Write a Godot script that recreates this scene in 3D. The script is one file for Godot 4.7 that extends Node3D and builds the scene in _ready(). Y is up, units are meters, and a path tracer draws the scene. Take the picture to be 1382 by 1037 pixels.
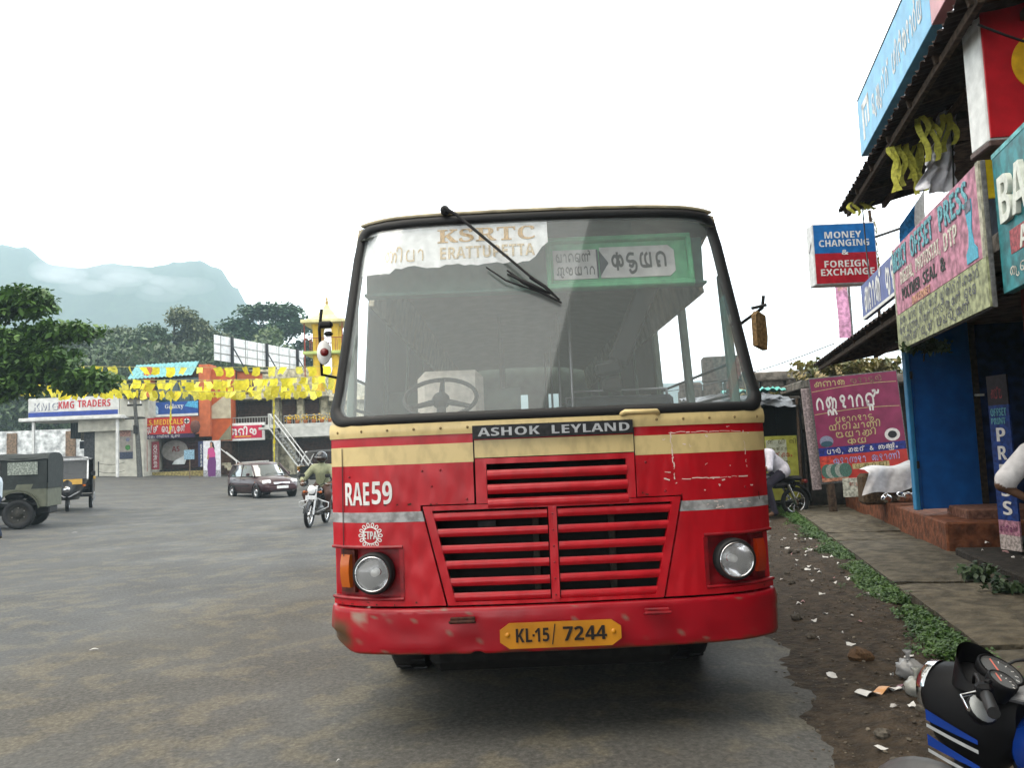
extends Node3D

var used := {}
var mats := {}
var tex := {}

func _ready():
	# camera: a compact camera held at head height, tilted a little upwards and not quite level
	var cam := Camera3D.new()
	cam.name = "camera"
	cam.fov = 50.5
	cam.near = 0.05
	cam.far = 4000.0
	cam.position = Vector3(0, 1.55, 0)
	cam.basis = Basis(Vector3.RIGHT, deg_to_rad(4.7)) * Basis(Vector3.BACK, deg_to_rad(-2.3))
	add_child(cam)
	cam.current = true
	# overcast monsoon sky
	var sky_mat := ProceduralSkyMaterial.new()
	sky_mat.sky_top_color = Color(0.93, 0.95, 0.97)
	sky_mat.sky_horizon_color = Color(0.97, 0.98, 0.98)
	sky_mat.sky_curve = 0.2
	sky_mat.ground_bottom_color = Color(0.2, 0.19, 0.17)
	sky_mat.ground_horizon_color = Color(0.3, 0.3, 0.3)
	sky_mat.sun_angle_max = 1.0
	var sky := Sky.new()
	sky.sky_material = sky_mat
	var env := Environment.new()
	env.background_mode = Environment.BG_SKY
	env.sky = sky
	env.tonemap_mode = Environment.TONE_MAPPER_LINEAR
	env.tonemap_exposure = 5.9
	env.fog_enabled = true
	env.fog_density = 0.00085
	env.fog_light_color = Color(0.82, 0.94, 1.0)
	env.volumetric_fog_enabled = true
	env.volumetric_fog_density = 0.0
	env.sdfgi_enabled = true
	env.ssao_enabled = true
	env.ssil_enabled = true
	var we := WorldEnvironment.new()
	we.name = "world_environment"
	we.environment = env
	add_child(we)
	var sun := DirectionalLight3D.new()
	sun.name = "sun"
	sun.light_energy = 0.3
	sun.light_color = Color(1.0, 0.97, 0.92)
	sun.light_angular_distance = 60.0
	sun.shadow_enabled = true
	sun.rotation_degrees = Vector3(-66, -75, 0)
	add_child(sun)
	make_textures()
	build_ground()
	build_hills()
	build_bus()
	build_shop_row()
	build_far_side()
	build_vehicles()
	build_people()
	build_trees()
	build_details()

# ---------------------------------------------------------------- shapes
class MB:
	var st := SurfaceTool.new()
	var empty := true
	func _init():
		st.begin(Mesh.PRIMITIVE_TRIANGLES)
	func col(c: Color):
		st.set_color(c)
	func v(p: Vector3, uv := Vector2.ZERO):
		st.set_uv(uv)
		st.add_vertex(p)
	# a, b, c run counter-clockwise seen from the front
	func tri(a: Vector3, b: Vector3, c: Vector3, g := -1):
		empty = false
		st.set_smooth_group(g)
		v(a); v(c); v(b)
	func quad(a: Vector3, b: Vector3, c: Vector3, d: Vector3, g := -1):
		empty = false
		st.set_smooth_group(g)
		v(a); v(c); v(b)
		v(a); v(d); v(c)
	func quad_uv(a: Vector3, b: Vector3, c: Vector3, d: Vector3):
		empty = false
		st.set_smooth_group(-1)
		var ua := Vector2(0, 1); var ub := Vector2(1, 1); var uc := Vector2(1, 0); var ud := Vector2(0, 0)
		v(a, ua); v(c, uc); v(b, ub)
		v(a, ua); v(d, ud); v(c, uc)
	func out_quad(a, b, c, d, o: Vector3):
		if (b - a).cross(c - a).dot((a + b + c + d) / 4.0 - o) < 0.0:
			quad(a, d, c, b)
		else:
			quad(a, b, c, d)
	func out_tri(a, b, c, o: Vector3):
		if (b - a).cross(c - a).dot((a + b + c) / 3.0 - o) < 0.0:
			tri(a, c, b)
		else:
			tri(a, b, c)
	# a box with chamfered edges
	func box(at: Vector3, size: Vector3, bevel := 0.0, turn := Basis.IDENTITY):
		var h := size / 2.0
		var e: float = minf(bevel, minf(h.x, minf(h.y, h.z)) * 0.9)
		var p := {}
		for sx in [-1, 1]:
			for sy in [-1, 1]:
				for sz in [-1, 1]:
					p[[sx, sy, sz, 0]] = at + turn * Vector3(sx * h.x, sy * (h.y - e), sz * (h.z - e))
					p[[sx, sy, sz, 1]] = at + turn * Vector3(sx * (h.x - e), sy * h.y, sz * (h.z - e))
					p[[sx, sy, sz, 2]] = at + turn * Vector3(sx * (h.x - e), sy * (h.y - e), sz * h.z)
					if e > 0.0:
						out_tri(p[[sx, sy, sz, 0]], p[[sx, sy, sz, 1]], p[[sx, sy, sz, 2]], at)
		for s in [-1, 1]:
			out_quad(p[[s, -1, -1, 0]], p[[s, 1, -1, 0]], p[[s, 1, 1, 0]], p[[s, -1, 1, 0]], at)
			out_quad(p[[-1, s, -1, 1]], p[[1, s, -1, 1]], p[[1, s, 1, 1]], p[[-1, s, 1, 1]], at)
			out_quad(p[[-1, -1, s, 2]], p[[1, -1, s, 2]], p[[1, 1, s, 2]], p[[-1, 1, s, 2]], at)
			if e > 0.0:
				for t in [-1, 1]:
					out_quad(p[[s, t, -1, 0]], p[[s, t, 1, 0]], p[[s, t, 1, 1]], p[[s, t, -1, 1]], at)
					out_quad(p[[s, -1, t, 0]], p[[s, 1, t, 0]], p[[s, 1, t, 2]], p[[s, -1, t, 2]], at)
					out_quad(p[[-1, s, t, 1]], p[[1, s, t, 1]], p[[1, s, t, 2]], p[[-1, s, t, 2]], at)
	# a bar of rectangular section between two points
	func bar(a: Vector3, b: Vector3, w: float, t: float, bevel := 0.0, up := Vector3.UP):
		var z := (b - a).normalized()
		if absf(z.dot(up)) > 0.98:
			up = Vector3.RIGHT
		var x := up.cross(z).normalized()
		box((a + b) / 2.0, Vector3(w, t, (b - a).length()), bevel, Basis(x, z.cross(x), z))
	func tube(pts: Array, r, n := 8, caps := true):
		empty = false
		var rings := []
		var z: Vector3 = (pts[1] - pts[0]).normalized()
		var x := (Vector3.UP if absf(z.y) < 0.9 else Vector3.RIGHT).cross(z).normalized()
		for i in pts.size():
			var d: Vector3 = ((pts[i + 1] - pts[i]).normalized() if i < pts.size() - 1 else Vector3.ZERO) + ((pts[i] - pts[i - 1]).normalized() if i > 0 else Vector3.ZERO)
			d = d.normalized()
			x = (x - d * x.dot(d)).normalized()
			var y := d.cross(x)
			var rr: float = r[i] if r is Array else r
			var ring := []
			for k in n:
				ring.append(pts[i] + (x * cos(TAU * k / n) + y * sin(TAU * k / n)) * rr)
			rings.append(ring)
		loft(rings, true, caps, 1)
	# rings of equal count, one behind the other; seen from outside each ring runs so that side faces look outwards
	func loft(rings: Array, closed := true, caps := true, g := 1):
		empty = false
		var n: int = rings[0].size()
		for i in rings.size() - 1:
			for k in (n if closed else n - 1):
				var l := (k + 1) % n
				quad(rings[i][k], rings[i][l], rings[i + 1][l], rings[i + 1][k], g)
		if caps:
			for e in [0, rings.size() - 1]:
				var c := Vector3.ZERO
				for p in rings[e]:
					c += p
				c /= n
				for k in n:
					if e == 0:
						tri(c, rings[e][(k + 1) % n], rings[e][k])
					else:
						tri(c, rings[e][k], rings[e][(k + 1) % n])
	# (radius, height) pairs turned about the y axis of xf
	func lathe(prof: Array, n := 16, xf := Transform3D.IDENTITY, g := 1):
		empty = false
		for i in prof.size() - 1:
			for k in n:
				var a := TAU * k / n
				var b := TAU * (k + 1) / n
				var p: Vector2 = prof[i]
				var q: Vector2 = prof[i + 1]
				var p0 := xf * Vector3(p.x * cos(a), p.y, -p.x * sin(a))
				var p1 := xf * Vector3(p.x * cos(b), p.y, -p.x * sin(b))
				var q0 := xf * Vector3(q.x * cos(a), q.y, -q.x * sin(a))
				var q1 := xf * Vector3(q.x * cos(b), q.y, -q.x * sin(b))
				if p.x < 1e-6:
					tri(p0, q1, q0, g)
				elif q.x < 1e-6:
					tri(p0, p1, q0, g)
				else:
					quad(p0, p1, q1, q0, g)
	# polygon (counter-clockwise in x, y) from z0 to z1
	func prism(poly: PackedVector2Array, z0: float, z1: float, xf := Transform3D.IDENTITY):
		empty = false
		if Geometry2D.is_polygon_clockwise(poly):
			poly.reverse()
		var t := Geometry2D.triangulate_polygon(poly)
		for i in range(0, t.size(), 3):
			var a := poly[t[i]]; var b := poly[t[i + 1]]; var c := poly[t[i + 2]]
			if (b - a).cross(c - a) < 0.0:
				var s := b; b = c; c = s
			tri(xf * Vector3(a.x, a.y, z1), xf * Vector3(b.x, b.y, z1), xf * Vector3(c.x, c.y, z1))
			tri(xf * Vector3(a.x, a.y, z0), xf * Vector3(c.x, c.y, z0), xf * Vector3(b.x, b.y, z0))
		for i in poly.size():
			var a := poly[i]; var b := poly[(i + 1) % poly.size()]
			quad(xf * Vector3(a.x, a.y, z0), xf * Vector3(b.x, b.y, z0), xf * Vector3(b.x, b.y, z1), xf * Vector3(a.x, a.y, z1))
	# f(u, v) -> Vector3 over the unit square; u to the right, v upwards seen from the front
	func grid(f: Callable, nu: int, nv: int, g := 1):
		empty = false
		for j in nv:
			for i in nu:
				var u0 := float(i) / nu; var u1 := float(i + 1) / nu
				var v0 := float(j) / nv; var v1 := float(j + 1) / nv
				quad(f.call(u0, v0), f.call(u1, v0), f.call(u1, v1), f.call(u0, v1), g)
	func mesh() -> ArrayMesh:
		st.generate_normals()
		return st.commit()

func bez(a: Vector3, b: Vector3, c: Vector3, n := 8) -> Array:
	var o := []
	for i in n + 1:
		var t := float(i) / n
		o.append(a * (1 - t) * (1 - t) + b * 2 * t * (1 - t) + c * t * t)
	return o

# points that a smooth line passes through
func spline(pts: Array, each := 4) -> Array:
	var o := []
	for i in pts.size() - 1:
		var a = pts[max(i - 1, 0)]; var b = pts[i]; var c = pts[i + 1]; var d = pts[min(i + 2, pts.size() - 1)]
		for k in each:
			var t := float(k) / each
			o.append(0.5 * ((2 * b) + (c - a) * t + (2 * a - 5 * b + 4 * c - d) * t * t + (3 * b - a - 3 * c + d) * t * t * t))
	o.append(pts[-1])
	return o

func circle2(r: float, n := 24, c := Vector2.ZERO, sy := 1.0) -> PackedVector2Array:
	var o := PackedVector2Array()
	for i in n:
		o.append(c + Vector2(cos(TAU * i / n) * r, sin(TAU * i / n) * r * sy))
	return o

func rect2(x0: float, y0: float, x1: float, y1: float) -> PackedVector2Array:
	return PackedVector2Array([Vector2(x0, y0), Vector2(x1, y0), Vector2(x1, y1), Vector2(x0, y1)])

func xf(at := Vector3.ZERO, turn := Vector3.ZERO) -> Transform3D:
	return Transform3D(Basis.from_euler(turn * PI / 180.0), at)

# ---------------------------------------------------------------- nodes
func numbered(called: String, parent: Node) -> String:
	var key := [parent.get_instance_id(), called]
	used[key] = used.get(key, -1) + 1
	return called if used[key] == 0 else "%s_%03d" % [called, used[key]]

func part(called: String, mb, mat: Material, parent: Node = self, at := Transform3D.IDENTITY) -> MeshInstance3D:
	var o := MeshInstance3D.new()
	o.name = numbered(called, parent)
	o.mesh = mb.mesh() if mb is MB else mb
	o.material_override = mat
	o.transform = at
	parent.add_child(o, true)
	return o

func tag(o: Node, label: String, category: String, group := "", kind := ""):
	if label: o.set_meta("label", label)
	if category: o.set_meta("category", category)
	if group: o.set_meta("group", group)
	if kind: o.set_meta("kind", kind)
	return o

func thing(called: String, label: String, category: String, at := Vector3.ZERO, yaw := 0.0, group := "") -> Node3D:
	var o := Node3D.new()
	o.name = numbered(called, self)
	add_child(o, true)
	o.position = at
	o.rotation_degrees.y = yaw
	return tag(o, label, category, group)

func structure(called: String, mb, mat: Material, label := "") -> MeshInstance3D:
	var o := part(called, mb, mat)
	return tag(o, label, "", "", "structure")

func copy(src: Node3D, at: Vector3, yaw: float, label := "") -> Node3D:
	var o: Node3D = src.duplicate()
	var base := str(src.name).rstrip("0123456789").trim_suffix("_")
	o.name = numbered(base, self)
	add_child(o, true)
	o.position = at
	o.rotation_degrees.y = yaw
	if label: o.set_meta("label", label)
	return o

# ---------------------------------------------------------------- materials
func noise_tex(seed_: int, freq: float, octaves: int, lo: float, hi: float, kind := FastNoiseLite.TYPE_SIMPLEX_SMOOTH, size := 512, offs := [0.0, 1.0]) -> NoiseTexture2D:
	var n := FastNoiseLite.new()
	n.seed = seed_
	n.noise_type = kind
	n.frequency = freq
	n.fractal_octaves = octaves
	var t := NoiseTexture2D.new()
	t.width = size; t.height = size; t.seamless = true; t.noise = n
	var g := Gradient.new()
	g.offsets = PackedFloat32Array(offs)
	g.colors = PackedColorArray([Color(lo, lo, lo), Color(hi, hi, hi)])
	t.color_ramp = g
	return t

func make_textures():
	tex["blotch"] = noise_tex(3, 0.008, 5, 0.80, 1.0)
	tex["dirt"] = noise_tex(5, 0.014, 6, 0.66, 1.0, FastNoiseLite.TYPE_SIMPLEX_SMOOTH, 512, [0.15, 0.75])
	tex["worn"] = noise_tex(6, 0.014, 6, 0.91, 1.0, FastNoiseLite.TYPE_SIMPLEX_SMOOTH, 512, [0.2, 0.6])
	tex["fine"] = noise_tex(7, 0.12, 3, 0.78, 1.0)
	tex["grain"] = noise_tex(9, 0.25, 2, 0.5, 1.0)
	tex["height"] = noise_tex(11, 0.03, 6, 0.0, 1.0)
	tex["rock"] = noise_tex(13, 0.02, 6, 0.45, 1.0, FastNoiseLite.TYPE_CELLULAR)
	var n := NoiseTexture2D.new()
	var fn := FastNoiseLite.new(); fn.seed = 31; fn.frequency = 0.03; fn.fractal_octaves = 6; fn.fractal_gain = 0.6
	n.width = 512; n.height = 512; n.seamless = true; n.noise = fn; n.as_normal_map = true; n.bump_strength = 6.0
	tex["bumps"] = n
	var n2 := NoiseTexture2D.new()
	var fn2 := FastNoiseLite.new(); fn2.seed = 33; fn2.frequency = 0.006; fn2.fractal_octaves = 3
	n2.width = 512; n2.height = 512; n2.seamless = true; n2.noise = fn2; n2.as_normal_map = true; n2.bump_strength = 10.0
	tex["waves"] = n2
	tex["rough"] = noise_tex(15, 0.015, 5, 0.6, 1.0)

# col is a real-world base colour (linear)
func M(key: String, c: Color, rough := 0.7, map := "blotch", scale := 1.0, bump := 0.0, bump_scale := 4.0) -> StandardMaterial3D:
	if mats.has(key):
		return mats[key]
	var m := StandardMaterial3D.new()
	m.resource_name = key
	m.albedo_color = c.linear_to_srgb()
	m.roughness = rough
	m.metallic_specular = 0.35
	if map:
		m.albedo_texture = tex[map]
		m.uv1_triplanar = true
		m.uv1_scale = Vector3.ONE * scale
	if bump > 0.0:
		m.normal_enabled = true
		m.normal_texture = tex["bumps"]
		m.normal_scale = bump
	mats[key] = m
	return m

func metal(key: String, c: Color, rough := 0.3) -> StandardMaterial3D:
	var m := M(key, c, rough, "fine", 3.0)
	m.metallic = 1.0
	return m

func paint(key: String, c: Color, rough := 0.35) -> StandardMaterial3D:
	var m := M(key, c, rough, "blotch", 0.7)
	m.clearcoat_enabled = true
	m.clearcoat = 0.25
	m.clearcoat_roughness = 0.2
	return m

func glass(key: String, c: Color, alpha := 0.1) -> StandardMaterial3D:
	if mats.has(key):
		return mats[key]
	var m := StandardMaterial3D.new()
	m.resource_name = key
	m.transparency = BaseMaterial3D.TRANSPARENCY_ALPHA
	var s := c.linear_to_srgb()
	m.albedo_color = Color(s.r, s.g, s.b, alpha)
	m.roughness = 0.03
	mats[key] = m
	return m

# ---------------------------------------------------------------- lettering
var fonts := {}
func font(kind: String) -> SystemFont:
	if not fonts.has(kind):
		var f := SystemFont.new()
		f.font_names = PackedStringArray(["Droid Serif" if "serif" in kind else "Droid Sans Mono" if "mono" in kind else "Droid Sans"])
		f.font_weight = 700 if "bold" in kind else 400
		fonts[kind] = f
	return fonts[kind]

# letters as a mesh that fills w by h in x and y from the origin and stands depth proud in z
func letters(s: String, w: float, h: float, kind := "bold", depth := 0.004) -> ArrayMesh:
	var t := TextMesh.new()
	t.text = s
	t.font = font(kind)
	t.font_size = 48
	t.pixel_size = 0.01
	t.depth = 0.05
	t.curve_step = 3.0
	var arr := t.get_mesh_arrays()
	var p: PackedVector3Array = arr[Mesh.ARRAY_VERTEX]
	var box := AABB(p[0], Vector3.ZERO)
	for q in p:
		box = box.expand(q)
	for i in p.size():
		var q := (p[i] - box.position) / box.size
		p[i] = Vector3(q.x * w, q.y * h, q.z * depth)
	return plain_mesh(p, arr[Mesh.ARRAY_INDEX])

func plain_mesh(p: PackedVector3Array, index) -> ArrayMesh:
	var arr := []
	arr.resize(Mesh.ARRAY_MAX)
	arr[Mesh.ARRAY_VERTEX] = p
	if index != null:
		arr[Mesh.ARRAY_INDEX] = index
	var m := ArrayMesh.new()
	m.add_surface_from_arrays(Mesh.PRIMITIVE_TRIANGLES, arr)
	return m

func bent(m: ArrayMesh, f: Callable) -> ArrayMesh:
	var arr := m.surface_get_arrays(0)
	var p: PackedVector3Array = arr[Mesh.ARRAY_VERTEX]
	for i in p.size():
		p[i] = f.call(p[i])
	return plain_mesh(p, arr[Mesh.ARRAY_INDEX])

func write(s: String, x0: float, y0: float, w: float, h: float, z: float, mat: Material, parent: Node, kind := "bold", called := "lettering") -> MeshInstance3D:
	return part(called, letters(s, w, h, kind), mat, parent, xf(Vector3(x0, y0, z)))

# ---------------------------------------------------------------- Malayalam lettering
# each letter: its width, then the strokes of the pen as points (x, y) on a grid where the line is at 0 and the letters are 10 high
const PEN := {
	"അ": [15, "4,6 2,6 0,4 1,1 3,0 5,2 5,6 4,9 7,10 9,8 9,3 7,1;9,6 11,9 14,9 14,0"],
	"ഇ": [15, "5,4 3,2 1,3 1,7 4,10 7,8 7,3 9,0 12,1 14,4 12,9 9,9;7,3 5,0 2,-2"],
	"ഏ": [14, "0,1 2,0 3,3 2,8 5,10 8,8 8,2 6,0;8,8 11,10 13,7 12,2 14,0;8,2 9,-3 12,-3"],
	"ഐ": [18, "3,1 1,0 0,3 1,8 3,10 5,6 3,4;8,1 6,3 7,9 10,10 12,6;12,10 12,2 14,0 17,2 17,7 14,8"],
	"ക": [13, "6,11 6,-2;6,7 3,9 0,6 1,2 4,1 6,4 9,9 12,6 12,2 9,1 8,4"],
	"ഗ": [11, "2,0 0,2 0,7 3,10 7,10 10,7 10,0;2,0 3,3 1,3"],
	"ങ്ഗ്ലീ": [24, "3,2 1,2 0,5 2,9 5,9 6,5 6,0;6,8 9,10 12,7 11,1 8,-3 5,-2;12,9 14,0 18,0 18,10;18,0 20,8 22,13 19,14 18,11"],
	"ച": [12, "3,10 0,10 0,3 2,0 9,0;11,2 9,0 9,9 4,9 3,6"],
	"ട": [9, "8,9 4,10 1,9 1,7 6,4 7,1 3,0 0,1"],
	"ട്ട": [12, "8,10 3,10 0,6 3,4 8,4 6,0 3,1;8,4 11,2 10,-3 5,-5 3,-3"],
	"ണ": [19, "2,0 0,2 0,7 3,10 6,7 6,0;6,7 9,10 12,7 12,0;12,7 15,10 18,7 18,0;2,0 3,3"],
	"ൺ": [20, "2,0 0,2 0,7 3,10 6,7 6,0;6,7 9,10 12,7 12,0;12,7 15,10 18,8 17,13 14,14"],
	"ത": [13, "4,4 2,5 0,3 2,0 5,1 6,6 3,10;6,6 8,10 11,9 12,4 9,0"],
	"ത്ത": [17, "4,4 2,5 0,3 2,0 5,1 6,6 3,10;6,6 8,10 11,8 11,2 13,0 16,4 14,10;11,2 9,-2 6,-3"],
	"ന": [11, "3,3 1,3 1,0 3,0;1,0 0,7 3,10 7,10 10,7 10,0"],
	"ന്ന": [17, "3,3 1,3 1,0 3,0;1,0 0,7 3,10 7,10 9,7 9,0;9,7 12,10 16,8 16,0"],
	"ന്റ": [15, "3,3 1,3 1,0 3,0;1,0 0,7 3,10 7,10 10,7 10,0;4,-5 4,-1 8,-1 8,-5;10,7 13,9 14,13 11,13"],
	"പ": [11, "3,10 1,9 0,4 2,0 9,0;9,0 9,10"],
	"പ്പ": [15, "3,10 1,9 0,4 2,0 12,0;12,0 12,10;8,10 6,8 6,3 9,0"],
	"ഫ": [15, "3,10 1,9 0,4 2,0 9,0;9,0 9,8 12,10 14,6 12,3 9,4"],
	"ബ": [14, "4,0 1,1 0,6 3,10 6,8 6,0;6,0 12,0;12,0 12,10 9,10"],
	"മ": [12, "8,10 3,10 0,6 1,1 5,0 7,3 3,5;5,0 10,0 10,10"],
	"യ": [13, "3,3 1,3 1,0 4,0 6,6 3,10;5,1 7,0 11,0;11,0 11,10"],
	"ര": [9, "2,0 0,3 0,7 4,10 8,7 7,1 5,0"],
	"ർ": [10, "2,0 0,3 0,7 4,10 8,7 7,1 5,0;5,10 8,13 5,14"],
	"റ": [10, "0,0 0,6 4,10 8,6 8,0"],
	"ല": [14, "3,3 1,4 0,7 3,10 6,7 6,2 8,0 12,1 12,7 9,9 8,5"],
	"ൽ": [15, "3,3 1,4 0,7 3,10 6,7 6,2 8,0 12,1 12,9 9,13 6,12"],
	"ൾ": [18, "2,0 0,3 2,10 6,9 6,2;6,8 9,10 12,7 12,0;12,7 15,10 17,7 14,13 11,13"],
	"ള": [17, "2,0 0,3 2,10 6,9 6,2;6,8 9,10 12,7 12,0;12,7 15,10 17,5 15,0"],
	"ൻ": [13, "3,3 1,3 1,0 3,0;1,0 0,7 3,10 7,10 10,7 10,2 12,9 9,14 7,12"],
	"വ": [13, "3,10 0,7 1,1 5,0 6,5 3,7;5,0 11,0;11,0 11,10"],
	"ഷ": [14, "3,10 1,8 1,0 8,0;1,5 8,5;8,0 8,10 11,9 13,6 11,3 8,5"],
	"സ": [15, "3,10 0,6 2,1 5,4 4,9 8,10 9,4 8,0;9,4 11,9 14,6 13,0"],
	"സ്റ്റ": [17, "3,10 0,6 2,1 5,4 4,9 8,10 9,4 8,0;9,4 11,9 14,6 13,0;1,-6 1,-3 4,-2 6,-6;8,-6 8,-3 11,-2 13,-6"],
	"സ്ക്രീ": [26, "3,10 0,6 2,1 5,4 4,9 8,10 9,4 8,0;16,11 16,-2;16,7 12,9 11,3 14,1 16,4 20,9 22,5 19,1;9,12 9,-4 22,-4;23,0 24,8 25,12 22,14 21,11"],
	"ഹ": [14, "4,3 1,3 0,7 3,10 6,7 6,0 10,0 12,4 10,9 7,8"],
	"ാ": [7, "0,8 2,10 5,8 5,0"],
	"ി": [4, "1,0 2,8 1,13 -3,14 -4,11"],
	"ീ": [5, "1,0 2,8 2,13 -2,15 -4,12 -2,10 0,12"],
	"ു": [2, "-5,-2 -2,-4 1,-3 0,0"],
	"ൂ": [3, "-6,-2 -3,-5 1,-4 2,-1 -1,-1"],
	"െ": [8, "6,1 3,0 1,3 0,7 3,10 6,7 4,5 1,6"],
	"േ": [8, "6,0 3,1 4,4 1,6 0,9 3,11 6,9 5,6 2,6"],
	"ൈ": [14, "6,1 3,0 1,3 0,7 3,10 6,7 4,5;12,1 9,0 7,3 6,7 9,10 12,7 10,5"],
	"ം": [5, "2,0 0,2 2,4 4,2 2,0"],
	"്": [2, "-5,13 -4,11 -1,11 0,13"],
	"്ര": [3, "2,12 0,10 0,-4 9,-4"],
	",": [4, "1,0 0,-3"],
	"&": [11, "9,0 2,8 4,10 6,8 0,3 2,0 5,0 9,4"],
	" ": [7, ""],
}

# a line of writing fitted to w by h; letters of the line are set apart by «.»
func malayalam(line: String, w: float, h: float, boldness := 1.7, depth := 0.003) -> ArrayMesh:
	var lines := []
	var x := 0.0
	var gap := 2.0 + boldness
	for glyph in line.split("."):
		if not PEN.has(glyph):
			continue
		for stroke in PEN[glyph][1].split(";", false):
			var pts := []
			for p in stroke.split(" ", false):
				var c = p.split(",")
				pts.append(Vector2(x + float(c[0]), float(c[1])))
			lines.append(spline(pts, 4) if pts.size() > 2 else pts)
		x += PEN[glyph][0] + gap
	x -= gap
	var s := Vector2(w / x, h / 10.0)
	var mb := MB.new()
	for pts in lines:
		var left := PackedVector2Array()
		var right := PackedVector2Array()
		for i in pts.size():
			var d: Vector2 = (pts[min(i + 1, pts.size() - 1)] - pts[max(i - 1, 0)]).normalized()
			var across := Vector2(-d.y, d.x) * boldness / 2.0
			var p: Vector2 = pts[i] + (d * boldness * 0.4 if i == pts.size() - 1 else -d * boldness * 0.4 if i == 0 else Vector2.ZERO)
			left.append((p + across) * s)
			right.append((p - across) * s)
		for i in left.size() - 1:
			var a := Vector3(left[i].x, left[i].y, depth); var b := Vector3(right[i].x, right[i].y, depth)
			var c := Vector3(right[i + 1].x, right[i + 1].y, depth); var d := Vector3(left[i + 1].x, left[i + 1].y, depth)
			mb.quad(a, b, c, d)
	return mb.mesh()

func write_ml(line: String, x0: float, y0: float, w: float, h: float, z: float, mat: Material, parent: Node, bold := 1.7) -> MeshInstance3D:
	return part("lettering", malayalam(line, w, h, bold), mat, parent, xf(Vector3(x0, y0, z)))

# ---------------------------------------------------------------- ground, road, pavement
func smooth(a: float, b: float, x: float) -> float:
	var t := clampf((x - a) / (b - a), 0, 1)
	return t * t * (3 - 2 * t)

# the market place rises to the left and away
func land(x: float, z: float) -> float:
	var s := -x - 11.0
	var soft := s if s > 20 else log(1.0 + exp(s))
	var t := (-z - 38.0) * 0.5
	var far := t if t > 20 else log(1.0 + exp(t))
	return 0.05 * minf(soft, 60.0) * smooth(10, 26, -z) + 0.06 * minf(far, 60.0) * smooth(-2, 6, -x)

const ROAD_EDGE := [Vector2(1.1, 12.0), Vector2(1.2, 0.0), Vector2(1.52, -3.9), Vector2(2.3, -7.7), Vector2(5.1, -16.4), Vector2(6.2, -30.0), Vector2(7.0, -70.0)]
func road_edge(z: float) -> float:
	for i in ROAD_EDGE.size() - 1:
		if z <= ROAD_EDGE[i].y and z >= ROAD_EDGE[i + 1].y:
			return lerpf(ROAD_EDGE[i].x, ROAD_EDGE[i + 1].x, (ROAD_EDGE[i].y - z) / (ROAD_EDGE[i].y - ROAD_EDGE[i + 1].y))
	return ROAD_EDGE[0].x if z > 0 else ROAD_EDGE[-1].x

func road_image() -> ImageTexture:
	var n := 1024
	var a := FastNoiseLite.new(); a.seed = 21; a.frequency = 0.014; a.fractal_octaves = 5; a.fractal_gain = 0.55
	var b := FastNoiseLite.new(); b.seed = 22; b.frequency = 0.045; b.fractal_octaves = 4
	var c := FastNoiseLite.new(); c.seed = 23; c.frequency = 0.4; c.fractal_octaves = 2
	var ia := a.get_seamless_image(n, n); var ib := b.get_seamless_image(n, n); var ic := c.get_seamless_image(n, n)
	var da := ia.get_data(); var db := ib.get_data(); var dc := ic.get_data()
	var o := PackedByteArray()
	o.resize(n * n * 3)
	for i in n * n:
		# how much dried silt lies on the tar, in patches with a ragged edge
		var silt := clampf((da[i] / 255.0 - 0.47 + (db[i] / 255.0 - 0.5) * 1.1) * 3.5, 0.0, 1.0)
		var g := 0.72 + 0.5 * dc[i] / 255.0
		o[i * 3] = int(clampf(lerpf(87.0, 102.0, silt) * g, 0, 255))
		o[i * 3 + 1] = int(clampf(lerpf(87.0, 99.0, silt) * g, 0, 255))
		o[i * 3 + 2] = int(clampf(lerpf(86.0, 91.0, silt) * g, 0, 255))
	return ImageTexture.create_from_image(Image.create_from_data(n, n, false, Image.FORMAT_RGB8, o))

func axis(stops: Array) -> PackedFloat32Array:
	# stops: value, step, value, step, value ...
	var o := PackedFloat32Array()
	for i in range(0, stops.size() - 2, 2):
		var v: float = stops[i]
		while v < stops[i + 2] - stops[i + 1] * 0.5:
			o.append(v)
			v += stops[i + 1]
	o.append(stops[-1])
	return o

func sheet(xs: PackedFloat32Array, zs: PackedFloat32Array, f: Callable, uv_scale := 1.0, c = null) -> ArrayMesh:
	var p := PackedVector3Array(); var uv := PackedVector2Array(); var uv2 := PackedVector2Array(); var idx := PackedInt32Array(); var cols := PackedColorArray()
	for z in zs:
		for x in xs:
			var q: Vector3 = f.call(x, z)
			p.append(q); uv.append(Vector2(q.x, q.z) * uv_scale); uv2.append(Vector2(q.x, q.z) * 0.7)
			if c != null:
				cols.append(c.call(q.x, q.z))
	var w := xs.size()
	for j in zs.size() - 1:
		for i in w - 1:
			var k := j * w + i
			# zs run away from us (falling z)
			idx.append_array([k, k + w, k + 1, k + 1, k + w, k + w + 1])
	var arr := []
	arr.resize(Mesh.ARRAY_MAX)
	arr[Mesh.ARRAY_VERTEX] = p; arr[Mesh.ARRAY_TEX_UV] = uv; arr[Mesh.ARRAY_TEX_UV2] = uv2; arr[Mesh.ARRAY_INDEX] = idx
	if c != null:
		arr[Mesh.ARRAY_COLOR] = cols
	var st := SurfaceTool.new()
	st.create_from_arrays(arr)
	st.generate_normals()
	return st.commit()

func flipped(a: PackedFloat32Array) -> PackedFloat32Array:
	a.reverse()
	return a

var bumps := FastNoiseLite.new()
func shoulder_h(x: float, z: float) -> float:
	var e := smooth(0.0, 0.35, x - road_edge(z))
	return (bumps.get_noise_2d(x * 1.5, z * 1.5) * 0.05 + bumps.get_noise_2d(x * 9, z * 9) * 0.022 + 0.045) * e - 0.012

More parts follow.
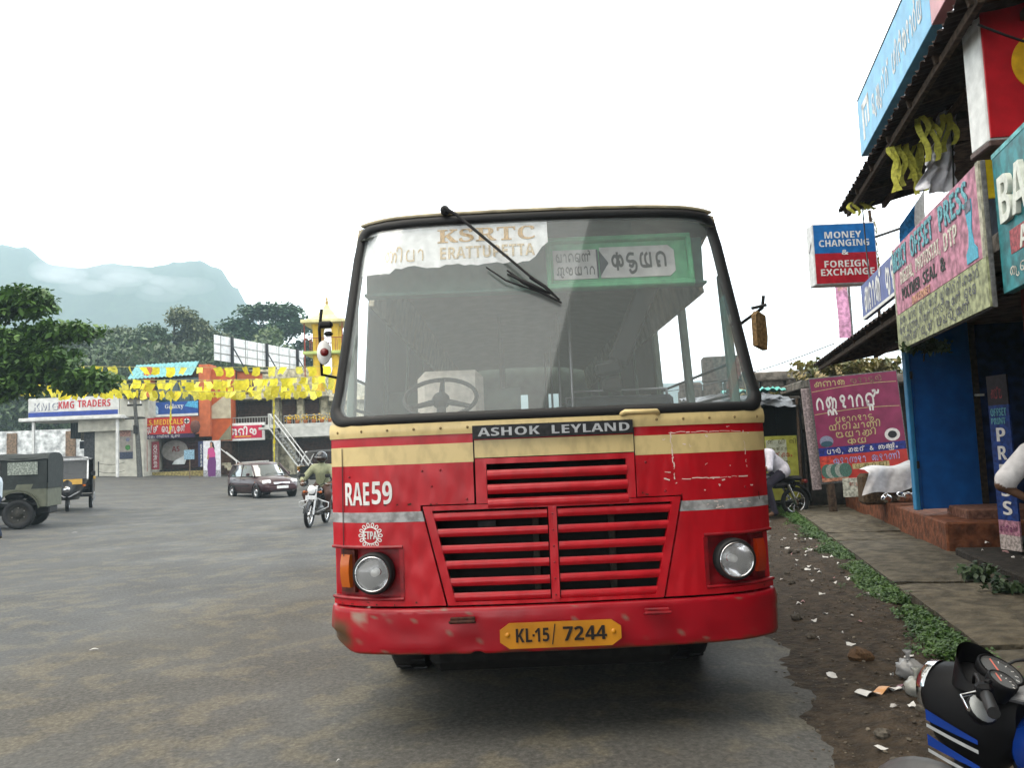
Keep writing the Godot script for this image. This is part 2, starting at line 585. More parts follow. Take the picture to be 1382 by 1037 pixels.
const ROW := Vector3(5.16, 0, -9.96)   # where the step of the shop row ends; the row runs 13.3 degrees to the right of straight ahead
const ROW_YAW := -13.3
func row(s: float, o: float, h := 0.0) -> Vector3:
	var t := deg_to_rad(13.3)
	return ROW + Vector3(sin(t), 0, -cos(t)) * s + Vector3(cos(t), 0, sin(t)) * o + Vector3.UP * h

func build_ground():
	bumps.seed = 4; bumps.frequency = 0.35; bumps.fractal_octaves = 3
	var earth := M("earth", Color(0.075, 0.06, 0.042), 0.95, "dirt", 0.35, 3.0)
	var ground := sheet(axis([-900.0, 60.0, -120.0, 6.0, -30.0, 2.0, 20.0, 10.0, 100.0, 100.0, 900.0]), flipped(axis([-1500.0, 100.0, -200.0, 10.0, -60.0, 2.0, 10.0, 20.0, 200.0])), func(x, z): return Vector3(x, land(x, z) - 0.03, z))
	structure("ground", ground, earth, "bare brown earth under and beyond the market place")
	# road
	var tar := StandardMaterial3D.new()
	tar.resource_name = "tar"
	tar.albedo_texture = road_image()
	tar.vertex_color_use_as_albedo = true
	tar.roughness = 1.0
	tar.metallic_specular = 0.3
	tar.roughness_texture = tex["rough"]
	tar.heightmap_enabled = true
	tar.heightmap_texture = tex["grain"]
	tar.heightmap_scale = 0.7
	tar.detail_enabled = true
	tar.detail_blend_mode = BaseMaterial3D.BLEND_MODE_MUL
	tar.detail_uv_layer = BaseMaterial3D.DETAIL_UV_2
	tar.detail_albedo = noise_tex(41, 0.22, 3, 0.78, 1.0, FastNoiseLite.TYPE_CELLULAR, 512, [0.1, 0.9])
	mats["tar"] = tar
	var ragged := FastNoiseLite.new(); ragged.seed = 8; ragged.frequency = 0.9; ragged.fractal_octaves = 3
	var us := axis([-1.0, 0.02, -0.0])
	us = axis([-90.0, 4.0, -30.0, 1.0, -14.0, 0.4, 0.0])
	var road := sheet(us, flipped(axis([-75.0, 2.5, -35.0, 0.8, -16.0, 0.2, -9.0, 0.06, -3.0, 0.5, 0.0, 2.0, 30.0])),
		func(u, z):
			var x: float = road_edge(z) + u + (ragged.get_noise_2d(z * 2.0, 3.0) * 0.16 + ragged.get_noise_2d(z * 9.0, 8.0) * 0.07 if u > -0.1 else 0.0)
			return Vector3(x, land(x, z) + 0.012 - (0.03 if u > -0.1 else 0.0), z), 0.0625,
		func(x, z):
			# the strip beside the shops is browner: silt washed down from the shoulder; out in the road the tar is greyer
			var d: float = x + 0.385 * (z + 6.91) + 4.34 + ragged.get_noise_2d(x * 0.6, z * 0.6) * 0.9
			return Color(1.01, 0.97, 0.91).lerp(Color(0.95, 0.97, 1.0), smooth(0.2, -0.2, d)))
	structure("road", road, tar, "worn tar road and market place with patches of dried silt")
	# dirt shoulder between road and pavement
	var shoulder := sheet(axis([0.0, 0.025, 1.0]), flipped(axis([-30.0, 0.4, -12.0, 0.1, -2.0, 1.0, 6.0])),
		func(u, z):
			var x0: float = road_edge(z) - 0.15
			var x: float = lerpf(x0, pave_edge(z) + 0.12, u)
			return Vector3(x, shoulder_h(x, z), z))
	structure("dirt_shoulder", shoulder, M("shoulder", Color(0.050, 0.036, 0.023), 0.95, "dirt", 0.9, 2.0), "stony brown dirt strip between the road and the pavement")
	pavement()

func pave_edge(z: float) -> float:
	# left edge of the slabs
	return 3.1 + (-5.76 - z) * 0.2332

func pavement():
	var r := RandomNumberGenerator.new(); r.seed = 12
	var base := Node3D.new()
	base.name = "pavement"
	add_child(base)
	tag(base, "raised pavement of long worn concrete slabs before the shops", "", "", "structure")
	var mm := [M("slab_a", Color(0.095, 0.08, 0.055), 0.9, "dirt", 0.6, 1.0), M("slab_b", Color(0.105, 0.09, 0.065), 0.9, "dirt", 0.75, 1.0), M("slab_c", Color(0.085, 0.073, 0.052), 0.9, "dirt", 0.5, 1.0)]
	var cuts := [8.0, 5.5, 3.2, 1.0, -1.2, -3.4, -5.6, -7.55, -8.1, -11.6, -12.5, -15.1, -17.3, -19.5, -22.0]
	for i in cuts.size() - 1:
		var za: float = cuts[i]; var zb: float = cuts[i + 1] + 0.05
		var h := 0.13 + r.randf_range(-0.02, 0.025)
		var mb := MB.new()
		var top := []
		var low := []
		for e in [[za, 0.0], [zb, 0.0], [zb, 1.0], [za, 1.0]]:
			var x: float = lerpf(pave_edge(e[0]), row_x(e[0]) + 0.5, e[1])
			var dz := 0.12 * (x - pave_edge(e[0]))
			top.append(Vector3(x, h + r.randf_range(-0.012, 0.012), e[0] + dz))
			low.append(Vector3(x, -0.1, e[0] + dz))
		# a worn slab: the top is a grid with a soft rim
		var tl: Vector3 = top[1]; var tr: Vector3 = top[2]; var bl: Vector3 = top[0]; var br: Vector3 = top[3]
		var seed_ := i * 7.3
		mb.grid(func(u, v):
			var p: Vector3 = bl.lerp(br, u).lerp(tl.lerp(tr, u), v)
			var rim := minf(minf(u, 1 - u) * (br - bl).length(), minf(v, 1 - v) * (tl - bl).length())
			p.y += bumps.get_noise_2d(p.x * 3 + seed_, p.z * 3) * 0.012 - 0.018 * (1 - smooth(0.0, 0.06, rim))
			return p, 14, 20)
		for k in 4:
			var n := (k + 1) % 4
			mb.quad(low[n], low[k], top[k] + Vector3.DOWN * 0.018, top[n] + Vector3.DOWN * 0.018)
		part("slab", mb, mm[i % 3], base)

func row_x(z: float) -> float:
	return ROW.x + (ROW.z - z) * tan(deg_to_rad(13.3))

# ---------------------------------------------------------------- the bus (its own frame: x across, z to the front, origin on the ground under the middle of the front)
func bus_hw(y: float) -> float:
	return 1.24 if y < 1.7 else 1.24 - (y - 1.7) / 1.2 * 0.13

func bus_z(x: float, y: float) -> float:
	var t := absf(x) / bus_hw(y)
	return -0.08 * t * t - 0.16 * pow(minf(t, 1.0), 8.0) - (0.0 if y < 1.7 else 0.30 * (y - 1.7) / 1.2)

func bus_n(x: float, y: float) -> Vector3:
	var e := 0.01
	var xx := clampf(x, -bus_hw(y) + e, bus_hw(y) - e)
	return Vector3(-(bus_z(xx + e, y) - bus_z(xx - e, y)) / (2 * e), 0.0 if y < 1.7 else 0.25, 1.0).normalized()

func bus_p(x: float, y: float, off := 0.0) -> Vector3:
	return Vector3(x, y, bus_z(x, y)) + bus_n(x, y) * off

# a piece of sheet metal on the curved front: from x0..x1 at its lower edge y0 to x2..x3 at its upper edge y1
func bus_patch(mb: MB, x0: float, x1: float, y0: float, x2: float, x3: float, y1: float, off := 0.0, thick := 0.02, bulge := 0.0, nu := 0, nv := 1):
	if nu == 0:
		nu = maxi(2, int(absf(x1 - x0) / 0.07))
	if bulge != 0.0 and nv < 4:
		nv = 4
	var f := func(u, v, o):
		var y := lerpf(y0, y1, v)
		return bus_p(lerpf(lerpf(x0, x1, u), lerpf(x2, x3, u), v), y, o)
	var face := func(u, v): return f.call(u, v, off + bulge * (1 - pow(2 * v - 1, 2)))
	mb.grid(face, nu, nv, 1)
	for i in nu:
		var a := float(i) / nu; var b := float(i + 1) / nu
		mb.quad(f.call(a, 0, off - thick), f.call(b, 0, off - thick), face.call(b, 0), face.call(a, 0))
		mb.quad(face.call(a, 1), face.call(b, 1), f.call(b, 1, off - thick), f.call(a, 1, off - thick))
	for i in nv:
		var a := float(i) / nv; var b := float(i + 1) / nv
		mb.quad(f.call(0, a, off - thick), face.call(0, a), face.call(0, b), f.call(0, b, off - thick))
		mb.quad(face.call(1, a), f.call(1, a, off - thick), f.call(1, b, off - thick), face.call(1, b))

func bus_line(pts: Array, w: float, off: float, mb: MB):
	# a painted or scraped line on the front, as a thin strip
	for i in pts.size() - 1:
		var a: Vector2 = pts[i]; var b: Vector2 = pts[i + 1]
		var d := (b - a).normalized()
		var n := Vector2(-d.y, d.x) * w / 2
		var steps := maxi(1, int((b - a).length() / 0.05))
		for k in steps:
			var p := a.lerp(b, float(k) / steps); var q := a.lerp(b, float(k + 1) / steps)
			mb.quad(bus_p(p.x - n.x, p.y - n.y, off), bus_p(q.x - n.x, q.y - n.y, off), bus_p(q.x + n.x, q.y + n.y, off), bus_p(p.x + n.x, p.y + n.y, off))

func bus_text(m: ArrayMesh, x0: float, y0: float, off: float, mat: Material, parent: Node, called := "lettering"):
	return part(called, bent(m, func(p): return bus_p(x0 + p.x, y0 + p.y, off + p.z)), mat, parent)

func ws_outline(grow: float, n := 10) -> Array:
	# rounded outline of the windscreen on the front surface
	var o := []
	var y0 := 1.77 - grow; var y1 := 2.915 + grow
	var r := 0.07 + grow * 0.5
	for c in [[1, 0], [1, 1], [-1, 1], [-1, 0]]:
		var y: float = y1 if c[1] else y0
		var hw := lerpf(1.185, 1.06, (y - 1.77) / 1.145) + grow
		for i in n + 1:
			var a := (float(i) / n) * PI / 2
			var ang: float = {[1, 0]: -PI / 2, [1, 1]: 0.0, [-1, 1]: PI / 2, [-1, 0]: PI}[[c[0], c[1]]] + a
			o.append(Vector2(c[0] * (hw - r) + cos(ang) * r, y + (-r if c[1] else r) + sin(ang) * r))
		# along the long edge to the next corner
		if c[1] == 1 and c[0] == 1:
			for i in range(1, 20):
				o.append(Vector2(lerpf(hw - r, -hw + r, i / 20.0), y))
		elif c[1] == 1:
			for i in range(1, 10):
				var yy := lerpf(y1 - r, y0 + r, i / 10.0)
				o.append(Vector2(-lerpf(1.185, 1.06, (yy - 1.77) / 1.145) - grow, yy))
		elif c[0] == -1:
			for i in range(1, 20):
				o.append(Vector2(lerpf(-hw + r, hw - r, i / 20.0), y))
		else:
			for i in range(1, 10):
				var yy := lerpf(y0 + r, y1 - r, i / 10.0)
				o.append(Vector2(lerpf(1.185, 1.06, (yy - 1.77) / 1.145) + grow, yy))
	return o

func loops(mb: MB, rings: Array):
	for k in rings.size() - 1:
		var n: int = rings[k].size()
		for i in n:
			var j := (i + 1) % n
			mb.quad(rings[k][i], rings[k + 1][i], rings[k + 1][j], rings[k][j], 1)

func build_bus():
	var bus := thing("bus", "old red and cream government bus with a big flat windscreen, parked facing us", "bus", Vector3(0.19, 0, -4.45), 0.0)
	var red := paint("bus_red", Color(0.38, 0.0035, 0.010), 0.38)
	red.albedo_texture = tex["worn"]
	red.uv1_scale = Vector3(1.5, 0.5, 1.5)
	red.normal_enabled = true
	red.normal_texture = tex["waves"]
	red.normal_scale = 0.7
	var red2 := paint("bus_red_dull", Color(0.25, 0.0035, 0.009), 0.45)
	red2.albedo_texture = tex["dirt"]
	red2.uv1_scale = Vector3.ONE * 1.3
	var cream := paint("bus_cream", Color(0.56, 0.43, 0.20), 0.45)
	cream.albedo_texture = tex["worn"]
	cream.uv1_scale = Vector3(1.8, 0.9, 1.8)
	var roofc := paint("bus_roof_cream", Color(0.50, 0.43, 0.29), 0.5)
	roofc.albedo_texture = tex["dirt"]
	var rubber := M("rubber", Color(0.015, 0.015, 0.016), 0.55, "fine", 4.0)
	var black := M("black_metal", Color(0.012, 0.012, 0.013), 0.6, "fine", 2.0)
	var white := M("white_paint", Color(0.75, 0.74, 0.72), 0.6, "blotch", 3.0)
	var chrome := metal("chrome", Color(0.75, 0.75, 0.76), 0.12)
	var inside := M("bus_inside", Color(0.14, 0.20, 0.165), 0.7, "blotch", 1.0)
	var grey_in := M("bus_inside_dark", Color(0.06, 0.063, 0.066), 0.7, "blotch", 1.0)
	var green_in := M("bus_inside_green", Color(0.10, 0.34, 0.22), 0.6, "blotch", 1.0)
	var mb := MB.new()

	# --- front sheet metal
	mb = MB.new()
	bus_patch(mb, -1.24, -0.415, 1.605, -1.24, -0.415, 1.655)
	bus_patch(mb, 0.465, 1.24, 1.605, 0.465, 1.24, 1.655)
	bus_patch(mb, -0.41, 0.46, 1.615, -0.41, 0.46, 1.655)
	part("upper_red_strip", mb, red, bus)
	mb = MB.new()
	bus_patch(mb, -1.24, -0.413, 1.50, -1.24, -0.413, 1.605, 0.001)
	part("cream_band", mb, cream, bus)
	mb = MB.new()
	bus_patch(mb, -0.409, 0.459, 1.52, -0.409, 0.459, 1.615, 0.003)
	part("cream_band", mb, cream, bus)
	mb = MB.new()
	bus_patch(mb, 0.463, 1.24, 1.50, 0.463, 1.24, 1.605, 0.001)
	part("cream_band", mb, cream, bus)
	# red front panels beside the grille; tl and tr are its slanting edges
	for s in [-1, 1]:
		mb = MB.new()
		var e := func(y): return 0.70 - (1.26 - y) / 0.52 * 0.12   # slanting edge of the grille
		var P := func(m: MB, xa0, xb0, y0, xa1, xb1, y1, off = 0.0, bul = 0.0):
			if s < 0:
				bus_patch(m, -xb0, -xa0, y0, -xb1, -xa1, y1, off, 0.03, bul)
			else:
				bus_patch(m, xa0, xb0, y0, xa1, xb1, y1, off, 0.03, bul)
		var hatch := 0.42 if s < 0 else 0.465
		P.call(mb, hatch, 1.24, 1.275, hatch, 1.24, 1.50)
		P.call(mb, 0.715, 1.24, 1.242, 0.715, 1.24, 1.275)
		P.call(mb, e.call(1.05) + 0.012, 1.24, 1.05, e.call(1.187) + 0.012, 1.24, 1.187)
		P.call(mb, e.call(0.775) + 0.012, 0.83, 0.775, e.call(1.05) + 0.012, 0.83, 1.05)
		P.call(mb, e.call(0.735) + 0.012, 1.24, 0.735, e.call(0.775) + 0.012, 1.24, 0.775)
		part("front_panel", mb, red, bus)
		mb = MB.new()
		P.call(mb, e.call(1.187) + 0.012, 1.24, 1.187, e.call(1.242) + 0.012, 1.24, 1.242, 0.001)
		part("grey_stripe", mb, M("stripe_grey", Color(0.36, 0.36, 0.36), 0.5, "dirt", 2.0), bus)
		# recessed lamp pan with a rolled lip
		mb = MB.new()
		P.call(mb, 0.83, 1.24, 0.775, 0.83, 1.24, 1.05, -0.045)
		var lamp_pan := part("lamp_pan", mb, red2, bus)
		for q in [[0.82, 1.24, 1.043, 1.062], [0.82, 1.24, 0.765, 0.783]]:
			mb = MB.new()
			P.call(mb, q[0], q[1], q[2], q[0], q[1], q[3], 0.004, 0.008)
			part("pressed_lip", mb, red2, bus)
		mb = MB.new()
		for q in [[0.815, 0.838, 0.783, 1.043]]:
			P.call(mb, q[0], q[1], q[2], q[0], q[1], q[3], 0.004, 0.0)
		part("pressed_lip", mb, red2, bus)
		# head lamp
		var lx: float = 0.98 * s
		var pan := bus_p(lx, 0.915, 0.012)
		var nrm := bus_n(lx, 0.915)
		nrm = (nrm + Vector3(0, 0, 2.0)).normalized()
		var xx := Vector3.UP.cross(nrm).normalized()
		var fx := Transform3D(Basis(xx, nrm, xx.cross(nrm)), pan)
		mb = MB.new()
		mb.lathe([Vector2(0.135, -0.03), Vector2(0.135, 0.02), Vector2(0.128, 0.045), Vector2(0.112, 0.05), Vector2(0.106, 0.03), Vector2(0.106, 0.0)], 36, fx.scaled_local(Vector3.ONE * 0.84))
		var hl := part("headlight", mb, rubber, bus)
		mb = MB.new()
		mb.lathe([Vector2(0.0, -0.07), Vector2(0.03, -0.066), Vector2(0.06, -0.045), Vector2(0.09, -0.005), Vector2(0.107, 0.03)], 36, fx.scaled_local(Vector3.ONE * 0.84))
		part("reflector", mb, chrome, hl)
		mb = MB.new()
		mb.lathe([Vector2(0.026, -0.07), Vector2(0.026, -0.01), Vector2(0.0, 0.0)], 14, fx.scaled_local(Vector3.ONE * 0.84))
		part("bulb_cap", mb, M("bulb_cap", Color(0.5, 0.5, 0.48), 0.3, "", 1.0), hl)
		mb = MB.new()
		mb.lathe([Vector2(0.108, 0.036), Vector2(0.09, 0.048), Vector2(0.05, 0.06), Vector2(0.0, 0.064)], 36, fx.scaled_local(Vector3.ONE * 0.84))
		part("lens", mb, glass("lamp_glass", Color(0.9, 0.9, 0.92), 0.12), hl)
		mb = MB.new()
		mb.lathe([Vector2(0.110, 0.034), Vector2(0.113, 0.052), Vector2(0.106, 0.054), Vector2(0.104, 0.04)], 36, fx.scaled_local(Vector3.ONE * 0.84))
		part("chrome_rim", mb, chrome, hl)
		# indicator
		mb = MB.new()
		P.call(mb, 1.115, 1.205, 0.80, 1.115, 1.205, 1.035, -0.02, 0.0)
		var ind := part("indicator", mb, M("lamp_housing_%d" % s, Color(0.10, 0.016, 0.008) if s < 0 else Color(0.16, 0.006, 0.01), 0.5, "dirt", 3.0), bus)
		mb = MB.new()
		P.call(mb, 1.13, 1.185, 0.83, 1.13, 1.185, 1.01, 0.0, 0.012)
		var amber := paint("amber_lens_%d" % s, Color(0.45, 0.10, 0.01) if s < 0 else Color(0.42, 0.035, 0.008), 0.15)
		part("lens", mb, amber, ind)
	# --- belt strip with rivets under the windscreen
	mb = MB.new()
	bus_patch(mb, -1.24, 1.24, 1.655, -1.24, 1.24, 1.735, 0.008, 0.03, 0.004)
	var belt := part("belt_moulding", mb, cream, bus)
	for i in 17:
		mb = MB.new()
		var x := -1.18 + i * 0.1475
		var q := bus_p(x, 1.69, 0.012)
		mb.lathe([Vector2(0.008, 0), Vector2(0.006, 0.004), Vector2(0, 0.005)], 8, Transform3D(Basis(Vector3.RIGHT, Vector3.BACK, Vector3.DOWN), q))
		part("rivet", mb, M("rivet", Color(0.2, 0.14, 0.06), 0.6, "", 1.0), belt)
	# grab handle
	mb = MB.new()
	mb.tube([bus_p(0.40, 1.725, 0.01), bus_p(0.415, 1.725, 0.05), bus_p(0.585, 1.722, 0.05), bus_p(0.60, 1.722, 0.01)], 0.014, 8)
	part("grab_handle", mb, cream, bus)
	# --- name plate
	mb = MB.new()
	bus_patch(mb, -0.415, 0.455, 1.622, -0.415, 0.455, 1.695, 0.03, 0.02)
	var plate := part("name_plate", mb, M("plate_black", Color(0.02, 0.02, 0.022), 0.5, "dirt", 3.0), bus)
	var silver := M("silver_letters", Color(0.45, 0.46, 0.48), 0.4, "blotch", 5.0)
	bus_text(letters("ASHOK", 0.335, 0.045, "bold"), -0.385, 1.636, 0.0305, silver, plate)
	bus_text(letters("LEYLAND", 0.42, 0.045, "bold"), 0.015, 1.636, 0.0305, silver, plate)
	# --- grille: dark hollow, upper hatch, lower trapezium
	mb = MB.new()
	bus_patch(mb, -0.60, 0.60, 0.735, -0.72, 0.72, 1.27, -0.16, 0.02)
	bus_patch(mb, -0.42, 0.46, 1.26, -0.42, 0.46, 1.52, -0.15, 0.02)
	part("radiator", mb, M("radiator", Color(0.006, 0.006, 0.006), 0.9, "fine", 4.0), bus)
	mb = MB.new()
	for x in [-0.09, 0.33]:
		mb = MB.new()
		mb.box(Vector3(x, 1.0, -0.12), Vector3(0.035, 0.5, 0.03), 0.004)
		part("stay", mb, M("stay", Color(0.03, 0.026, 0.02), 0.8, "dirt", 3.0), bus)
	mb = MB.new()
	mb.box(Vector3(-0.36, 1.155, -0.10), Vector3(0.10, 0.035, 0.01), 0.002)
	var tagp := part("number_tag", mb, M("tag_dark", Color(0.02, 0.02, 0.02), 0.6, "dirt", 2.0), bus)
	var hatch_o := part("grille_hatch", hatch_frame(-0.408, 0.458, 1.272, 1.515), red, bus)
	for k in 3:
		mb = MB.new()
		var y := 1.425 - k * 0.078
		bus_patch(mb, -0.345, 0.415, y - 0.026, -0.345, 0.415, y + 0.026, 0.002, 0.03, 0.016)
		part("slat", mb, red, hatch_o)
	mb = MB.new()
	var ed := func(y): return 0.70 - (1.26 - y) / 0.52 * 0.12
	# frame of the lower grille
	for s in [-1, 1]:
		var a0: float = s * ed.call(0.735); var a1: float = s * ed.call(1.268)
		var b0: float = a0 - s * 0.045; var b1: float = a1 - s * 0.045
		if s > 0:
			bus_patch(mb, b0, a0, 0.735, b1, a1, 1.268, 0.008, 0.03)
		else:
			bus_patch(mb, a0, b0, 0.735, a1, b1, 1.268, 0.008, 0.03)
	bus_patch(mb, -ed.call(1.243) + 0.045, ed.call(1.243) - 0.045, 1.243, -ed.call(1.268) + 0.045, ed.call(1.268) - 0.045, 1.268, 0.007, 0.03)
	bus_patch(mb, -ed.call(0.735) + 0.045, ed.call(0.735) - 0.045, 0.735, -ed.call(0.752) + 0.045, ed.call(0.752) - 0.045, 0.752, 0.007, 0.03)
	var low := part("lower_grille", mb, red, bus)
	var rr := RandomNumberGenerator.new(); rr.seed = 6
	for k in 6:
		var y := 1.205 - k * 0.0862
		for s in [-1, 1]:
			mb = MB.new()
			var in0 := 0.028
			var dy := rr.randf_range(-0.004, 0.004)
			if s < 0:
				bus_patch(mb, -ed.call(y) + 0.04, -in0, y - 0.022 + dy, -ed.call(y) + 0.04, -in0, y + 0.021 + dy, -0.004, 0.012, 0.01)
			else:
				bus_patch(mb, in0, ed.call(y) - 0.04, y - 0.022 + dy, in0, ed.call(y) - 0.04, y + 0.021 + dy, -0.004, 0.012, 0.01)
			part("slat", mb, red, low)
	mb = MB.new()
	bus_patch(mb, -0.022, 0.022, 0.752, -0.022, 0.022, 1.243, 0.012, 0.03)
	var mull := part("centre_bar", mb, red, low)
	for k in 6:
		mb = MB.new()
		mb.lathe([Vector2(0.006, 0), Vector2(0.004, 0.004), Vector2(0, 0.005)], 8, Transform3D(Basis(Vector3.RIGHT, Vector3.BACK, Vector3.DOWN), bus_p(0, 1.205 - k * 0.0862, 0.012)))
		part("rivet", mb, red2, mull)
	# --- bumper, swept round the corners, with a rusty dented left end
	bumper(bus)
	# foot steps
	for q in [[-0.495, 0.665, M("step_brown", Color(0.06, 0.02, 0.012), 0.8, "dirt", 4.0)], [0.52, 0.672, red2]]:
		mb = MB.new()
		mb.box(bus_p(q[0], q[1], 0.10), Vector3(0.14, 0.014, 0.07), 0.004, Basis.from_euler(Vector3(-0.25, 0, 0)))
		mb.box(bus_p(q[0], q[1] + 0.012, 0.08), Vector3(0.13, 0.02, 0.02), 0.003)
		part("foot_step", mb, q[2], bus)
	# --- number plate
	mb = MB.new()
	var pw := 0.318; var ph := 0.066; var cc := 0.05
	mb.prism(PackedVector2Array([Vector2(-pw, -ph + cc * 0.7), Vector2(-pw + cc, -ph), Vector2(pw - cc, -ph), Vector2(pw, -ph + cc * 0.7), Vector2(pw, ph - cc * 0.7), Vector2(pw - cc, ph), Vector2(-pw + cc, ph), Vector2(-pw, ph - cc * 0.7)]), -0.004, 0.004)
	var np := part("number_plate", mb, paint("plate_yellow", Color(0.50, 0.20, 0.006), 0.4), bus, xf(Vector3(0.012, 0.583, 0.083)))
	var ink := M("ink_black", Color(0.012, 0.008, 0.006), 0.6, "", 1.0)
	write("KL", -0.235, -0.033, 0.085, 0.07, 0.005, ink, np)
	write("15", -0.135, -0.033, 0.075, 0.07, 0.005, ink, np)
	mb = MB.new()
	mb.box(Vector3(-0.142, 0.0, 0.006), Vector3(0.012, 0.012, 0.003))
	part("lettering", mb, ink, np)
	mb = MB.new()
	mb.bar(Vector3(-0.045, -0.05, 0.006), Vector3(-0.028, 0.055, 0.006), 0.005, 0.003, 0, Vector3.BACK)
	part("lettering", mb, ink, np)
	write("7244", 0.012, -0.033, 0.23, 0.072, 0.005, ink, np)
	for s in [-1, 1]:
		mb = MB.new()
		mb.lathe([Vector2(0.014, 0), Vector2(0.011, 0.006), Vector2(0, 0.008)], 10, Transform3D(Basis(Vector3.RIGHT, Vector3.BACK, Vector3.DOWN), Vector3(s * 0.278, 0.005, 0.004)))
		part("bolt", mb, paint("plate_yellow", Color.WHITE), np)
	# bolts in the left panel, rust freckles along the lower edge
	for q in [[-0.70, 1.46], [-0.60, 1.462], [-0.65, 1.375], [-1.12, 1.44], [0.62, 1.30], [1.08, 1.30], [-0.46, 1.30], [0.52, 1.46]]:
		mb = MB.new()
		mb.lathe([Vector2(0.007, 0), Vector2(0.005, 0.004), Vector2(0, 0.005)], 8, Transform3D(Basis(Vector3.RIGHT, Vector3.BACK, Vector3.DOWN), bus_p(q[0], q[1], 0.001)))
		part("panel_bolt", mb, red2, bus)
	mb = MB.new()
	for k in 40:
		var sx := rr.randf_range(-1.2, 1.2)
		var sy := (0.742 if rr.randf() < 0.5 else 1.278) + absf(rr.randfn()) * 0.008
		if absf(sx) < 0.74 and sy < 1.2: continue
		if absf(sx) < 0.47: continue
		bus_line([Vector2(sx, sy), Vector2(sx + rr.randf_range(0.004, 0.02), sy + rr.randf_range(-0.004, 0.004))], rr.randf_range(0.003, 0.01), 0.0025, mb)
	part("rust_freckles", mb, M("rust_spot", Color(0.05, 0.02, 0.012), 0.9, "", 1.0), bus).set_meta("kind", "stuff")
	# --- stencilled marks
	bus_text(letters("RAE", 0.145, 0.125, "bold"), -1.145, 1.283, 0.0008, white, bus)
	bus_text(letters("59", 0.115, 0.125, "bold"), -0.985, 1.287, 0.0008, white, bus)
	mb = MB.new()
	for k in 14:
		var a := TAU * k / 14
		var c := Vector2(-1.0, 1.118) + Vector2(cos(a), sin(a)) * 0.058
		var pts := []
		for j in 9:
			var b := TAU * j / 8
			var loc := Vector2(cos(b) * 0.011, sin(b) * 0.008).rotated(a)
			pts.append(c + loc)
		bus_line(pts, 0.005, 0.002, mb)
	var pts2 := []
	for j in 25:
		pts2.append(Vector2(-1.0, 1.118) + Vector2(cos(TAU * j / 24), sin(TAU * j / 24)) * 0.045)
	bus_line(pts2, 0.005, 0.002, mb)
	part("emblem", mb, white, bus)
	bus_text(letters("ETPA", 0.078, 0.042, "bold"), -1.039, 1.098, 0.0008, white, bus, "emblem_lettering")
	# scraped outline of a removed sticker, chips in the paint
	mb = MB.new()
	var corners := [Vector2(0.665, 1.615), Vector2(1.085, 1.612), Vector2(1.10, 1.36), Vector2(0.675, 1.362), Vector2(0.665, 1.615)]
	for i in 4:
		var t := 0.0
		while t < 1.0:
			var L := rr.randf_range(0.03, 0.16)
			if rr.randf() < (0.85 if i != 1 else 0.6):
				var a: Vector2 = corners[i].lerp(corners[i + 1], t) + Vector2(rr.randf_range(-0.003, 0.003), rr.randf_range(-0.003, 0.003))
				var b: Vector2 = corners[i].lerp(corners[i + 1], minf(1.0, t + L)) + Vector2(rr.randf_range(-0.003, 0.003), rr.randf_range(-0.003, 0.003))
				bus_line([a, a.lerp(b, 0.5) + Vector2(rr.randf_range(-0.004, 0.004), rr.randf_range(-0.004, 0.004)), b], rr.randf_range(0.002, 0.007), 0.004, mb)
			t += L + rr.randf_range(0.0, 0.02)
	for k in 26:
		var c := Vector2(rr.randf_range(0.55, 1.2), rr.randf_range(1.28, 1.66)) if k < 18 else Vector2(rr.randf_range(0.8, 1.15), rr.randf_range(1.195, 1.235))
		bus_line([c, c + Vector2(rr.randf_range(-0.015, 0.015), rr.randf_range(-0.006, 0.006)), c + Vector2(rr.randf_range(-0.02, 0.02), rr.randf_range(-0.012, 0.012))], rr.randf_range(0.002, 0.008), 0.004, mb)
	part("paint_scrapes", mb, M("scrape", Color(0.62, 0.5, 0.45), 0.8, "", 1.0), bus).set_meta("kind", "stuff")
	mb = MB.new()
	for q in [[1.165, 1.27, 1.168, 1.225], [-1.16, 1.60, -1.165, 1.0], [-0.415, 1.66, -0.413, 1.50], [0.461, 1.66, 0.461, 1.50]]:
		mb = MB.new()
		bus_line([Vector2(q[0], q[1]), Vector2(q[2], q[3])], 0.005, 0.0055, mb)
		part("seam", mb, black, bus)
	# --- windscreen: rubber frame, two faces of glass, cream pillars
	mb = MB.new()
	var rings := []
	for q in [[0.052, -0.01], [0.05, 0.012], [0.035, 0.024], [0.012, 0.024], [-0.004, 0.012], [-0.008, -0.02]]:
		var ring := []
		for p in ws_outline(q[0]):
			ring.append(bus_p(p.x, p.y, q[1]))
		rings.append(ring)
	loops(mb, rings)
	part("windscreen_seal", mb, rubber, bus)
	mb = MB.new()
	for o in [0.004, -0.004]:
		mb.grid(func(u, v):
			var y := lerpf(1.768, 2.918, v)
			var hw := lerpf(1.188, 1.063, v)
			return bus_p(lerpf(-hw, hw, u), y, o), 40, 12)
	part("windscreen", mb, glass("windscreen_glass", Color(0.8, 0.87, 0.85), 0.06), bus)
	for s in [-1, 1]:
		mb = MB.new()
		if s < 0:
			bus_patch(mb, -1.24, -1.2, 1.735, -1.11, -1.075, 2.965, 0.002, 0.04, 0.0, 2, 10)
		else:
			bus_patch(mb, 1.2, 1.24, 1.735, 1.075, 1.11, 2.965, 0.002, 0.04, 0.0, 2, 10)
		mb.grid(func(u, v):
			var y := lerpf(1.735, 2.965, v)
			var k: float = u if s > 0 else 1 - u
			return Vector3(s * bus_hw(y), y, bus_z(bus_hw(y), y) - k * 0.16), 2, 10)
		part("front_pillar", mb, roofc, bus)
	# rain streaked dust dried on the outside of the glass
	mb = MB.new()
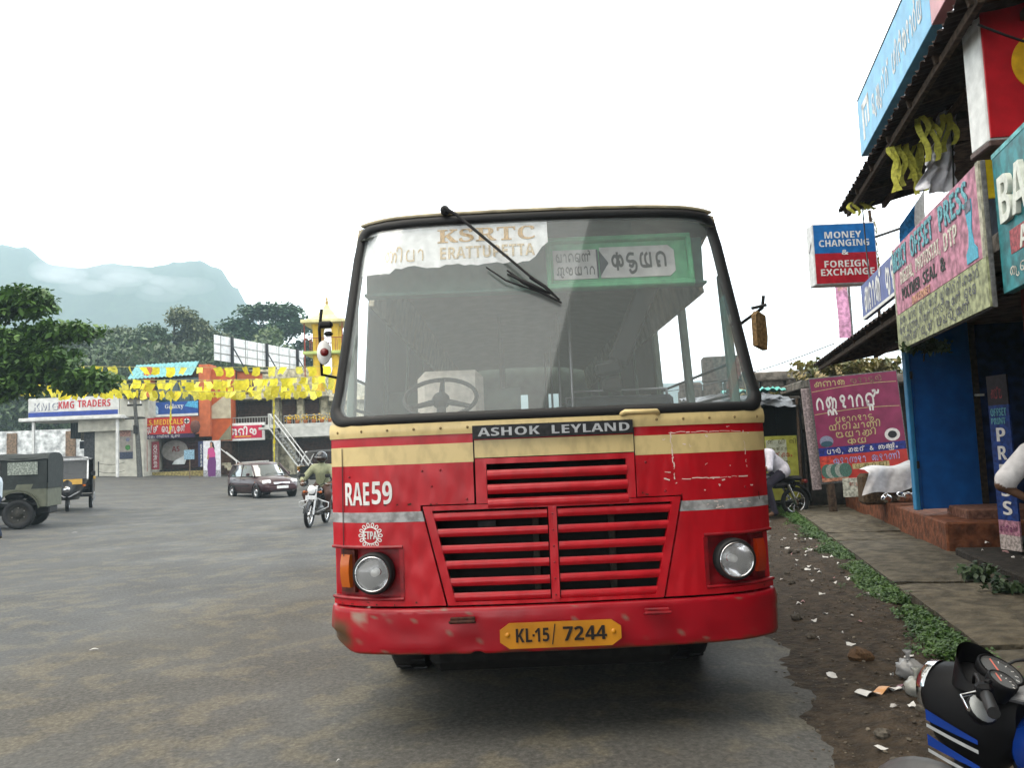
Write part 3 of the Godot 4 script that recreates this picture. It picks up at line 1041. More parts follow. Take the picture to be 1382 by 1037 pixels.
	mb.grid(func(u, v):
		var hw := lerpf(1.188, 1.063, v)
		return bus_p(lerpf(-hw, hw, u), lerpf(1.768, 2.918, v), 0.007), 40, 12)
	part("dust_film", mb, dust_material(), bus)
	# bits of dried sealant along the pillar
	# roof dome over the windscreen, running back to the flat roof
	mb = MB.new()
	mb.grid(func(u, v):
		var x := lerpf(-1.105, 1.105, u)
		var p := bus_p(x, 2.955, 0.014)
		var back := Vector3(x * 1.08, 3.03 - 0.10 * pow(absf(x) / 1.1, 3.0), -1.3)
		var t: float = v
		var q: Vector3 = p.lerp(back, t)
		q.y = p.y + (back.y - p.y) * sin(t * PI / 2) + 0.02 * sin(t * PI)
		if absf(x) > 1.0: q.y -= 0.05 * smooth(1.0, 1.105, absf(x)) * (1 - t)
		return q, 40, 8)
	part("roof_dome", mb, roofc, bus)
	mb = MB.new()
	mb.grid(func(u, v):
		var x := lerpf(-1.1, 1.1, u)
		return Vector3(x, 3.03 - 0.10 * pow(absf(x) / 1.1, 3.0) - 0.02, lerpf(-1.25, -9.4, v)), 16, 2)
	mb.grid(func(u, v):
		var x := lerpf(-1.08, 1.08, u)
		return Vector3(x, 2.98 - 0.10 * pow(absf(x) / 1.1, 3.0) - 0.02, lerpf(-0.42, -9.4, v)), 16, 2)
	part("roof", mb, M("bus_ceiling", Color(0.20, 0.21, 0.19), 0.7, "blotch", 1.0), bus)
	mb = MB.new()
	bus_patch(mb, -1.07, 1.07, 2.965, -1.07, 1.07, 2.985, 0.02, 0.03, 0.006, 40)
	part("rain_gutter", mb, roofc, bus)
	# --- paper and paint strip stuck to the inside of the glass, with faded letters
	mb = MB.new()
	var prev_b := 2.64
	for i in 30:
		var x := lerpf(-1.085, 0.055, i / 30.0); var x2 := lerpf(-1.085, 0.055, (i + 1) / 30.0)
		var top := 2.912
		var low_at := func(xx): return (2.635 if xx < -0.86 else 2.655 if xx < -0.1 else 2.66 + 0.12 * smooth(-0.06, 0.06, xx)) + sin(xx * 23.0) * 0.004 + bumps.get_noise_2d(xx * 60, 2.0) * 0.018
		mb.quad(bus_p(x, low_at.call(x), -0.012), bus_p(x2, low_at.call(x2), -0.012), bus_p(x2, top, -0.012), bus_p(x, top, -0.012), 1)
	var strip := part("sun_strip", mb, M("sun_strip", Color(0.82, 0.84, 0.85), 0.8, "blotch", 3.0), bus)
	var faded := M("faded_orange", Color(0.62, 0.40, 0.16), 0.8, "dirt", 9.0)
	bus_text(letters("KSRTC", 0.58, 0.085, "serif bold"), -0.60, 2.80, -0.0115, faded, strip)
	var fainter := M("fainter_orange", Color(0.70, 0.56, 0.36), 0.8, "dirt", 11.0)
	bus_text(letters("ERATTUPETTA", 0.56, 0.075, "bold"), -0.585, 2.695, -0.0115, fainter, strip)
	bus_text(malayalam("ഡ.ി.പ.്പ.ോ".replace("ഡ", "സ").replace("ോ", "ാ"), 0.24, 0.065, 1.8), -0.92, 2.70, -0.0115, fainter, strip)
	# --- destination board in its green frame
	mb = MB.new()
	mb.box(Vector3(0, 0, 0), Vector3(0.90, 0.035, 0.05), 0.006)
	mb.box(Vector3(0, 0.315, 0), Vector3(0.90, 0.03, 0.05), 0.006)
	mb.box(Vector3(-0.435, 0.157, 0.002), Vector3(0.03, 0.29, 0.05), 0.006)
	mb.box(Vector3(0.435, 0.157, 0.002), Vector3(0.03, 0.29, 0.05), 0.006)
	mb.box(Vector3(0, 0.157, -0.03), Vector3(0.86, 0.30, 0.02))
	var dest := part("destination_board", mb, M("board_green", Color(0.10, 0.42, 0.20), 0.5, "blotch", 2.0), bus, xf(Vector3(0.50, 2.535, -0.46), Vector3(-14, 0, 0)))
	var pale := M("board_pale", Color(0.62, 0.60, 0.60), 0.6, "blotch", 2.0)
	mb = MB.new()
	mb.prism(rect2(-0.405, 0.055, -0.135, 0.255), -0.018, -0.012)
	part("left_plate", mb, pale, dest)
	mb = MB.new()
	mb.prism(PackedVector2Array([Vector2(-0.115, 0.055), Vector2(0.31, 0.055), Vector2(0.345, 0.09), Vector2(0.345, 0.23), Vector2(0.31, 0.265), Vector2(-0.115, 0.265)]), -0.018, -0.011)
	part("right_plate", mb, pale, dest)
	mb = MB.new()
	mb.prism(PackedVector2Array([Vector2(-0.12, 0.065), Vector2(-0.065, 0.155), Vector2(-0.12, 0.245)]), -0.012, -0.008)
	mb.prism(rect2(-0.138, 0.06, -0.128, 0.25), -0.012, -0.008)
	part("arrow", mb, M("ink_blue", Color(0.02, 0.03, 0.05), 0.6, "", 1.0), dest)
	var ink2 := M("ink_soft", Color(0.03, 0.03, 0.035), 0.6, "", 1.0)
	write_ml("വ.ാ.ഗ.മ.ൺ", -0.385, 0.175, 0.215, 0.05, -0.0115, ink2, dest, 2.0)
	write_ml("ഏ.ല.പ്പ.ാ.റ", -0.385, 0.085, 0.235, 0.05, -0.0115, ink2, dest, 2.0)
	write_ml("ക.ട്ട.പ്പ.ന", -0.04, 0.125, 0.33, 0.085, -0.0105, ink2, dest, 2.6)
	# header shelf behind it
	mb = MB.new()
	mb.box(Vector3(-0.02, 2.70, -0.62), Vector3(2.12, 0.30, 0.03), 0.005)
	mb.box(Vector3(-0.02, 2.545, -0.58), Vector3(2.12, 0.02, 0.12), 0.004)
	part("header_panel", mb, M("header_green", Color(0.10, 0.22, 0.17), 0.6, "blotch", 1.5), bus)
	# --- wipers hanging from the top
	mb = MB.new()
	mb.lathe([Vector2(0.028, 0), Vector2(0.028, 0.03), Vector2(0.018, 0.045), Vector2(0, 0.05)], 12, Transform3D(Basis(Vector3.RIGHT, Vector3.BACK, Vector3.DOWN), bus_p(-0.545, 2.985, 0.03)))
	mb.tube([bus_p(-0.545, 2.985, 0.07), bus_p(-0.47, 2.93, 0.075), bus_p(-0.05, 2.52, 0.055)], [0.014, 0.011, 0.008], 6)
	var wip := part("wiper_arm", mb, black, bus)
	mb = MB.new()
	mb.tube([bus_p(-0.19, 2.585, 0.03), bus_p(-0.10, 2.50, 0.04), bus_p(0.11, 2.375, 0.025)], [0.006, 0.012, 0.006], 6)
	mb.tube([bus_p(-0.31, 2.61, 0.03), bus_p(-0.2, 2.52, 0.035), bus_p(0.02, 2.43, 0.028)], [0.005, 0.006, 0.005], 6)
	mb.tube([bus_p(-0.19, 2.56, 0.035), bus_p(-0.05, 2.475, 0.05), bus_p(0.05, 2.43, 0.03)], [0.006, 0.014, 0.006], 6)
	mb.tube([bus_p(-0.06, 2.53, 0.045), bus_p(0.02, 2.465, 0.05), bus_p(0.10, 2.39, 0.03)], [0.012, 0.012, 0.006], 6)
	part("wiper_blade", mb, rubber, wip)
	# --- mirrors on both sides
	mb = MB.new()
	mb.tube([Vector3(-1.2, 2.02, -0.42), Vector3(-1.3, 2.04, -0.3), Vector3(-1.30, 2.3, -0.26), Vector3(-1.285, 2.42, -0.26)], 0.009, 6)
	mb.box(Vector3(-1.265, 2.33, -0.27), Vector3(0.08, 0.04, 0.05), 0.012)
	mb.box(Vector3(-1.25, 2.275, -0.27), Vector3(0.05, 0.03, 0.04), 0.012)
	var mir := part("mirror_arm", mb, black, bus)
	mb = MB.new()
	mb.lathe([Vector2(0.0, -0.03), Vector2(0.075, -0.028), Vector2(0.085, 0.0), Vector2(0.075, 0.012), Vector2(0.0, 0.02)], 20, Transform3D(Basis(Vector3(0.5, 0, 0), Vector3.BACK * 0.7, Vector3(0, -0.85, 0)), Vector3(-1.275, 2.165, -0.26)))
	part("mirror_back", mb, white, mir)
	mb = MB.new()
	mb.lathe([Vector2(0.024, 0.008), Vector2(0.024, 0.018), Vector2(0.0, 0.021)], 16, Transform3D(Basis(Vector3.RIGHT, Vector3.BACK, Vector3.DOWN), Vector3(-1.27, 2.165, -0.26)))
	part("red_reflector", mb, paint("dark_red", Color(0.16, 0.01, 0.012)), mir)
	mb = MB.new()
	mb.tube([Vector3(1.19, 2.25, -0.45), Vector3(1.30, 2.33, -0.3), Vector3(1.305, 2.40, -0.28)], 0.010, 6)
	mb.tube([Vector3(1.235, 2.33, -0.3), Vector3(1.32, 2.345, -0.28)], 0.010, 6)
	var mir2 := part("mirror_arm", mb, black, bus)
	mb = MB.new()
	mb.prism(PackedVector2Array([Vector2(-0.055, -0.11), Vector2(0.045, -0.14), Vector2(0.06, -0.05), Vector2(0.05, 0.1), Vector2(-0.03, 0.13), Vector2(-0.055, 0.1)]), -0.02, 0.02)
	part("mirror_back", mb, M("mirror_tan", Color(0.20, 0.12, 0.05), 0.7, "dirt", 4.0), mir2, xf(Vector3(1.275, 2.20, -0.3), Vector3(0, 35, 0)).scaled_local(Vector3.ONE * 0.85))
	bus_body(bus, red, cream, roofc, inside, grey_in, green_in, black, rubber)

func dust_material() -> StandardMaterial3D:
	var n := FastNoiseLite.new(); n.seed = 71; n.frequency = 0.05; n.fractal_octaves = 4
	var g := FastNoiseLite.new(); g.seed = 72; g.frequency = 0.3; g.fractal_octaves = 2
	var im := Image.create(512, 512, false, Image.FORMAT_RGBA8)
	for y in 512:
		for x in 512:
			var a := 0.002 + 0.028 * n.get_noise_2d(x * 3.0, y * 0.12) + 0.04 * n.get_noise_2d(x * 0.3, y * 0.3) + 0.03 * g.get_noise_2d(x, y)
			im.set_pixel(x, y, Color(0.60, 0.62, 0.64, clampf(a, 0.0, 0.4)))
	var m := StandardMaterial3D.new()
	m.resource_name = "dust_film"
	m.transparency = BaseMaterial3D.TRANSPARENCY_ALPHA
	m.albedo_texture = ImageTexture.create_from_image(im)
	m.uv1_triplanar = true
	m.uv1_scale = Vector3.ONE * 0.8
	m.roughness = 0.9
	return m

func hatch_frame(x0: float, x1: float, y0: float, y1: float) -> MB:
	var mb := MB.new()
	bus_patch(mb, x0, x1, y1 - 0.03, x0, x1, y1, 0.006, 0.03)
	bus_patch(mb, x0, x1, y0, x0, x1, y0 + 0.026, 0.006, 0.03)
	bus_patch(mb, x0, x0 + 0.06, y0 + 0.026, x0, x0 + 0.06, y1 - 0.03, 0.006, 0.03)
	bus_patch(mb, x1 - 0.045, x1, y0 + 0.026, x1 - 0.045, x1, y1 - 0.03, 0.006, 0.03)
	for y in [1.464, 1.386]:
		pass
	return mb

func bumper(bus: Node3D):
	var path := []
	var hwid := 1.205
	for i in 13:
		path.append([Vector3(-hwid, 0, -0.62 + i * 0.03), Vector3(-1, 0, 0)])
	for i in 90:
		var x := lerpf(-1.2, 1.2, i / 89.0)
		var n := bus_n(x, 0.6)
		path.append([Vector3(x * 0.985, 0, bus_z(x, 0.6) - 0.01), n])
	for i in 13:
		path.append([Vector3(hwid, 0, -0.26 - i * 0.03), Vector3(1, 0, 0)])
	var prof := [Vector2(-0.03, 0.705), Vector2(0.03, 0.728), Vector2(0.046, 0.724), Vector2(0.053, 0.712), Vector2(0.056, 0.67), Vector2(0.058, 0.60), Vector2(0.056, 0.53), Vector2(0.052, 0.492), Vector2(0.045, 0.487), Vector2(0.0, 0.486), Vector2(-0.02, 0.49)]
	var n1 := FastNoiseLite.new(); n1.seed = 44; n1.frequency = 6.0; n1.fractal_octaves = 4
	var P := func(i: int, k: int) -> Vector3:
		var a: Vector3 = path[i][0]; var n: Vector3 = path[i][1]
		var q: Vector3 = a + n * prof[k].x + Vector3.UP * prof[k].y
		# knocks and dents
		q += n * n1.get_noise_2d(q.x * 0.35, q.y) * 0.01
		if q.x < -1.08 and q.y < 0.6:
			q.y += 0.05 * smooth(-1.08, -1.26, q.x)
			q -= n * 0.02 * smooth(-1.1, -1.24, q.x)
		if absf(q.x + 0.42) < 0.03 and q.y < 0.5:
			q.y += 0.012
		return q
	var C := func(p: Vector3) -> Color:
		var red := Color(0.32, 0.0035, 0.009)
		var rust := Color(0.085, 0.042, 0.018)
		var bare := Color(0.22, 0.12, 0.09)
		var t := n1.get_noise_2d(p.x * 1.2, p.y * 1.6)
		var d := smooth(0.10, 0.0, Vector2((p.x + 1.2) * 1.2, (p.y - 0.56) * 0.9).length() + t * 0.05 - 0.04)
		var e := smooth(0.03, 0.0, Vector2((p.x + 1.06), (p.y - 0.665)).length() + t * 0.07 - 0.01)
		var low := smooth(0.505, 0.488, p.y + t * 0.02)
		var k := n1.get_noise_2d(p.x * 4.0 + 30.0, p.y * 4.0)
		return red.lerp(bare, smooth(0.5, 0.56, k)).lerp(rust, maxf(d, low * 0.8)).lerp(Color(0.3, 0.2, 0.16), e)
	var mb := MB.new()
	for i in path.size() - 1:
		for k in prof.size() - 1:
			for sub in 3:
				var pa: Vector3 = P.call(i, k).lerp(P.call(i, k + 1), sub / 3.0); var pb: Vector3 = P.call(i + 1, k).lerp(P.call(i + 1, k + 1), sub / 3.0)
				var pc: Vector3 = P.call(i + 1, k).lerp(P.call(i + 1, k + 1), (sub + 1) / 3.0); var pd: Vector3 = P.call(i, k).lerp(P.call(i, k + 1), (sub + 1) / 3.0)
				mb.empty = false
				mb.st.set_smooth_group(1)
				for q in [pa, pb, pc, pa, pc, pd]:
					mb.st.set_color(C.call(q))
					mb.v(q)
	var m := paint("bumper_paint", Color.WHITE, 0.42)
	m.albedo_texture = tex["blotch"]
	m.vertex_color_use_as_albedo = true
	part("bumper", mb, m, bus)

func bus_body(bus: Node3D, red, cream, roofc, inside, grey_in, green_in, black, rubber):
	var mb: MB
	for s in [-1, 1]:
		mb = MB.new()
		mb.box(Vector3(s * 1.225, 1.0, -4.95), Vector3(0.035, 0.9, 9.3), 0.004)
		part("side_panel", mb, red, bus)
		mb = MB.new()
		mb.box(Vector3(s * 1.222, 1.56, -4.95), Vector3(0.035, 0.215, 9.3), 0.004)
		part("waist_rail", mb, cream, bus)
		mb = MB.new()
		mb.box(Vector3(s * 1.085, 2.74, -5.3), Vector3(0.035, 0.36, 8.6), 0.004, Basis.from_euler(Vector3(0, 0, s * 0.2)))
		part("cant_rail", mb, roofc, bus)
		for i in 8:
			mb = MB.new()
			mb.bar(Vector3(s * 1.205, 1.6, -0.62 - i * 1.25), Vector3(s * 1.17, 2.62, -0.68 - i * 1.25), 0.10 if i else 0.07, 0.05, 0.008, Vector3.RIGHT)
			part("window_post", mb, inside, bus)
		for i in 7:
			if s > 0 and i < 2:
				continue
			mb = MB.new()
			mb.bar(Vector3(s * 1.215, 1.66, -1.245 - i * 1.25 - (0.22 if i == 0 else 0.0)), Vector3(s * 1.15, 2.80, -1.3 - i * 1.25 - (0.22 if i == 0 else 0.0)), 1.15 if i else 0.72, 0.012, 0.003, Vector3.RIGHT)
			part("window_shutter", mb, grey_in, bus)
		mb = MB.new()
		for y in [1.85, 2.05]:
			mb.tube([Vector3(s * 1.2, y, -0.7), Vector3(s * 1.2, y, -9.4)], 0.011, 6)
		part("window_bar", mb, grey_in, bus)
		# green lining below the windows
		mb = MB.new()
		mb.box(Vector3(s * 1.19, 1.35, -4.95), Vector3(0.02, 0.6, 9.1))
		part("inner_lining", mb, green_in if s > 0 else inside, bus)
	mb = MB.new()
	mb.box(Vector3(0, 0.9, -5.0), Vector3(2.4, 0.06, 9.3))
	part("floor", mb, grey_in, bus)
	mb = MB.new()
	mb.box(Vector3(0, 1.35, -9.5), Vector3(2.44, 1.0, 0.05))
	mb.box(Vector3(0, 2.75, -9.5), Vector3(2.3, 0.5, 0.05))
	for q in [[-0.85, 0.6], [-0.2, 0.3], [0.25, 0.35], [0.9, 0.6]]:
		mb.box(Vector3(q[0], 2.2, -9.5), Vector3(q[1], 0.8, 0.05))
	part("rear_wall", mb, inside, bus)
	# dashboard
	mb = MB.new()
	mb.grid(func(u, v):
		var x := lerpf(-1.17, 1.17, u)
		var f := bus_p(x, 1.74, -0.05)
		return f.lerp(Vector3(x, 1.66, -0.62), v), 24, 3)
	mb.box(Vector3(0, 1.42, -0.62), Vector3(2.3, 0.48, 0.04), 0.01)
	part("dashboard", mb, grey_in, bus)
	# steering wheel and column
	var wx := Transform3D(Basis.from_euler(Vector3(0.62, 0, 0)), Vector3(-0.64, 1.90, -0.66))
	mb = MB.new()
	var ring := []
	for i in 33:
		ring.append(wx * Vector3(cos(TAU * i / 32) * 0.225, 0, sin(TAU * i / 32) * 0.225))
	mb.tube(ring, 0.014, 8, false)
	var sw := part("steering_wheel", mb, black, bus)
	mb = MB.new()
	for a in [PI / 2 + PI, PI / 6, PI * 5 / 6]:
		mb.tube([wx * Vector3(0, -0.02, 0), wx * Vector3(cos(a) * 0.22, 0, sin(a) * 0.22)], [0.022, 0.014], 8)
	mb.lathe([Vector2(0.05, -0.05), Vector2(0.055, 0.0), Vector2(0.04, 0.02), Vector2(0, 0.025)], 14, wx)
	mb.tube([wx * Vector3(0, -0.03, 0), Vector3(-0.64, 1.2, -0.45)], 0.03, 8)
	part("spokes", mb, black, sw)
	# driver's seat with a pale cover
	mb = MB.new()
	mb.box(Vector3(-0.62, 1.52, -0.98), Vector3(0.48, 0.14, 0.46), 0.05)
	mb.box(Vector3(-0.62, 1.2, -0.98), Vector3(0.3, 0.6, 0.3), 0.02)
	part("driver_seat", mb, grey_in, bus)
	mb = MB.new()
	mb.box(Vector3(-0.62, 1.88, -1.22), Vector3(0.46, 0.50, 0.12), 0.06, Basis.from_euler(Vector3(-0.12, 0, 0)))
	part("driver_backrest", mb, M("seat_cover", Color(0.82, 0.77, 0.68), 0.9, "blotch", 3.0), bus)
	# partition behind the driver
	mb = MB.new()
	mb.box(Vector3(-0.65, 1.5, -2.0), Vector3(1.05, 1.1, 0.03), 0.004)
	part("partition", mb, inside, bus)
	# rows of seats with grab rails
	var seat := M("bus_seat", Color(0.03, 0.035, 0.05), 0.7, "blotch", 2.0)
	var rail := metal("grab_rail", Color(0.4, 0.4, 0.42), 0.4)
	for i in 8:
		for s in [-1, 1]:
			if i == 0 and s < 0:
				continue
			var z := -2.2 - i * 0.85
			mb = MB.new()
			mb.box(Vector3(s * 0.72, 1.35, z), Vector3(0.9, 0.1, 0.42), 0.03)
			mb.box(Vector3(s * 0.72, 1.68, z - 0.22), Vector3(0.9, 0.6, 0.07), 0.03, Basis.from_euler(Vector3(-0.12, 0, 0)))
			var st := part("passenger_seat", mb, seat, bus)
			mb = MB.new()
			mb.tube([Vector3(s * 1.12, 1.9, z - 0.25), Vector3(s * 1.12, 2.03, z - 0.27), Vector3(s * 0.32, 2.03, z - 0.27), Vector3(s * 0.32, 1.9, z - 0.25)], 0.013, 6)
			mb.tube([Vector3(s * 0.3, 0.93, z), Vector3(s * 0.3, 2.95, z)], 0.015, 6) if i % 2 == 0 else null
			part("grab_rail", mb, rail, st)
	# a dark folded sun blind and its arm on the near side, right of the board
	mb = MB.new()
	mb.bar(Vector3(0.72, 2.62, -0.62), Vector3(0.46, 2.06, -0.52), 0.13, 0.05, 0.015, Vector3.BACK)
	mb.box(Vector3(0.40, 2.03, -0.50), Vector3(0.17, 0.09, 0.07), 0.02, Basis.from_euler(Vector3(0, 0, 0.2)))
	mb.box(Vector3(0.42, 1.93, -0.50), Vector3(0.13, 0.09, 0.05), 0.02, Basis.from_euler(Vector3(0, 0, 0.1)))
	part("inside_mirror_arm", mb, black, bus)
	# chassis, axles and wheels
	mb = MB.new()
	for s in [-1, 1]:
		mb.box(Vector3(s * 0.42, 0.66, -4.8), Vector3(0.09, 0.22, 9.0), 0.01)
	mb.box(Vector3(0, 0.55, -1.7), Vector3(1.7, 0.14, 0.14), 0.03)
	mb.box(Vector3(0, 0.55, -6.9), Vector3(1.7, 0.2, 0.2), 0.03)
	mb.box(Vector3(0, 0.70, -1.0), Vector3(2.2, 0.3, 0.9), 0.02)
	mb.box(Vector3(0.1, 0.6, -2.8), Vector3(0.8, 0.4, 1.4), 0.05)
	mb.box(Vector3(0, 0.40, -1.0), Vector3(1.5, 0.32, 0.9), 0.06)
	mb.box(Vector3(0, 0.52, -0.55), Vector3(1.7, 0.22, 0.5), 0.02)
	part("chassis", mb, M("underbody", Color(0.01, 0.009, 0.008), 0.9, "dirt", 2.0), bus)
	for z in [-1.7, -6.9]:
		for s in [-1, 1]:
			wheel("wheel", bus, Vector3(s * 0.98, 0.5, z), 0.5, 0.27, s, rubber, M("wheel_rim_red", Color(0.2, 0.02, 0.02), 0.6, "dirt", 3.0))

func wheel(called: String, parent: Node3D, at: Vector3, r: float, w: float, side: float, tyre_m: Material, rim_m: Material, turn := 0.0):
	var t := Transform3D(Basis(Vector3.UP, deg_to_rad(turn)) * Basis(Vector3.BACK, -side * PI / 2), at)
	var mb := MB.new()
	var ri := r * 0.62
	mb.lathe([Vector2(ri, -w * 0.5), Vector2(r * 0.9, -w * 0.5), Vector2(r * 0.975, -w * 0.42), Vector2(r, -w * 0.3), Vector2(r, w * 0.3), Vector2(r * 0.975, w * 0.42), Vector2(r * 0.9, w * 0.5), Vector2(ri * 1.04, w * 0.47), Vector2(ri, w * 0.4)], 32, t)
	for k in 36:
		var a := TAU * k / 36
		mb.box(t * Vector3(cos(a) * r * 1.0, (w * 0.2) * (1 if k % 2 else -1), sin(a) * r * 1.0), Vector3(0.03 * r, w * 0.36, 0.055 * r), 0.0, t.basis * Basis(Vector3.UP, -a))
	var o := part(called, mb, tyre_m, parent)
	mb = MB.new()
	mb.lathe([Vector2(ri, w * 0.4), Vector2(ri * 0.94, w * 0.42), Vector2(ri * 0.9, w * 0.15), Vector2(ri * 0.5, w * 0.2), Vector2(ri * 0.45, w * 0.38), Vector2(0, w * 0.4)], 24, t)
	part("rim", mb, rim_m, o)
	mb = MB.new()
	for k in 6:
		var a := TAU * k / 6
		mb.lathe([Vector2(ri * 0.07, w * 0.17), Vector2(ri * 0.07, w * 0.28), Vector2(0, w * 0.29)], 6, t * Transform3D(Basis.IDENTITY, Vector3(cos(a) * ri * 0.68, 0, sin(a) * ri * 0.68)))
	part("wheel_nuts", mb, metal("nut_steel", Color(0.3, 0.28, 0.26), 0.5), o)
	return o

# ---------------------------------------------------------------- the shop row on the right
const FACING := -103.3   # yaw of a sign that looks out onto the street; its x runs from far to near

func flat(col: Color, key: String, rough := 0.6, map := "dirt", sc := 1.5) -> StandardMaterial3D:
	return M(key, col, rough, map, sc)

func panel(w: float, h: float, thick := 0.03, bevel := 0.004) -> MB:
	var mb := MB.new()
	mb.box(Vector3(w / 2, h / 2, -thick / 2), Vector3(w, h, thick), bevel)
	return mb

func rect_part(called: String, x0, y0, x1, y1, z0, z1, mat, parent):
	var mb := MB.new()
	mb.prism(rect2(x0, y0, x1, y1), z0, z1)
	return part(called, mb, mat, parent)

# one sheet of corrugated iron from a (low edge, near end) along `along`, rising over `rise`
func corrugated(a: Vector3, along: Vector3, rise: Vector3, waves: int, amp := 0.018, ragged := 0.0) -> MB:
	var mb := MB.new()
	var n := along.cross(rise).normalized()
	var f := func(u, v, o): return a + along * u + rise * v + n * (cos(u * waves * TAU) * amp + o) - rise.normalized() * (ragged * sin(u * 37.0 + a.z * 9.0) if v < 0.01 else 0.0)
	mb.grid(func(u, v): return f.call(u, v, 0.002), waves * 6, 3)
	mb.grid(func(u, v): return f.call(1 - u, v, -0.002), waves * 6, 3)
	for i in waves * 6:
		var u0 := i / (waves * 6.0); var u1 := (i + 1) / (waves * 6.0)
		mb.quad(f.call(u0, 0, -0.002), f.call(u1, 0, -0.002), f.call(u1, 0, 0.002), f.call(u0, 0, 0.002))
	return mb

func cloth_sheet(f: Callable, nu: int, nv: int) -> MB:
	var mb := MB.new()
	mb.grid(f, nu, nv, 1)
	return mb

func build_shop_row():
	var yaw := ROW_YAW
	var conc := M("wall_dark", Color(0.16, 0.14, 0.12), 0.9, "dirt", 0.5, 0.6)
	var terra := M("terracotta", Color(0.17, 0.058, 0.026), 0.85, "dirt", 0.8, 0.6)
	var blue := paint("door_blue", Color(0.006, 0.11, 0.42), 0.5)
	var blue_l := paint("door_blue_light", Color(0.03, 0.22, 0.45), 0.5)
	var black: Material = mats["black_metal"]
	var rust := M("rusty_iron", Color(0.055, 0.038, 0.034), 0.85, "dirt", 1.2)
	var timber := M("timber", Color(0.07, 0.045, 0.03), 0.9, "dirt", 1.5)
	var white: Material = mats["white_paint"]
	var mb := MB.new()

	# --- the two-storey shop building
	var b := thing("shop_building", "dark two storey shop building with open ground floor, nearest on the right", "building", row(0, 0), yaw)
	# local frame: x inwards, z towards us
	mb = MB.new()
	mb.box(Vector3(3.4, 2.0, 5.0), Vector3(0.2, 4.0, 14.0))
	part("back_wall", mb, conc, b)
	mb = MB.new()
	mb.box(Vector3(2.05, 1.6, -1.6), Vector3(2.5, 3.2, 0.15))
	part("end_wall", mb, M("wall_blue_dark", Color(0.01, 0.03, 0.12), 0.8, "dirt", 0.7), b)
	mb = MB.new()
	mb.box(Vector3(1.55, 3.12, 4.9), Vector3(3.7, 0.16, 13.4), 0.01)
	part("first_floor_slab", mb, conc, b)
	mb = MB.new()
	mb.box(Vector3(1.9, 0.09, 4.9), Vector3(3.0, 0.18, 13.4), 0.01)
	part("shop_floor", mb, conc, b)
	mb = MB.new()
	mb.box(Vector3(0.80, 4.6, 5.4), Vector3(0.2, 2.8, 12.2))
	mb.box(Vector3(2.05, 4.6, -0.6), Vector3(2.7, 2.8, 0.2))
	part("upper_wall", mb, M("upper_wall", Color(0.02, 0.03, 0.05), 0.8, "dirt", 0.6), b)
	mb = MB.new()
	mb.box(Vector3(2.0, 7.6, 5.4), Vector3(2.4, 3.2, 12.2), 0.02)
	part("top_storey", mb, conc, b)
	# roller shutter with a red frame, and laths
	for z in [1.62, 4.35]:
		mb = MB.new()
		mb.box(Vector3(0.55, 1.55, z), Vector3(0.12, 2.8, 0.12), 0.008)
		part("shutter_frame", mb, paint("frame_red", Color(0.22, 0.015, 0.01), 0.6), b)
	mb = MB.new()
	mb.box(Vector3(0.6, 3.0, 3.0), Vector3(0.2, 0.14, 2.9), 0.01)
	part("shutter_frame", mb, mats["frame_red"], b)
	var sh := part("roller_shutter", MB_box(Vector3(0.68, 1.6, 3.0), Vector3(0.02, 2.7, 2.6)), black, b)
	var lath := M("lath", Color(0.085, 0.06, 0.045), 0.6, "dirt", 2.0)
	for i in 34:
		mb = MB.new()
		mb.box(Vector3(0.64, 0.30 + i * 0.08, 3.0), Vector3(0.03, 0.058, 2.6), 0.013)
		part("lath", mb, lath, sh)
	# pillars of the next bays
	for z in [4.6, 8.4, 11.4]:
		mb = MB.new()
		mb.box(Vector3(0.6, 1.6, z), Vector3(0.3, 3.1, 0.3), 0.01)
		part("pillar", mb, conc, b)
	mb = MB.new()
	mb.box(Vector3(0.8, 1.6, 6.6), Vector3(0.03, 3.0, 3.4))
	mb.box(Vector3(0.8, 1.6, 10.0), Vector3(0.03, 3.0, 2.6))
	part("closed_bays", mb, lath, b)
	# soffit under the upper awning: brown boards
	for i in 8:
		mb = MB.new()
		mb.box(Vector3(0.22, 4.80, -0.62 + i * 0.72 + 0.36), Vector3(0.90, 0.03, 0.71), 0.004)
		part("soffit_board", mb, M("soffit_%d" % (i % 3), Color(0.20, 0.15, 0.11) * (0.8 + 0.15 * (i % 3)), 0.9, "dirt", 1.0), b)
	# upper awning: sheets of corrugated iron on rafters
	for i in 7:
		mb = corrugated(Vector3(-0.82, 4.63, -0.78 + (i + 1) * 0.80), Vector3(0, 0, -0.82), Vector3(2.2, 0.5, 0), 9, 0.016, 0.012)
		part("roof_sheet", mb, rust, b)
	for i in 7:
		mb = MB.new()
		mb.bar(Vector3(-0.76, 4.60, -0.7 + i * 0.9), Vector3(1.1, 5.0, -0.7 + i * 0.9), 0.05, 0.08, 0.005)
		part("rafter", mb, timber, b)
	mb = MB.new()
	mb.bar(Vector3(-0.70, 4.57, -0.75), Vector3(-0.70, 4.57, 4.8), 0.05, 0.07, 0.005)
	mb.bar(Vector3(-0.25, 4.64, -0.75), Vector3(-0.25, 4.64, 4.8), 0.05, 0.07, 0.005)
	part("purlin", mb, timber, b)
	# lower awning
	for i in 9:
		mb = corrugated(Vector3(-0.82, 2.86, -4.45 + (i + 1) * 0.78), Vector3(0, 0, -0.80), Vector3(2.3, 0.42, 0), 9, 0.016, 0.015)
		part("roof_sheet", mb, rust, b)
	for i in 8:
		mb = MB.new()
		mb.bar(Vector3(-0.76, 2.83, -4.35 + i * 0.9), Vector3(1.4, 3.2, -4.35 + i * 0.9), 0.045, 0.07, 0.005)
		part("rafter", mb, timber, b)
	mb = MB.new()
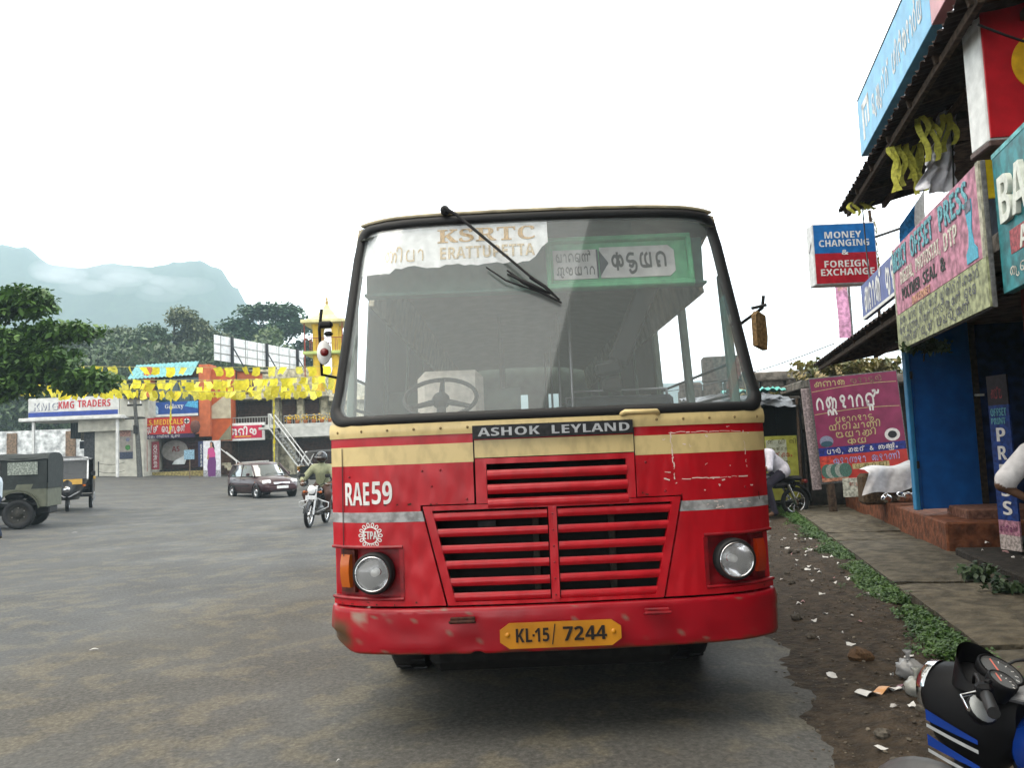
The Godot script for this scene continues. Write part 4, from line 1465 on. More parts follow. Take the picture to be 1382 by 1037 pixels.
	mb.bar(Vector3(-0.72, 2.79, -4.4), Vector3(-0.72, 2.79, 2.5), 0.05, 0.06, 0.005)
	part("purlin", mb, timber, b)
	mb = MB.new()
	mb.bar(Vector3(0.2, 2.95, -4.4), Vector3(0.2, 2.95, 2.5), 0.05, 0.06, 0.005)
	part("purlin", mb, timber, b)
	# loose planks and a pink board up under the roof
	mb = MB.new()
	mb.bar(Vector3(-0.3, 5.15, 4.9), Vector3(0.9, 5.55, 4.0), 0.16, 0.02, 0.004)
	part("pink_board", mb, M("pink_board", Color(0.42, 0.16, 0.24), 0.7, "dirt", 2.0), b)

	# --- terracotta plinth
	var pl := thing("plinth", "long terracotta coloured step running along the shop front", "step", row(0, 0), yaw)
	mb = MB.new()
	mb.box(Vector3(0.75, 0.22, -3.75), Vector3(1.5, 0.52, 7.5), 0.02)
	part("plinth_block", mb, terra, pl)
	mb = MB.new()
	mb.box(Vector3(0.78, 0.535, -0.75), Vector3(0.9, 0.13, 0.9), 0.015)
	part("upper_step", mb, M("terracotta_pale", Color(0.21, 0.10, 0.07), 0.85, "dirt", 1.5, 0.6), pl)
	# dark lower steps nearer to us
	var st := thing("entrance_step", "dark broken concrete step littered with leaves before the shutter", "step", row(-2.6, 0.35), yaw)
	mb = MB.new()
	mb.box(Vector3(0.1, 0.1, 0), Vector3(0.9, 0.24, 4.6), 0.02)
	part("lower_step", mb, M("step_dark", Color(0.026, 0.021, 0.016), 0.95, "dirt", 1.0, 0.8), st)
	mb = MB.new()
	mb.box(Vector3(0.4, 0.28, -0.1), Vector3(0.5, 0.14, 4.4), 0.02)
	part("upper_step", mb, mats["step_dark"], st)

	# --- blue door leaf facing us
	var d := thing("blue_door", "tall bright blue sheet metal door leaf standing open on the terracotta step", "door", Vector3(5.30, 0.55, -11.0), -3.0)
	part("leaf", MB_box(Vector3(0.47, 1.29, 0.0), Vector3(0.82, 2.56, 0.05), 0.006), blue, d)
	part("edge_rail", MB_box(Vector3(0.03, 1.30, 0.02), Vector3(0.06, 2.6, 0.10), 0.008), blue_l, d)
	part("edge_rail", MB_box(Vector3(0.085, 1.29, 0.015), Vector3(0.03, 2.58, 0.06), 0.006), blue, d)
	part("hinge", MB_box(Vector3(0.06, 1.8, 0.08), Vector3(0.03, 0.10, 0.02), 0.004), black, d)
	part("hinge", MB_box(Vector3(0.06, 0.6, 0.08), Vector3(0.03, 0.10, 0.02), 0.004), black, d)
	var post := thing("door_post", "slim dark timber door post right of the blue door", "post", Vector3(6.22, 0.5, -11.0), -3.0)
	part("post", MB_box(Vector3(0.03, 1.3, -0.03), Vector3(0.10, 2.6, 0.10), 0.01), timber, post)
	part("iron_catch", MB_box(Vector3(0.06, 1.55, 0.03), Vector3(0.12, 0.03, 0.03), 0.004), white, post)

	build_signs()
	build_stalls()
	build_row_behind()

func MB_box(at: Vector3, size: Vector3, bevel := 0.0) -> MB:
	var mb := MB.new()
	mb.box(at, size, bevel)
	return mb

func build_signs():
	var white: Material = mats["white_paint"]
	var steel := M("sign_steel", Color(0.12, 0.12, 0.12), 0.6, "dirt", 2.0)
	var mb: MB
	# --- pink and green banner of the press
	var t := thing("press_banner", "faded pink and green banner for an offset press hung over the pavement", "banner", row(-2.28, -0.86, 2.38), FACING)
	part("frame", MB_box(Vector3(1.33, 0.49, -0.03), Vector3(2.68, 1.0, 0.03), 0.004), steel, t)
	var pink := flat(Color(0.50, 0.21, 0.29), "banner_pink", 0.7, "dirt", 1.2)
	rect_part("pink_field", 0.06, 0.34, 2.60, 0.98, -0.014, 0.0, pink, t)
	rect_part("green_field", 0.0, 0.0, 2.66, 0.335, -0.014, 0.0, flat(Color(0.34, 0.36, 0.20), "banner_green", 0.7, "dirt", 1.6), t)
	var rim := flat(Color(0.42, 0.40, 0.30), "banner_rim", 0.7, "dirt", 1.6)
	rect_part("border", 0.0, 0.335, 0.06, 0.99, -0.014, 0.001, rim, t)
	rect_part("border", 2.60, 0.335, 2.66, 0.99, -0.014, 0.001, rim, t)
	var aqua := flat(Color(0.14, 0.40, 0.46), "aqua_letters", 0.7, "dirt", 4.0)
	var shade := flat(Color(0.10, 0.10, 0.14), "letter_shadow", 0.7, "dirt", 4.0)
	for q in [["MERCY", 0.05, 0.55], ["OFFSET", 0.76, 0.72], ["PRESS", 1.68, 0.72]]:
		write(q[0], q[1] + 0.012, 0.745, q[2], 0.19, 0.001, shade, t)
		write(q[0], q[1], 0.755, q[2], 0.19, 0.004, aqua, t)
	var pale := flat(Color(0.62, 0.58, 0.50), "pale_letters", 0.7, "dirt", 4.0)
	for q in [["DIGITAL,", 0.30, 0.50], ["PHOTOSTAT,", 0.88, 0.78], ["DTP", 1.76, 0.34]]:
		write(q[0], q[1], 0.575, q[2], 0.14, 0.001, pale, t)
	var ink := flat(Color(0.03, 0.035, 0.03), "banner_ink", 0.7, "dirt", 4.0)
	for q in [["POLYMER", 0.32, 0.66], ["SEAL", 1.08, 0.42], ["&", 1.62, 0.14]]:
		write(q[0], q[1], 0.44, q[2], 0.11, 0.001, ink, t)
	write("INTERNET", 0.66, 0.345, 0.62, 0.07, 0.001, flat(Color(0.62, 0.34, 0.22), "orange_letters", 0.7, "dirt", 4.0), t)
	var ml := [["ഇ.സ.ം. .വ.ാ.ല.്. .മ.ി.ന.്. .ക.ാ.ർ.്. .വ.ി.സ.ി.റ.്.റ.ി.ം.ഗ.് .ക.ാ.ർ.ഡ", 0.15, 0.235, 2.35], ["ക.ല.്.യ.ാ.ണ.ക.ു.റ.ി.ക.ൾ. .ന.ോ.ട.്.ട.ീ.സ.ു.ക.ൾ. .മ.െ.മ.ോ", 0.12, 0.14, 2.3], ["ര.സ.ീ.ത.്. .ബ.ു.ക.്. .ഫ.യ.ൽ.ു.ക.ൾ", 0.25, 0.045, 2.0]]
	for q in ml:
		write_ml(q[0], q[1], q[2], q[3], 0.058, 0.001, shade, t, 1.5)
	mb = MB.new()
	mb.prism(PackedVector2Array([Vector2(0.06, 0.0), Vector2(0.30, 0.0), Vector2(0.30, 0.07), Vector2(0.24, 0.11), Vector2(0.21, 0.22), Vector2(0.25, 0.36), Vector2(0.25, 0.43), Vector2(0.11, 0.43), Vector2(0.11, 0.36), Vector2(0.15, 0.22), Vector2(0.12, 0.11), Vector2(0.06, 0.07)]), 0.0, 0.005)
	part("seal_picture", mb, flat(Color(0.06, 0.36, 0.50), "seal_blue", 0.6, "blotch", 5.0), t, xf(Vector3(2.22, 0.36, 0)))
	mb = MB.new()
	mb.prism(rect2(0.115, 0.35, 0.245, 0.43), 0.005, 0.008)
	part("seal_picture", mb, flat(Color(0.14, 0.12, 0.16), "seal_top", 0.6), t, xf(Vector3(2.22, 0.36, 0)))
	# --- long blue sign behind it
	t = thing("blue_shop_sign", "long narrow blue sign with white lettering above the lower awning", "sign", row(-0.05, -0.76, 3.0), FACING)
	part("panel", panel(4.55, 0.43, 0.05), flat(Color(0.05, 0.07, 0.26), "sign_navy", 0.5, "blotch", 1.0), t)
	write_ml("അ.ന.ാ.സ.്. .ഹ.േ.ാ.ട്ട.ൽ", 0.22, 0.085, 2.3, 0.25, 0.001, white, t, 2.2)
	rect_part("white_line", 0.0, 0.0, 4.55, 0.035, 0.0, 0.004, white, t)
	# --- teal sign at the right edge
	t = thing("teal_shop_sign", "teal sign board with raised cream letters at the right edge of the picture", "sign", row(-5.02, -0.80, 2.44), FACING)
	part("panel", panel(1.9, 0.93, 0.06), flat(Color(0.02, 0.20, 0.22), "sign_teal", 0.55, "dirt", 1.0), t)
	var bev := flat(Color(0.65, 0.66, 0.58), "cream_letters", 0.5, "blotch", 3.0)
	part("lettering", letters("BA", 0.46, 0.30, "bold", 0.03), bev, t, xf(Vector3(0.14, 0.43, 0.0)))
	rect_part("red_field", 0.20, 0.22, 1.5, 0.37, 0.0, 0.003, flat(Color(0.36, 0.06, 0.07), "field_red", 0.6, "dirt", 3.0), t)
	write("A", 0.36, 0.225, 0.13, 0.13, 0.003, bev, t)
	write_ml("സ.ു.മ.ം.ഗ.ല.ി", 0.16, 0.09, 0.6, 0.05, 0.001, pale, t, 1.6)
	rect_part("pale_edge", 0.0, 0.90, 1.9, 0.93, 0.0, 0.003, flat(Color(0.12, 0.40, 0.42), "teal_edge", 0.6), t)
	# --- red light box with a yellow disc, turned to face us
	t = thing("red_box_sign", "red light box sign with a yellow disc, white on its side", "sign", Vector3(3.62, 3.72, -5.9), -6.0)
	part("box", MB_box(Vector3(0.62, 0.52, -0.16), Vector3(1.24, 1.06, 0.28), 0.01), flat(Color(0.72, 0.72, 0.70), "box_white", 0.5, "blotch", 1.4), t)
	part("base", MB_box(Vector3(0.62, -0.035, -0.15), Vector3(1.26, 0.05, 0.32), 0.01), flat(Color(0.10, 0.06, 0.05), "box_brown", 0.6), t)
	part("red_face", panel(1.22, 1.02, 0.016), flat(Color(0.50, 0.012, 0.02), "box_red", 0.35, "blotch", 1.0), t, xf(Vector3(0.01, 0.01, 0.0)))
	mb = MB.new()
	mb.prism(circle2(0.23, 40, Vector2(0.43, 0.56)), 0.0, 0.006)
	part("yellow_disc", mb, flat(Color(0.75, 0.42, 0.012), "disc_yellow", 0.45, "blotch", 2.0), t)
	rect_part("red_tab", 0.34, 0.60, 0.60, 0.72, 0.006, 0.009, mats["box_red"], t)
	write("D", 0.37, 0.615, 0.06, 0.085, 0.009, white, t)
	write("GLO", 0.31, 0.43, 0.22, 0.075, 0.006, mats["box_red"], t)
	t = thing("yellow_board", "small plain yellow board under the red light box", "board", Vector3(4.02, 3.50, -6.7), -10.0)
	part("panel", panel(0.5, 0.5, 0.02), flat(Color(0.62, 0.46, 0.01), "board_yellow", 0.5, "blotch", 2.0), t)
	part("stud", MB_box(Vector3(0.20, 0.40, 0.005), Vector3(0.02, 0.03, 0.01)), mats["black_metal"], t)
	# --- big sky-blue sign on the upper awning
	t = thing("sky_blue_sign", "big sky blue finance sign standing on the edge of the upper awning", "sign", row(-1.12, -0.84, 4.74), FACING)
	part("panel", panel(3.0, 0.64, 0.10), flat(Color(0.16, 0.45, 0.70), "sign_sky", 0.5, "blotch", 0.7), t)
	part("edge", MB_box(Vector3(-0.012, 0.32, -0.05), Vector3(0.02, 0.64, 0.10), 0.003), flat(Color(0.55, 0.68, 0.74), "sign_sky_edge", 0.5), t)
	part("top_rail", MB_box(Vector3(1.5, 0.652, -0.05), Vector3(3.0, 0.02, 0.11), 0.003), steel, t)
	part("panel", panel(2.2, 0.64, 0.10), flat(Color(0.55, 0.25, 0.27), "sign_salmon", 0.5, "blotch", 0.7), t, xf(Vector3(3.002, 0, 0)))
	# logo: an angular M-like mark
	mb = MB.new()
	for q in [[0.22, 0.10, 0.30, 0.50], [0.50, 0.20, 0.58, 0.50], [0.22, 0.43, 0.58, 0.51], [0.38, 0.20, 0.43, 0.38]]:
		mb.prism(rect2(q[0], q[1], q[2], q[3]), 0.0, 0.004)
	part("logo", mb, white, t)
	write_ml("മ.ു.ത്ത.ൂ.റ.്.റ.്. .ഫ.ി.ൻ.ക.േ.ാ.ർ.പ്പ.്", 0.75, 0.20, 2.1, 0.17, 0.001, white, t, 2.0)
	# --- money changer's sign, square to us
	t = thing("money_changing_sign", "square blue and red light box for money changing, hung above the pavement", "sign", Vector3(4.58, 3.83, -12.0), 0.0)
	part("box", MB_box(Vector3(0.475, 0.465, -0.12), Vector3(0.95, 0.93, 0.24), 0.012), flat(Color(0.62, 0.62, 0.62), "box_grey", 0.4, "blotch", 2.0), t)
	rect_part("blue_face", 0.02, 0.475, 0.93, 0.91, 0.0, 0.008, flat(Color(0.015, 0.15, 0.44), "face_blue", 0.4, "blotch", 1.5), t)
	rect_part("red_face", 0.02, 0.02, 0.93, 0.474, 0.0, 0.008, flat(Color(0.42, 0.012, 0.025), "face_red", 0.4, "blotch", 1.5), t)
	write("MONEY", 0.18, 0.70, 0.55, 0.10, 0.008, white, t)
	write("CHANGING", 0.09, 0.575, 0.75, 0.10, 0.008, white, t)
	write("&", 0.42, 0.445, 0.10, 0.075, 0.009, white, t)
	write("FOREIGN", 0.15, 0.26, 0.66, 0.10, 0.008, white, t)
	write("EXCHANGE", 0.09, 0.135, 0.80, 0.10, 0.008, white, t)
	mb = MB.new()
	mb.tube([Vector3(0.9, 0.7, -0.15), Vector3(1.2, 0.72, 0.5), Vector3(1.7, 0.75, 1.3)], 0.02, 6)
	part("bracket", mb, steel, t)
	mb = MB.new()
	mb.tube([Vector3(0.9, 0.2, -0.15), Vector3(1.2, 0.22, 0.5), Vector3(1.7, 0.25, 1.3)], 0.02, 6)
	part("bracket", mb, steel, t)
	mb = MB.new()
	mb.tube(bez(Vector3(-0.02, 0.5, -0.1), Vector3(0.0, 0.95, 0.03), Vector3(0.35, 0.94, -0.1), 8), 0.006, 5)
	part("cable", mb, mats["black_metal"], t)
	# --- upright board with the word PRESS
	t = thing("press_upright_sign", "narrow upright blue board reading press beside the red shutter frame", "sign", row(-0.78, 0.34, 0.42), FACING + 22.0)
	rect_part("pink_end", 0.0, 0.0, 0.30, 0.16, -0.02, 0.0, flat(Color(0.46, 0.22, 0.30), "end_pink", 0.7, "dirt", 3.0), t)
	rect_part("white_end", 0.0, -0.16, 0.30, 0.0, -0.02, 0.0, flat(Color(0.50, 0.44, 0.42), "end_white", 0.7, "dirt", 3.0), t)
	rect_part("blue_field", 0.0, 0.16, 0.30, 1.42, -0.02, 0.0, flat(Color(0.012, 0.045, 0.22), "press_blue", 0.6, "dirt", 2.0), t)
	rect_part("dark_field", 0.0, 1.42, 0.30, 1.75, -0.02, 0.0, flat(Color(0.02, 0.012, 0.02), "press_dark", 0.6, "dirt", 2.0), t)
	var i := 0
	for ch in ["P", "R", "E", "S", "S"]:
		write(ch, 0.09, 1.02 - i * 0.20, 0.13, 0.15, 0.001, white, t)
		i += 1
	write("OFFSET", 0.03, 1.30, 0.23, 0.085, 0.001, aqua, t)
	write("PRINT", 0.03, 1.21, 0.21, 0.07, 0.001, aqua, t)
	write_ml("അ.ച.്.ച", 0.06, 1.50, 0.16, 0.09, 0.001, flat(Color(0.30, 0.04, 0.05), "press_red", 0.6), t)
	write_ml("ക.ാ.ർ.ഡ.്.ക.ൾ", 0.02, 0.04, 0.25, 0.05, 0.001, flat(Color(0.2, 0.03, 0.12), "end_ink", 0.6), t)
	# --- thin pink banner and a blue poster farther along
	t = thing("pink_street_banner", "tall narrow faded pink banner beyond the money changing sign", "banner", Vector3(8.12, 4.0, -20.0), -4.0)
	part("cloth", cloth_sheet(func(u, v): return Vector3(u * 0.30, v * 2.4, sin(v * 9.0) * 0.03 + sin(u * 5.0) * 0.02), 6, 24), flat(Color(0.62, 0.30, 0.46), "pink_cloth", 0.8, "dirt", 1.0), t)
	write_ml("മ.സ.ാ.ല", 0.04, 1.2, 0.22, 0.2, 0.04, flat(Color(0.75, 0.45, 0.25), "faint_ink", 0.7), t)
	part("pole", MB_box(Vector3(0.33, 0.0, -0.03), Vector3(0.05, 4.8, 0.05), 0.006), steel, t)
	t = thing("blue_hanging_poster", "small blue and white poster hanging from a string behind the signs", "poster", Vector3(5.50, 3.95, -11.2), 12.0)
	part("sheet", cloth_sheet(func(u, v): return Vector3(u * 0.40, v * (0.52 + u * 0.5), sin(v * 7.0) * 0.02 + u * 0.05), 8, 10), flat(Color(0.02, 0.22, 0.55), "poster_blue", 0.6, "dirt", 2.0), t)
	part("white_print", cloth_sheet(func(u, v): return Vector3(0.22 + u * 0.18, v * (0.80 + u * 0.25), sin(v * 7.0) * 0.02 + 0.055), 8, 10), white, t)
	t = thing("coir_wrapped_post", "thin upright post wrapped in yellowish rope beside the money changing sign", "post", Vector3(5.62, 3.12, -12.3), 0.0)
	mb = MB.new()
	mb.tube([Vector3(0, -0.25, 0), Vector3(0.02, 0.9, 0), Vector3(-0.02, 1.9, 0)], 0.025, 8)
	part("pole", mb, M("timber", Color.WHITE), t)
	mb = MB.new()
	var r := RandomNumberGenerator.new(); r.seed = 17
	for k in 60:
		var y := r.randf_range(0.7, 1.85); var a := r.randf() * TAU
		mb.tube([Vector3(cos(a) * 0.03, y, sin(a) * 0.03), Vector3(cos(a + 1.5) * 0.05, y - 0.05, sin(a + 1.5) * 0.05), Vector3(cos(a + 2) * 0.07, y - 0.17, sin(a + 2) * 0.07)], 0.008, 4)
	part("rope", mb, flat(Color(0.32, 0.27, 0.10), "coir", 0.9), t).set_meta("kind", "stuff")
	# --- a limp white plastic banner and yellow paper ribbons under the upper awning
	t = thing("crumpled_white_banner", "crumpled white plastic sheet hanging down under the upper awning", "sheet", Vector3(4.02, 3.93, -7.8), 6.0)
	var fold := FastNoiseLite.new(); fold.seed = 3; fold.frequency = 2.2
	part("sheet", cloth_sheet(func(u, v):
		var w := lerpf(0.40, 0.12, v)
		var x: float = u * w + v * 0.36
		return Vector3(x, v * 0.86 - u * 0.03 * (1 - v), fold.get_noise_2d(u * 1.2, v * 1.5) * 0.16 + sin(u * 9.0 + v * 3.0) * 0.03), 18, 24), flat(Color(0.80, 0.79, 0.84), "plastic_white", 0.4, "blotch", 2.0), t)
	for q in [[-1.9, -0.55, 4.55, 10, 0.42], [-2.5, -0.40, 4.60, 7, 0.36], [0.2, -0.6, 4.58, 5, 0.16]]:
		t = thing("paper_streamers", ["bunch of yellow paper streamers knotted under the upper awning", "second, higher bunch of yellow paper streamers under the upper awning", "small tuft of yellow paper streamers at the far corner of the upper awning"][0 if q[0] == -1.9 else 1 if q[0] == -2.5 else 2], "streamers", row(q[0], q[1], q[2]), 0.0, "yellow paper streamers under the awning")
		for k in q[3]:
			mb = MB.new()
			var x = (float(k) / q[3] - 0.5) * 0.34 + r.randf_range(-0.02, 0.02); var L: float = q[4] * r.randf_range(0.6, 1.3); var ph = r.randf() * 6.0; var w = r.randf_range(0.010, 0.018)
			mb.grid(func(u, v): return Vector3(x + (u - 0.5) * w * 2 + sin(v * 5 + ph) * 0.03, -v * L, cos(v * 4 + ph) * 0.04 + (u - 0.5) * 0.05), 2, 6)
			part("ribbon", mb, flat(Color(0.42, 0.40, 0.05), "ribbon_yellow", 0.7, "dirt", 3.0), t)

func build_stalls():
	var white: Material = mats["white_paint"]
	var timber: Material = mats["timber"]
	var black: Material = mats["black_metal"]
	var mb: MB
	# --- menu board of the eating place
	var t := thing("menu_board", "big maroon restaurant menu board with silver lettering and pictures of food", "sign", Vector3(5.97, 0.70, -16.0), -4.0)
	t.rotation_degrees.z = 3.2
	var W := 1.66
	part("frame", MB_box(Vector3(W / 2, 1.0, -0.03), Vector3(W + 0.04, 2.08, 0.04), 0.006), mats["sign_steel"], t)
	rect_part("maroon_field", 0.0, 0.66, W, 2.02, -0.012, 0.0, flat(Color(0.20, 0.025, 0.075), "menu_maroon", 0.5, "blotch", 0.6), t)
	rect_part("blue_band", 0.0, 0.50, W, 0.658, -0.012, 0.0, flat(Color(0.015, 0.025, 0.18), "menu_blue", 0.5), t)
	rect_part("red_field", 0.0, 0.0, W, 0.498, -0.012, 0.0, flat(Color(0.40, 0.03, 0.022), "menu_red", 0.5, "blotch", 1.0), t)
	var gold := flat(Color(0.42, 0.35, 0.16), "menu_gold", 0.5, "blotch", 3.0)
	var silver := flat(Color(0.62, 0.60, 0.58), "menu_silver", 0.45, "blotch", 3.0)
	write_ml("അ.ന്ന.ാ.സ", 0.08, 1.86, 0.58, 0.09, 0.001, gold, t, 1.9)
	write_ml("ഹ.േ.ാ.ട്ട.ൽ", 0.78, 1.87, 0.6, 0.085, 0.001, flat(Color(0.20, 0.12, 0.08), "menu_gold_dim", 0.5), t, 1.9)
	write_ml("റ.സ്റ്റ.േ.ാ.റ.ന്റ.്", 0.08, 1.42, 1.22, 0.20, 0.001, silver, t, 2.4)
	write_ml("പ.െ.ാ.റ.േ.ാ.ട്ട", 0.40, 1.14, 0.72, 0.085, 0.001, gold, t, 1.9)
	write_ml("ബ.ി.ര.ി.യ.ാ.ണ.ി", 0.26, 0.99, 0.98, 0.09, 0.001, gold, t, 1.9)
	write_ml("ച.പ്പ.ാ.ത്ത.ി", 0.38, 0.84, 0.76, 0.09, 0.001, gold, t, 1.9)
	write_ml("ക.പ്പ", 0.58, 0.70, 0.36, 0.085, 0.001, gold, t, 1.9)
	write_ml("പ.ാ.ൽ.,. .ത.ൈ.ര.്. .&. .ഐ.സ്ക്രീ.ം", 0.16, 0.54, 1.34, 0.07, 0.001, silver, t, 2.0)
	write_ml("ക.േ.ാ.ള.േ.ാ. .സ.േ.ാ.ണ.ി", 0.26, 0.33, 1.26, 0.10, 0.001, flat(Color(0.30, 0.30, 0.52), "menu_violet", 0.5), t, 1.9)
	write_ml("പ.ു.ത.ു.ര.ു.ച.ി", 0.66, 0.225, 0.6, 0.06, 0.0035, flat(Color(0.12, 0.10, 0.02), "menu_dark", 0.5), t, 1.9)
	rect_part("gold_label", 0.60, 0.20, 1.30, 0.30, 0.0, 0.003, gold, t)
	for q in [[1.78, 0.03], [1.33, 0.0]]:
		mb = MB.new()
		mb.grid(func(u, v): return Vector3(u * W * 0.98 + 0.01, q[0] - 0.02 + v * 0.012 + sin(u * 2.6) * 0.05 + q[1] * u, 0.002), 20, 1)
		part("gold_line", mb, gold, t)
	mb = MB.new()
	mb.prism(circle2(0.13, 28, Vector2(0.17, 0.78), 0.85), 0.0, 0.004)
	var dish := part("food_picture", mb, flat(Color(0.34, 0.36, 0.50), "dish_blue", 0.5, "rock", 9.0), t)
	mb = MB.new()
	mb.prism(circle2(0.115, 24, Vector2(0.17, 0.73), 0.5), 0.004, 0.006)
	part("bowl", mb, flat(Color(0.05, 0.12, 0.17), "dish_dark", 0.5, "rock", 9.0), dish)
	mb = MB.new()
	mb.prism(circle2(0.145, 28, Vector2(1.43, 0.80), 0.85), 0.0, 0.004)
	var cup := part("cup_picture", mb, silver, t)
	mb = MB.new()
	mb.prism(circle2(0.085, 24, Vector2(1.43, 0.80), 0.85), 0.004, 0.007)
	part("coffee", mb, flat(Color(0.03, 0.03, 0.035), "coffee", 0.4, "rock", 6.0), cup)
	# rolls on a plate: a row of overlapping discs
	for k in 5:
		mb = MB.new()
		mb.prism(circle2(0.12, 24, Vector2(0.12 + k * 0.085, 0.20), 1.15), 0.001 + k * 0.002, 0.003 + k * 0.002)
		part("cake_roll", mb, flat(Color(0.10, 0.22, 0.17) if k % 2 == 0 else Color(0.45, 0.48, 0.42), "roll_%d" % (k % 2), 0.5, "rock", 6.0), t)
	rect_part("hand_picture", 0.0, 0.0, 0.50, 0.07, 0.0, 0.0025, flat(Color(0.45, 0.20, 0.12), "hand_tone", 0.5), t)
	mb = MB.new()
	mb.prism(circle2(0.16, 20, Vector2(0.16, 0.33)), 0.0, 0.001)
	part("red_arc", mb, flat(Color(0.5, 0.05, 0.03), "arc_red", 0.5), t)
	# legs
	for x in [0.15, 1.2]:
		part("leg", MB_box(Vector3(x, -0.36, -0.06), Vector3(0.14, 0.74, 0.10), 0.01), timber, t)
	# peeling white post on its left
	t = thing("peeling_post", "flaking pink and white wooden post left of the menu board", "post", Vector3(5.78, 0.55, -16.1), 0.0)
	mb = MB.new()
	mb.box(Vector3(0.06, 1.0, 0), Vector3(0.17, 2.0, 0.06), 0.01, Basis.from_euler(Vector3(0, 0, 0.05)))
	part("post", mb, M("peeling", Color(0.45, 0.36, 0.36), 0.9, "rock", 2.2, 0.8), t)
	# --- eating house behind: walls, slab roof with weeds
	t = thing("eating_house", "low dark eating house behind the menu board with weeds on its roof", "building", Vector3(5.2, 0.0, -18.2), -6.0)
	var conc: Material = mats["wall_dark"]
	part("front_wall", MB_box(Vector3(2.85, 1.3, 0.6), Vector3(3.5, 2.6, 0.15), 0.01), M("wall_soot", Color(0.03, 0.026, 0.022), 0.95, "dirt", 0.8), t)
	part("roof_slab", MB_box(Vector3(2.9, 2.70, 0.2), Vector3(3.8, 0.18, 2.6), 0.02), conc, t)
	# --- tarpaulin stall
	t = thing("tarpaulin_stall", "makeshift stall with black plastic sheet roof and an open dark front", "stall", Vector3(4.2, 0.0, -17.6), 0.0)
	var tarp := M("tarp_black", Color(0.008, 0.008, 0.009), 0.35, "fine", 2.0)
	var fold := FastNoiseLite.new(); fold.seed = 9; fold.frequency = 1.4; fold.fractal_octaves = 3
	part("sheet_roof", cloth_sheet(func(u, v):
		return Vector3(-0.4 + u * 2.2, 2.62 - (1 - v) * 0.30 * (1.0 if v > 0.2 else 1.15) + fold.get_noise_2d(u * 3, v * 3) * 0.09, 0.7 - v * 1.8), 30, 20), tarp, t)
	part("back_sheet", MB_box(Vector3(0.7, 1.25, -0.9), Vector3(2.2, 2.5, 0.03)), tarp, t)
	part("side_sheet", MB_box(Vector3(1.75, 1.2, -0.1), Vector3(0.03, 2.4, 1.6)), tarp, t)
	for x in [-0.3, 1.7]:
		mb = MB.new()
		mb.tube([Vector3(x, 0, 0.6), Vector3(x + 0.03, 2.4, 0.6)], 0.035, 7)
		part("pole", mb, timber, t)
	t = thing("teal_plastic", "crumpled turquoise plastic sheeting on the black stall roof", "sheet", Vector3(4.6, 2.58, -17.5), 0.0)
	part("sheet", cloth_sheet(func(u, v): return Vector3(u * 1.3, fold.get_noise_2d(u * 5, v * 5) * 0.12 + 0.08 - v * 0.02, -v * 0.5), 24, 12), flat(Color(0.12, 0.45, 0.40), "teal_plastic", 0.4, "blotch", 2.0), t)
	t = thing("yellow_poster", "yellow and white printed poster pasted inside the black stall", "poster", Vector3(5.26, 0.30, -17.2), 0.0)
	part("sheet", panel(0.74, 1.34, 0.012), flat(Color(0.42, 0.42, 0.07), "poster_yellow", 0.6, "blotch", 1.2), t)
	rect_part("white_field", 0.02, 0.56, 0.45, 1.26, 0.0, 0.002, flat(Color(0.48, 0.50, 0.38), "poster_pale", 0.6, "blotch", 1.5), t)
	for q in [["എ.സ.്. .വ.ി. .സ.ി", 1.18, 0.6, 0.07, "menu_dark"], ["ഇ.ല.ക.്.ട.്.ര", 1.05, 0.4, 0.045, "menu_dark"], ["പ.ു.സ.്.ത.ക.ം", 0.90, 0.5, 0.08, "poster_red"], ["ന.ല.്.ല. .ക.ാ.ല.ം", 0.78, 0.44, 0.04, "menu_dark"]]:
		write_ml(q[0], 0.06, q[1], q[2], q[3], 0.0025, flat(Color(0.45, 0.06, 0.03), "poster_red", 0.6) if q[4] == "poster_red" else mats["menu_dark"], t)
	# --- old rubble wall behind, with dry creepers
	t = thing("rubble_wall", "weathered grey stone wall with dry creepers behind the black stall", "wall", Vector3(4.6, 0, -20.0), -8.0)
	var rk := M("rubble", Color(0.13, 0.115, 0.10), 0.95, "rock", 1.0, 1.0)
	var r := RandomNumberGenerator.new(); r.seed = 77
	part("core", MB_box(Vector3(2.0, 1.4, -0.25), Vector3(5.0, 2.9, 0.4)), rk, t)
	for j in 7:
		var x := -0.5
		while x < 4.4:
			var w := r.randf_range(0.28, 0.6)
			mb = MB.new()
			mb.box(Vector3(x + w / 2, 0.2 + j * 0.44, 0.0), Vector3(w - 0.03, 0.41, 0.24 + r.randf() * 0.08), 0.05, Basis.from_euler(Vector3(r.randf_range(-0.05, 0.05), r.randf_range(-0.06, 0.06), r.randf_range(-0.04, 0.04))))
			if j > 3 or x < 1.6:
				part("stone", mb, rk, t)
			x += w
	# broken slab corner on top
	part("slab", MB_box(Vector3(0.55, 3.35, -0.1), Vector3(0.9, 0.62, 0.5), 0.03), rk, t)
	part("slab", MB_box(Vector3(2.6, 3.10, -0.1), Vector3(3.2, 0.22, 0.6), 0.03), M("wall_dark", Color.WHITE), t)

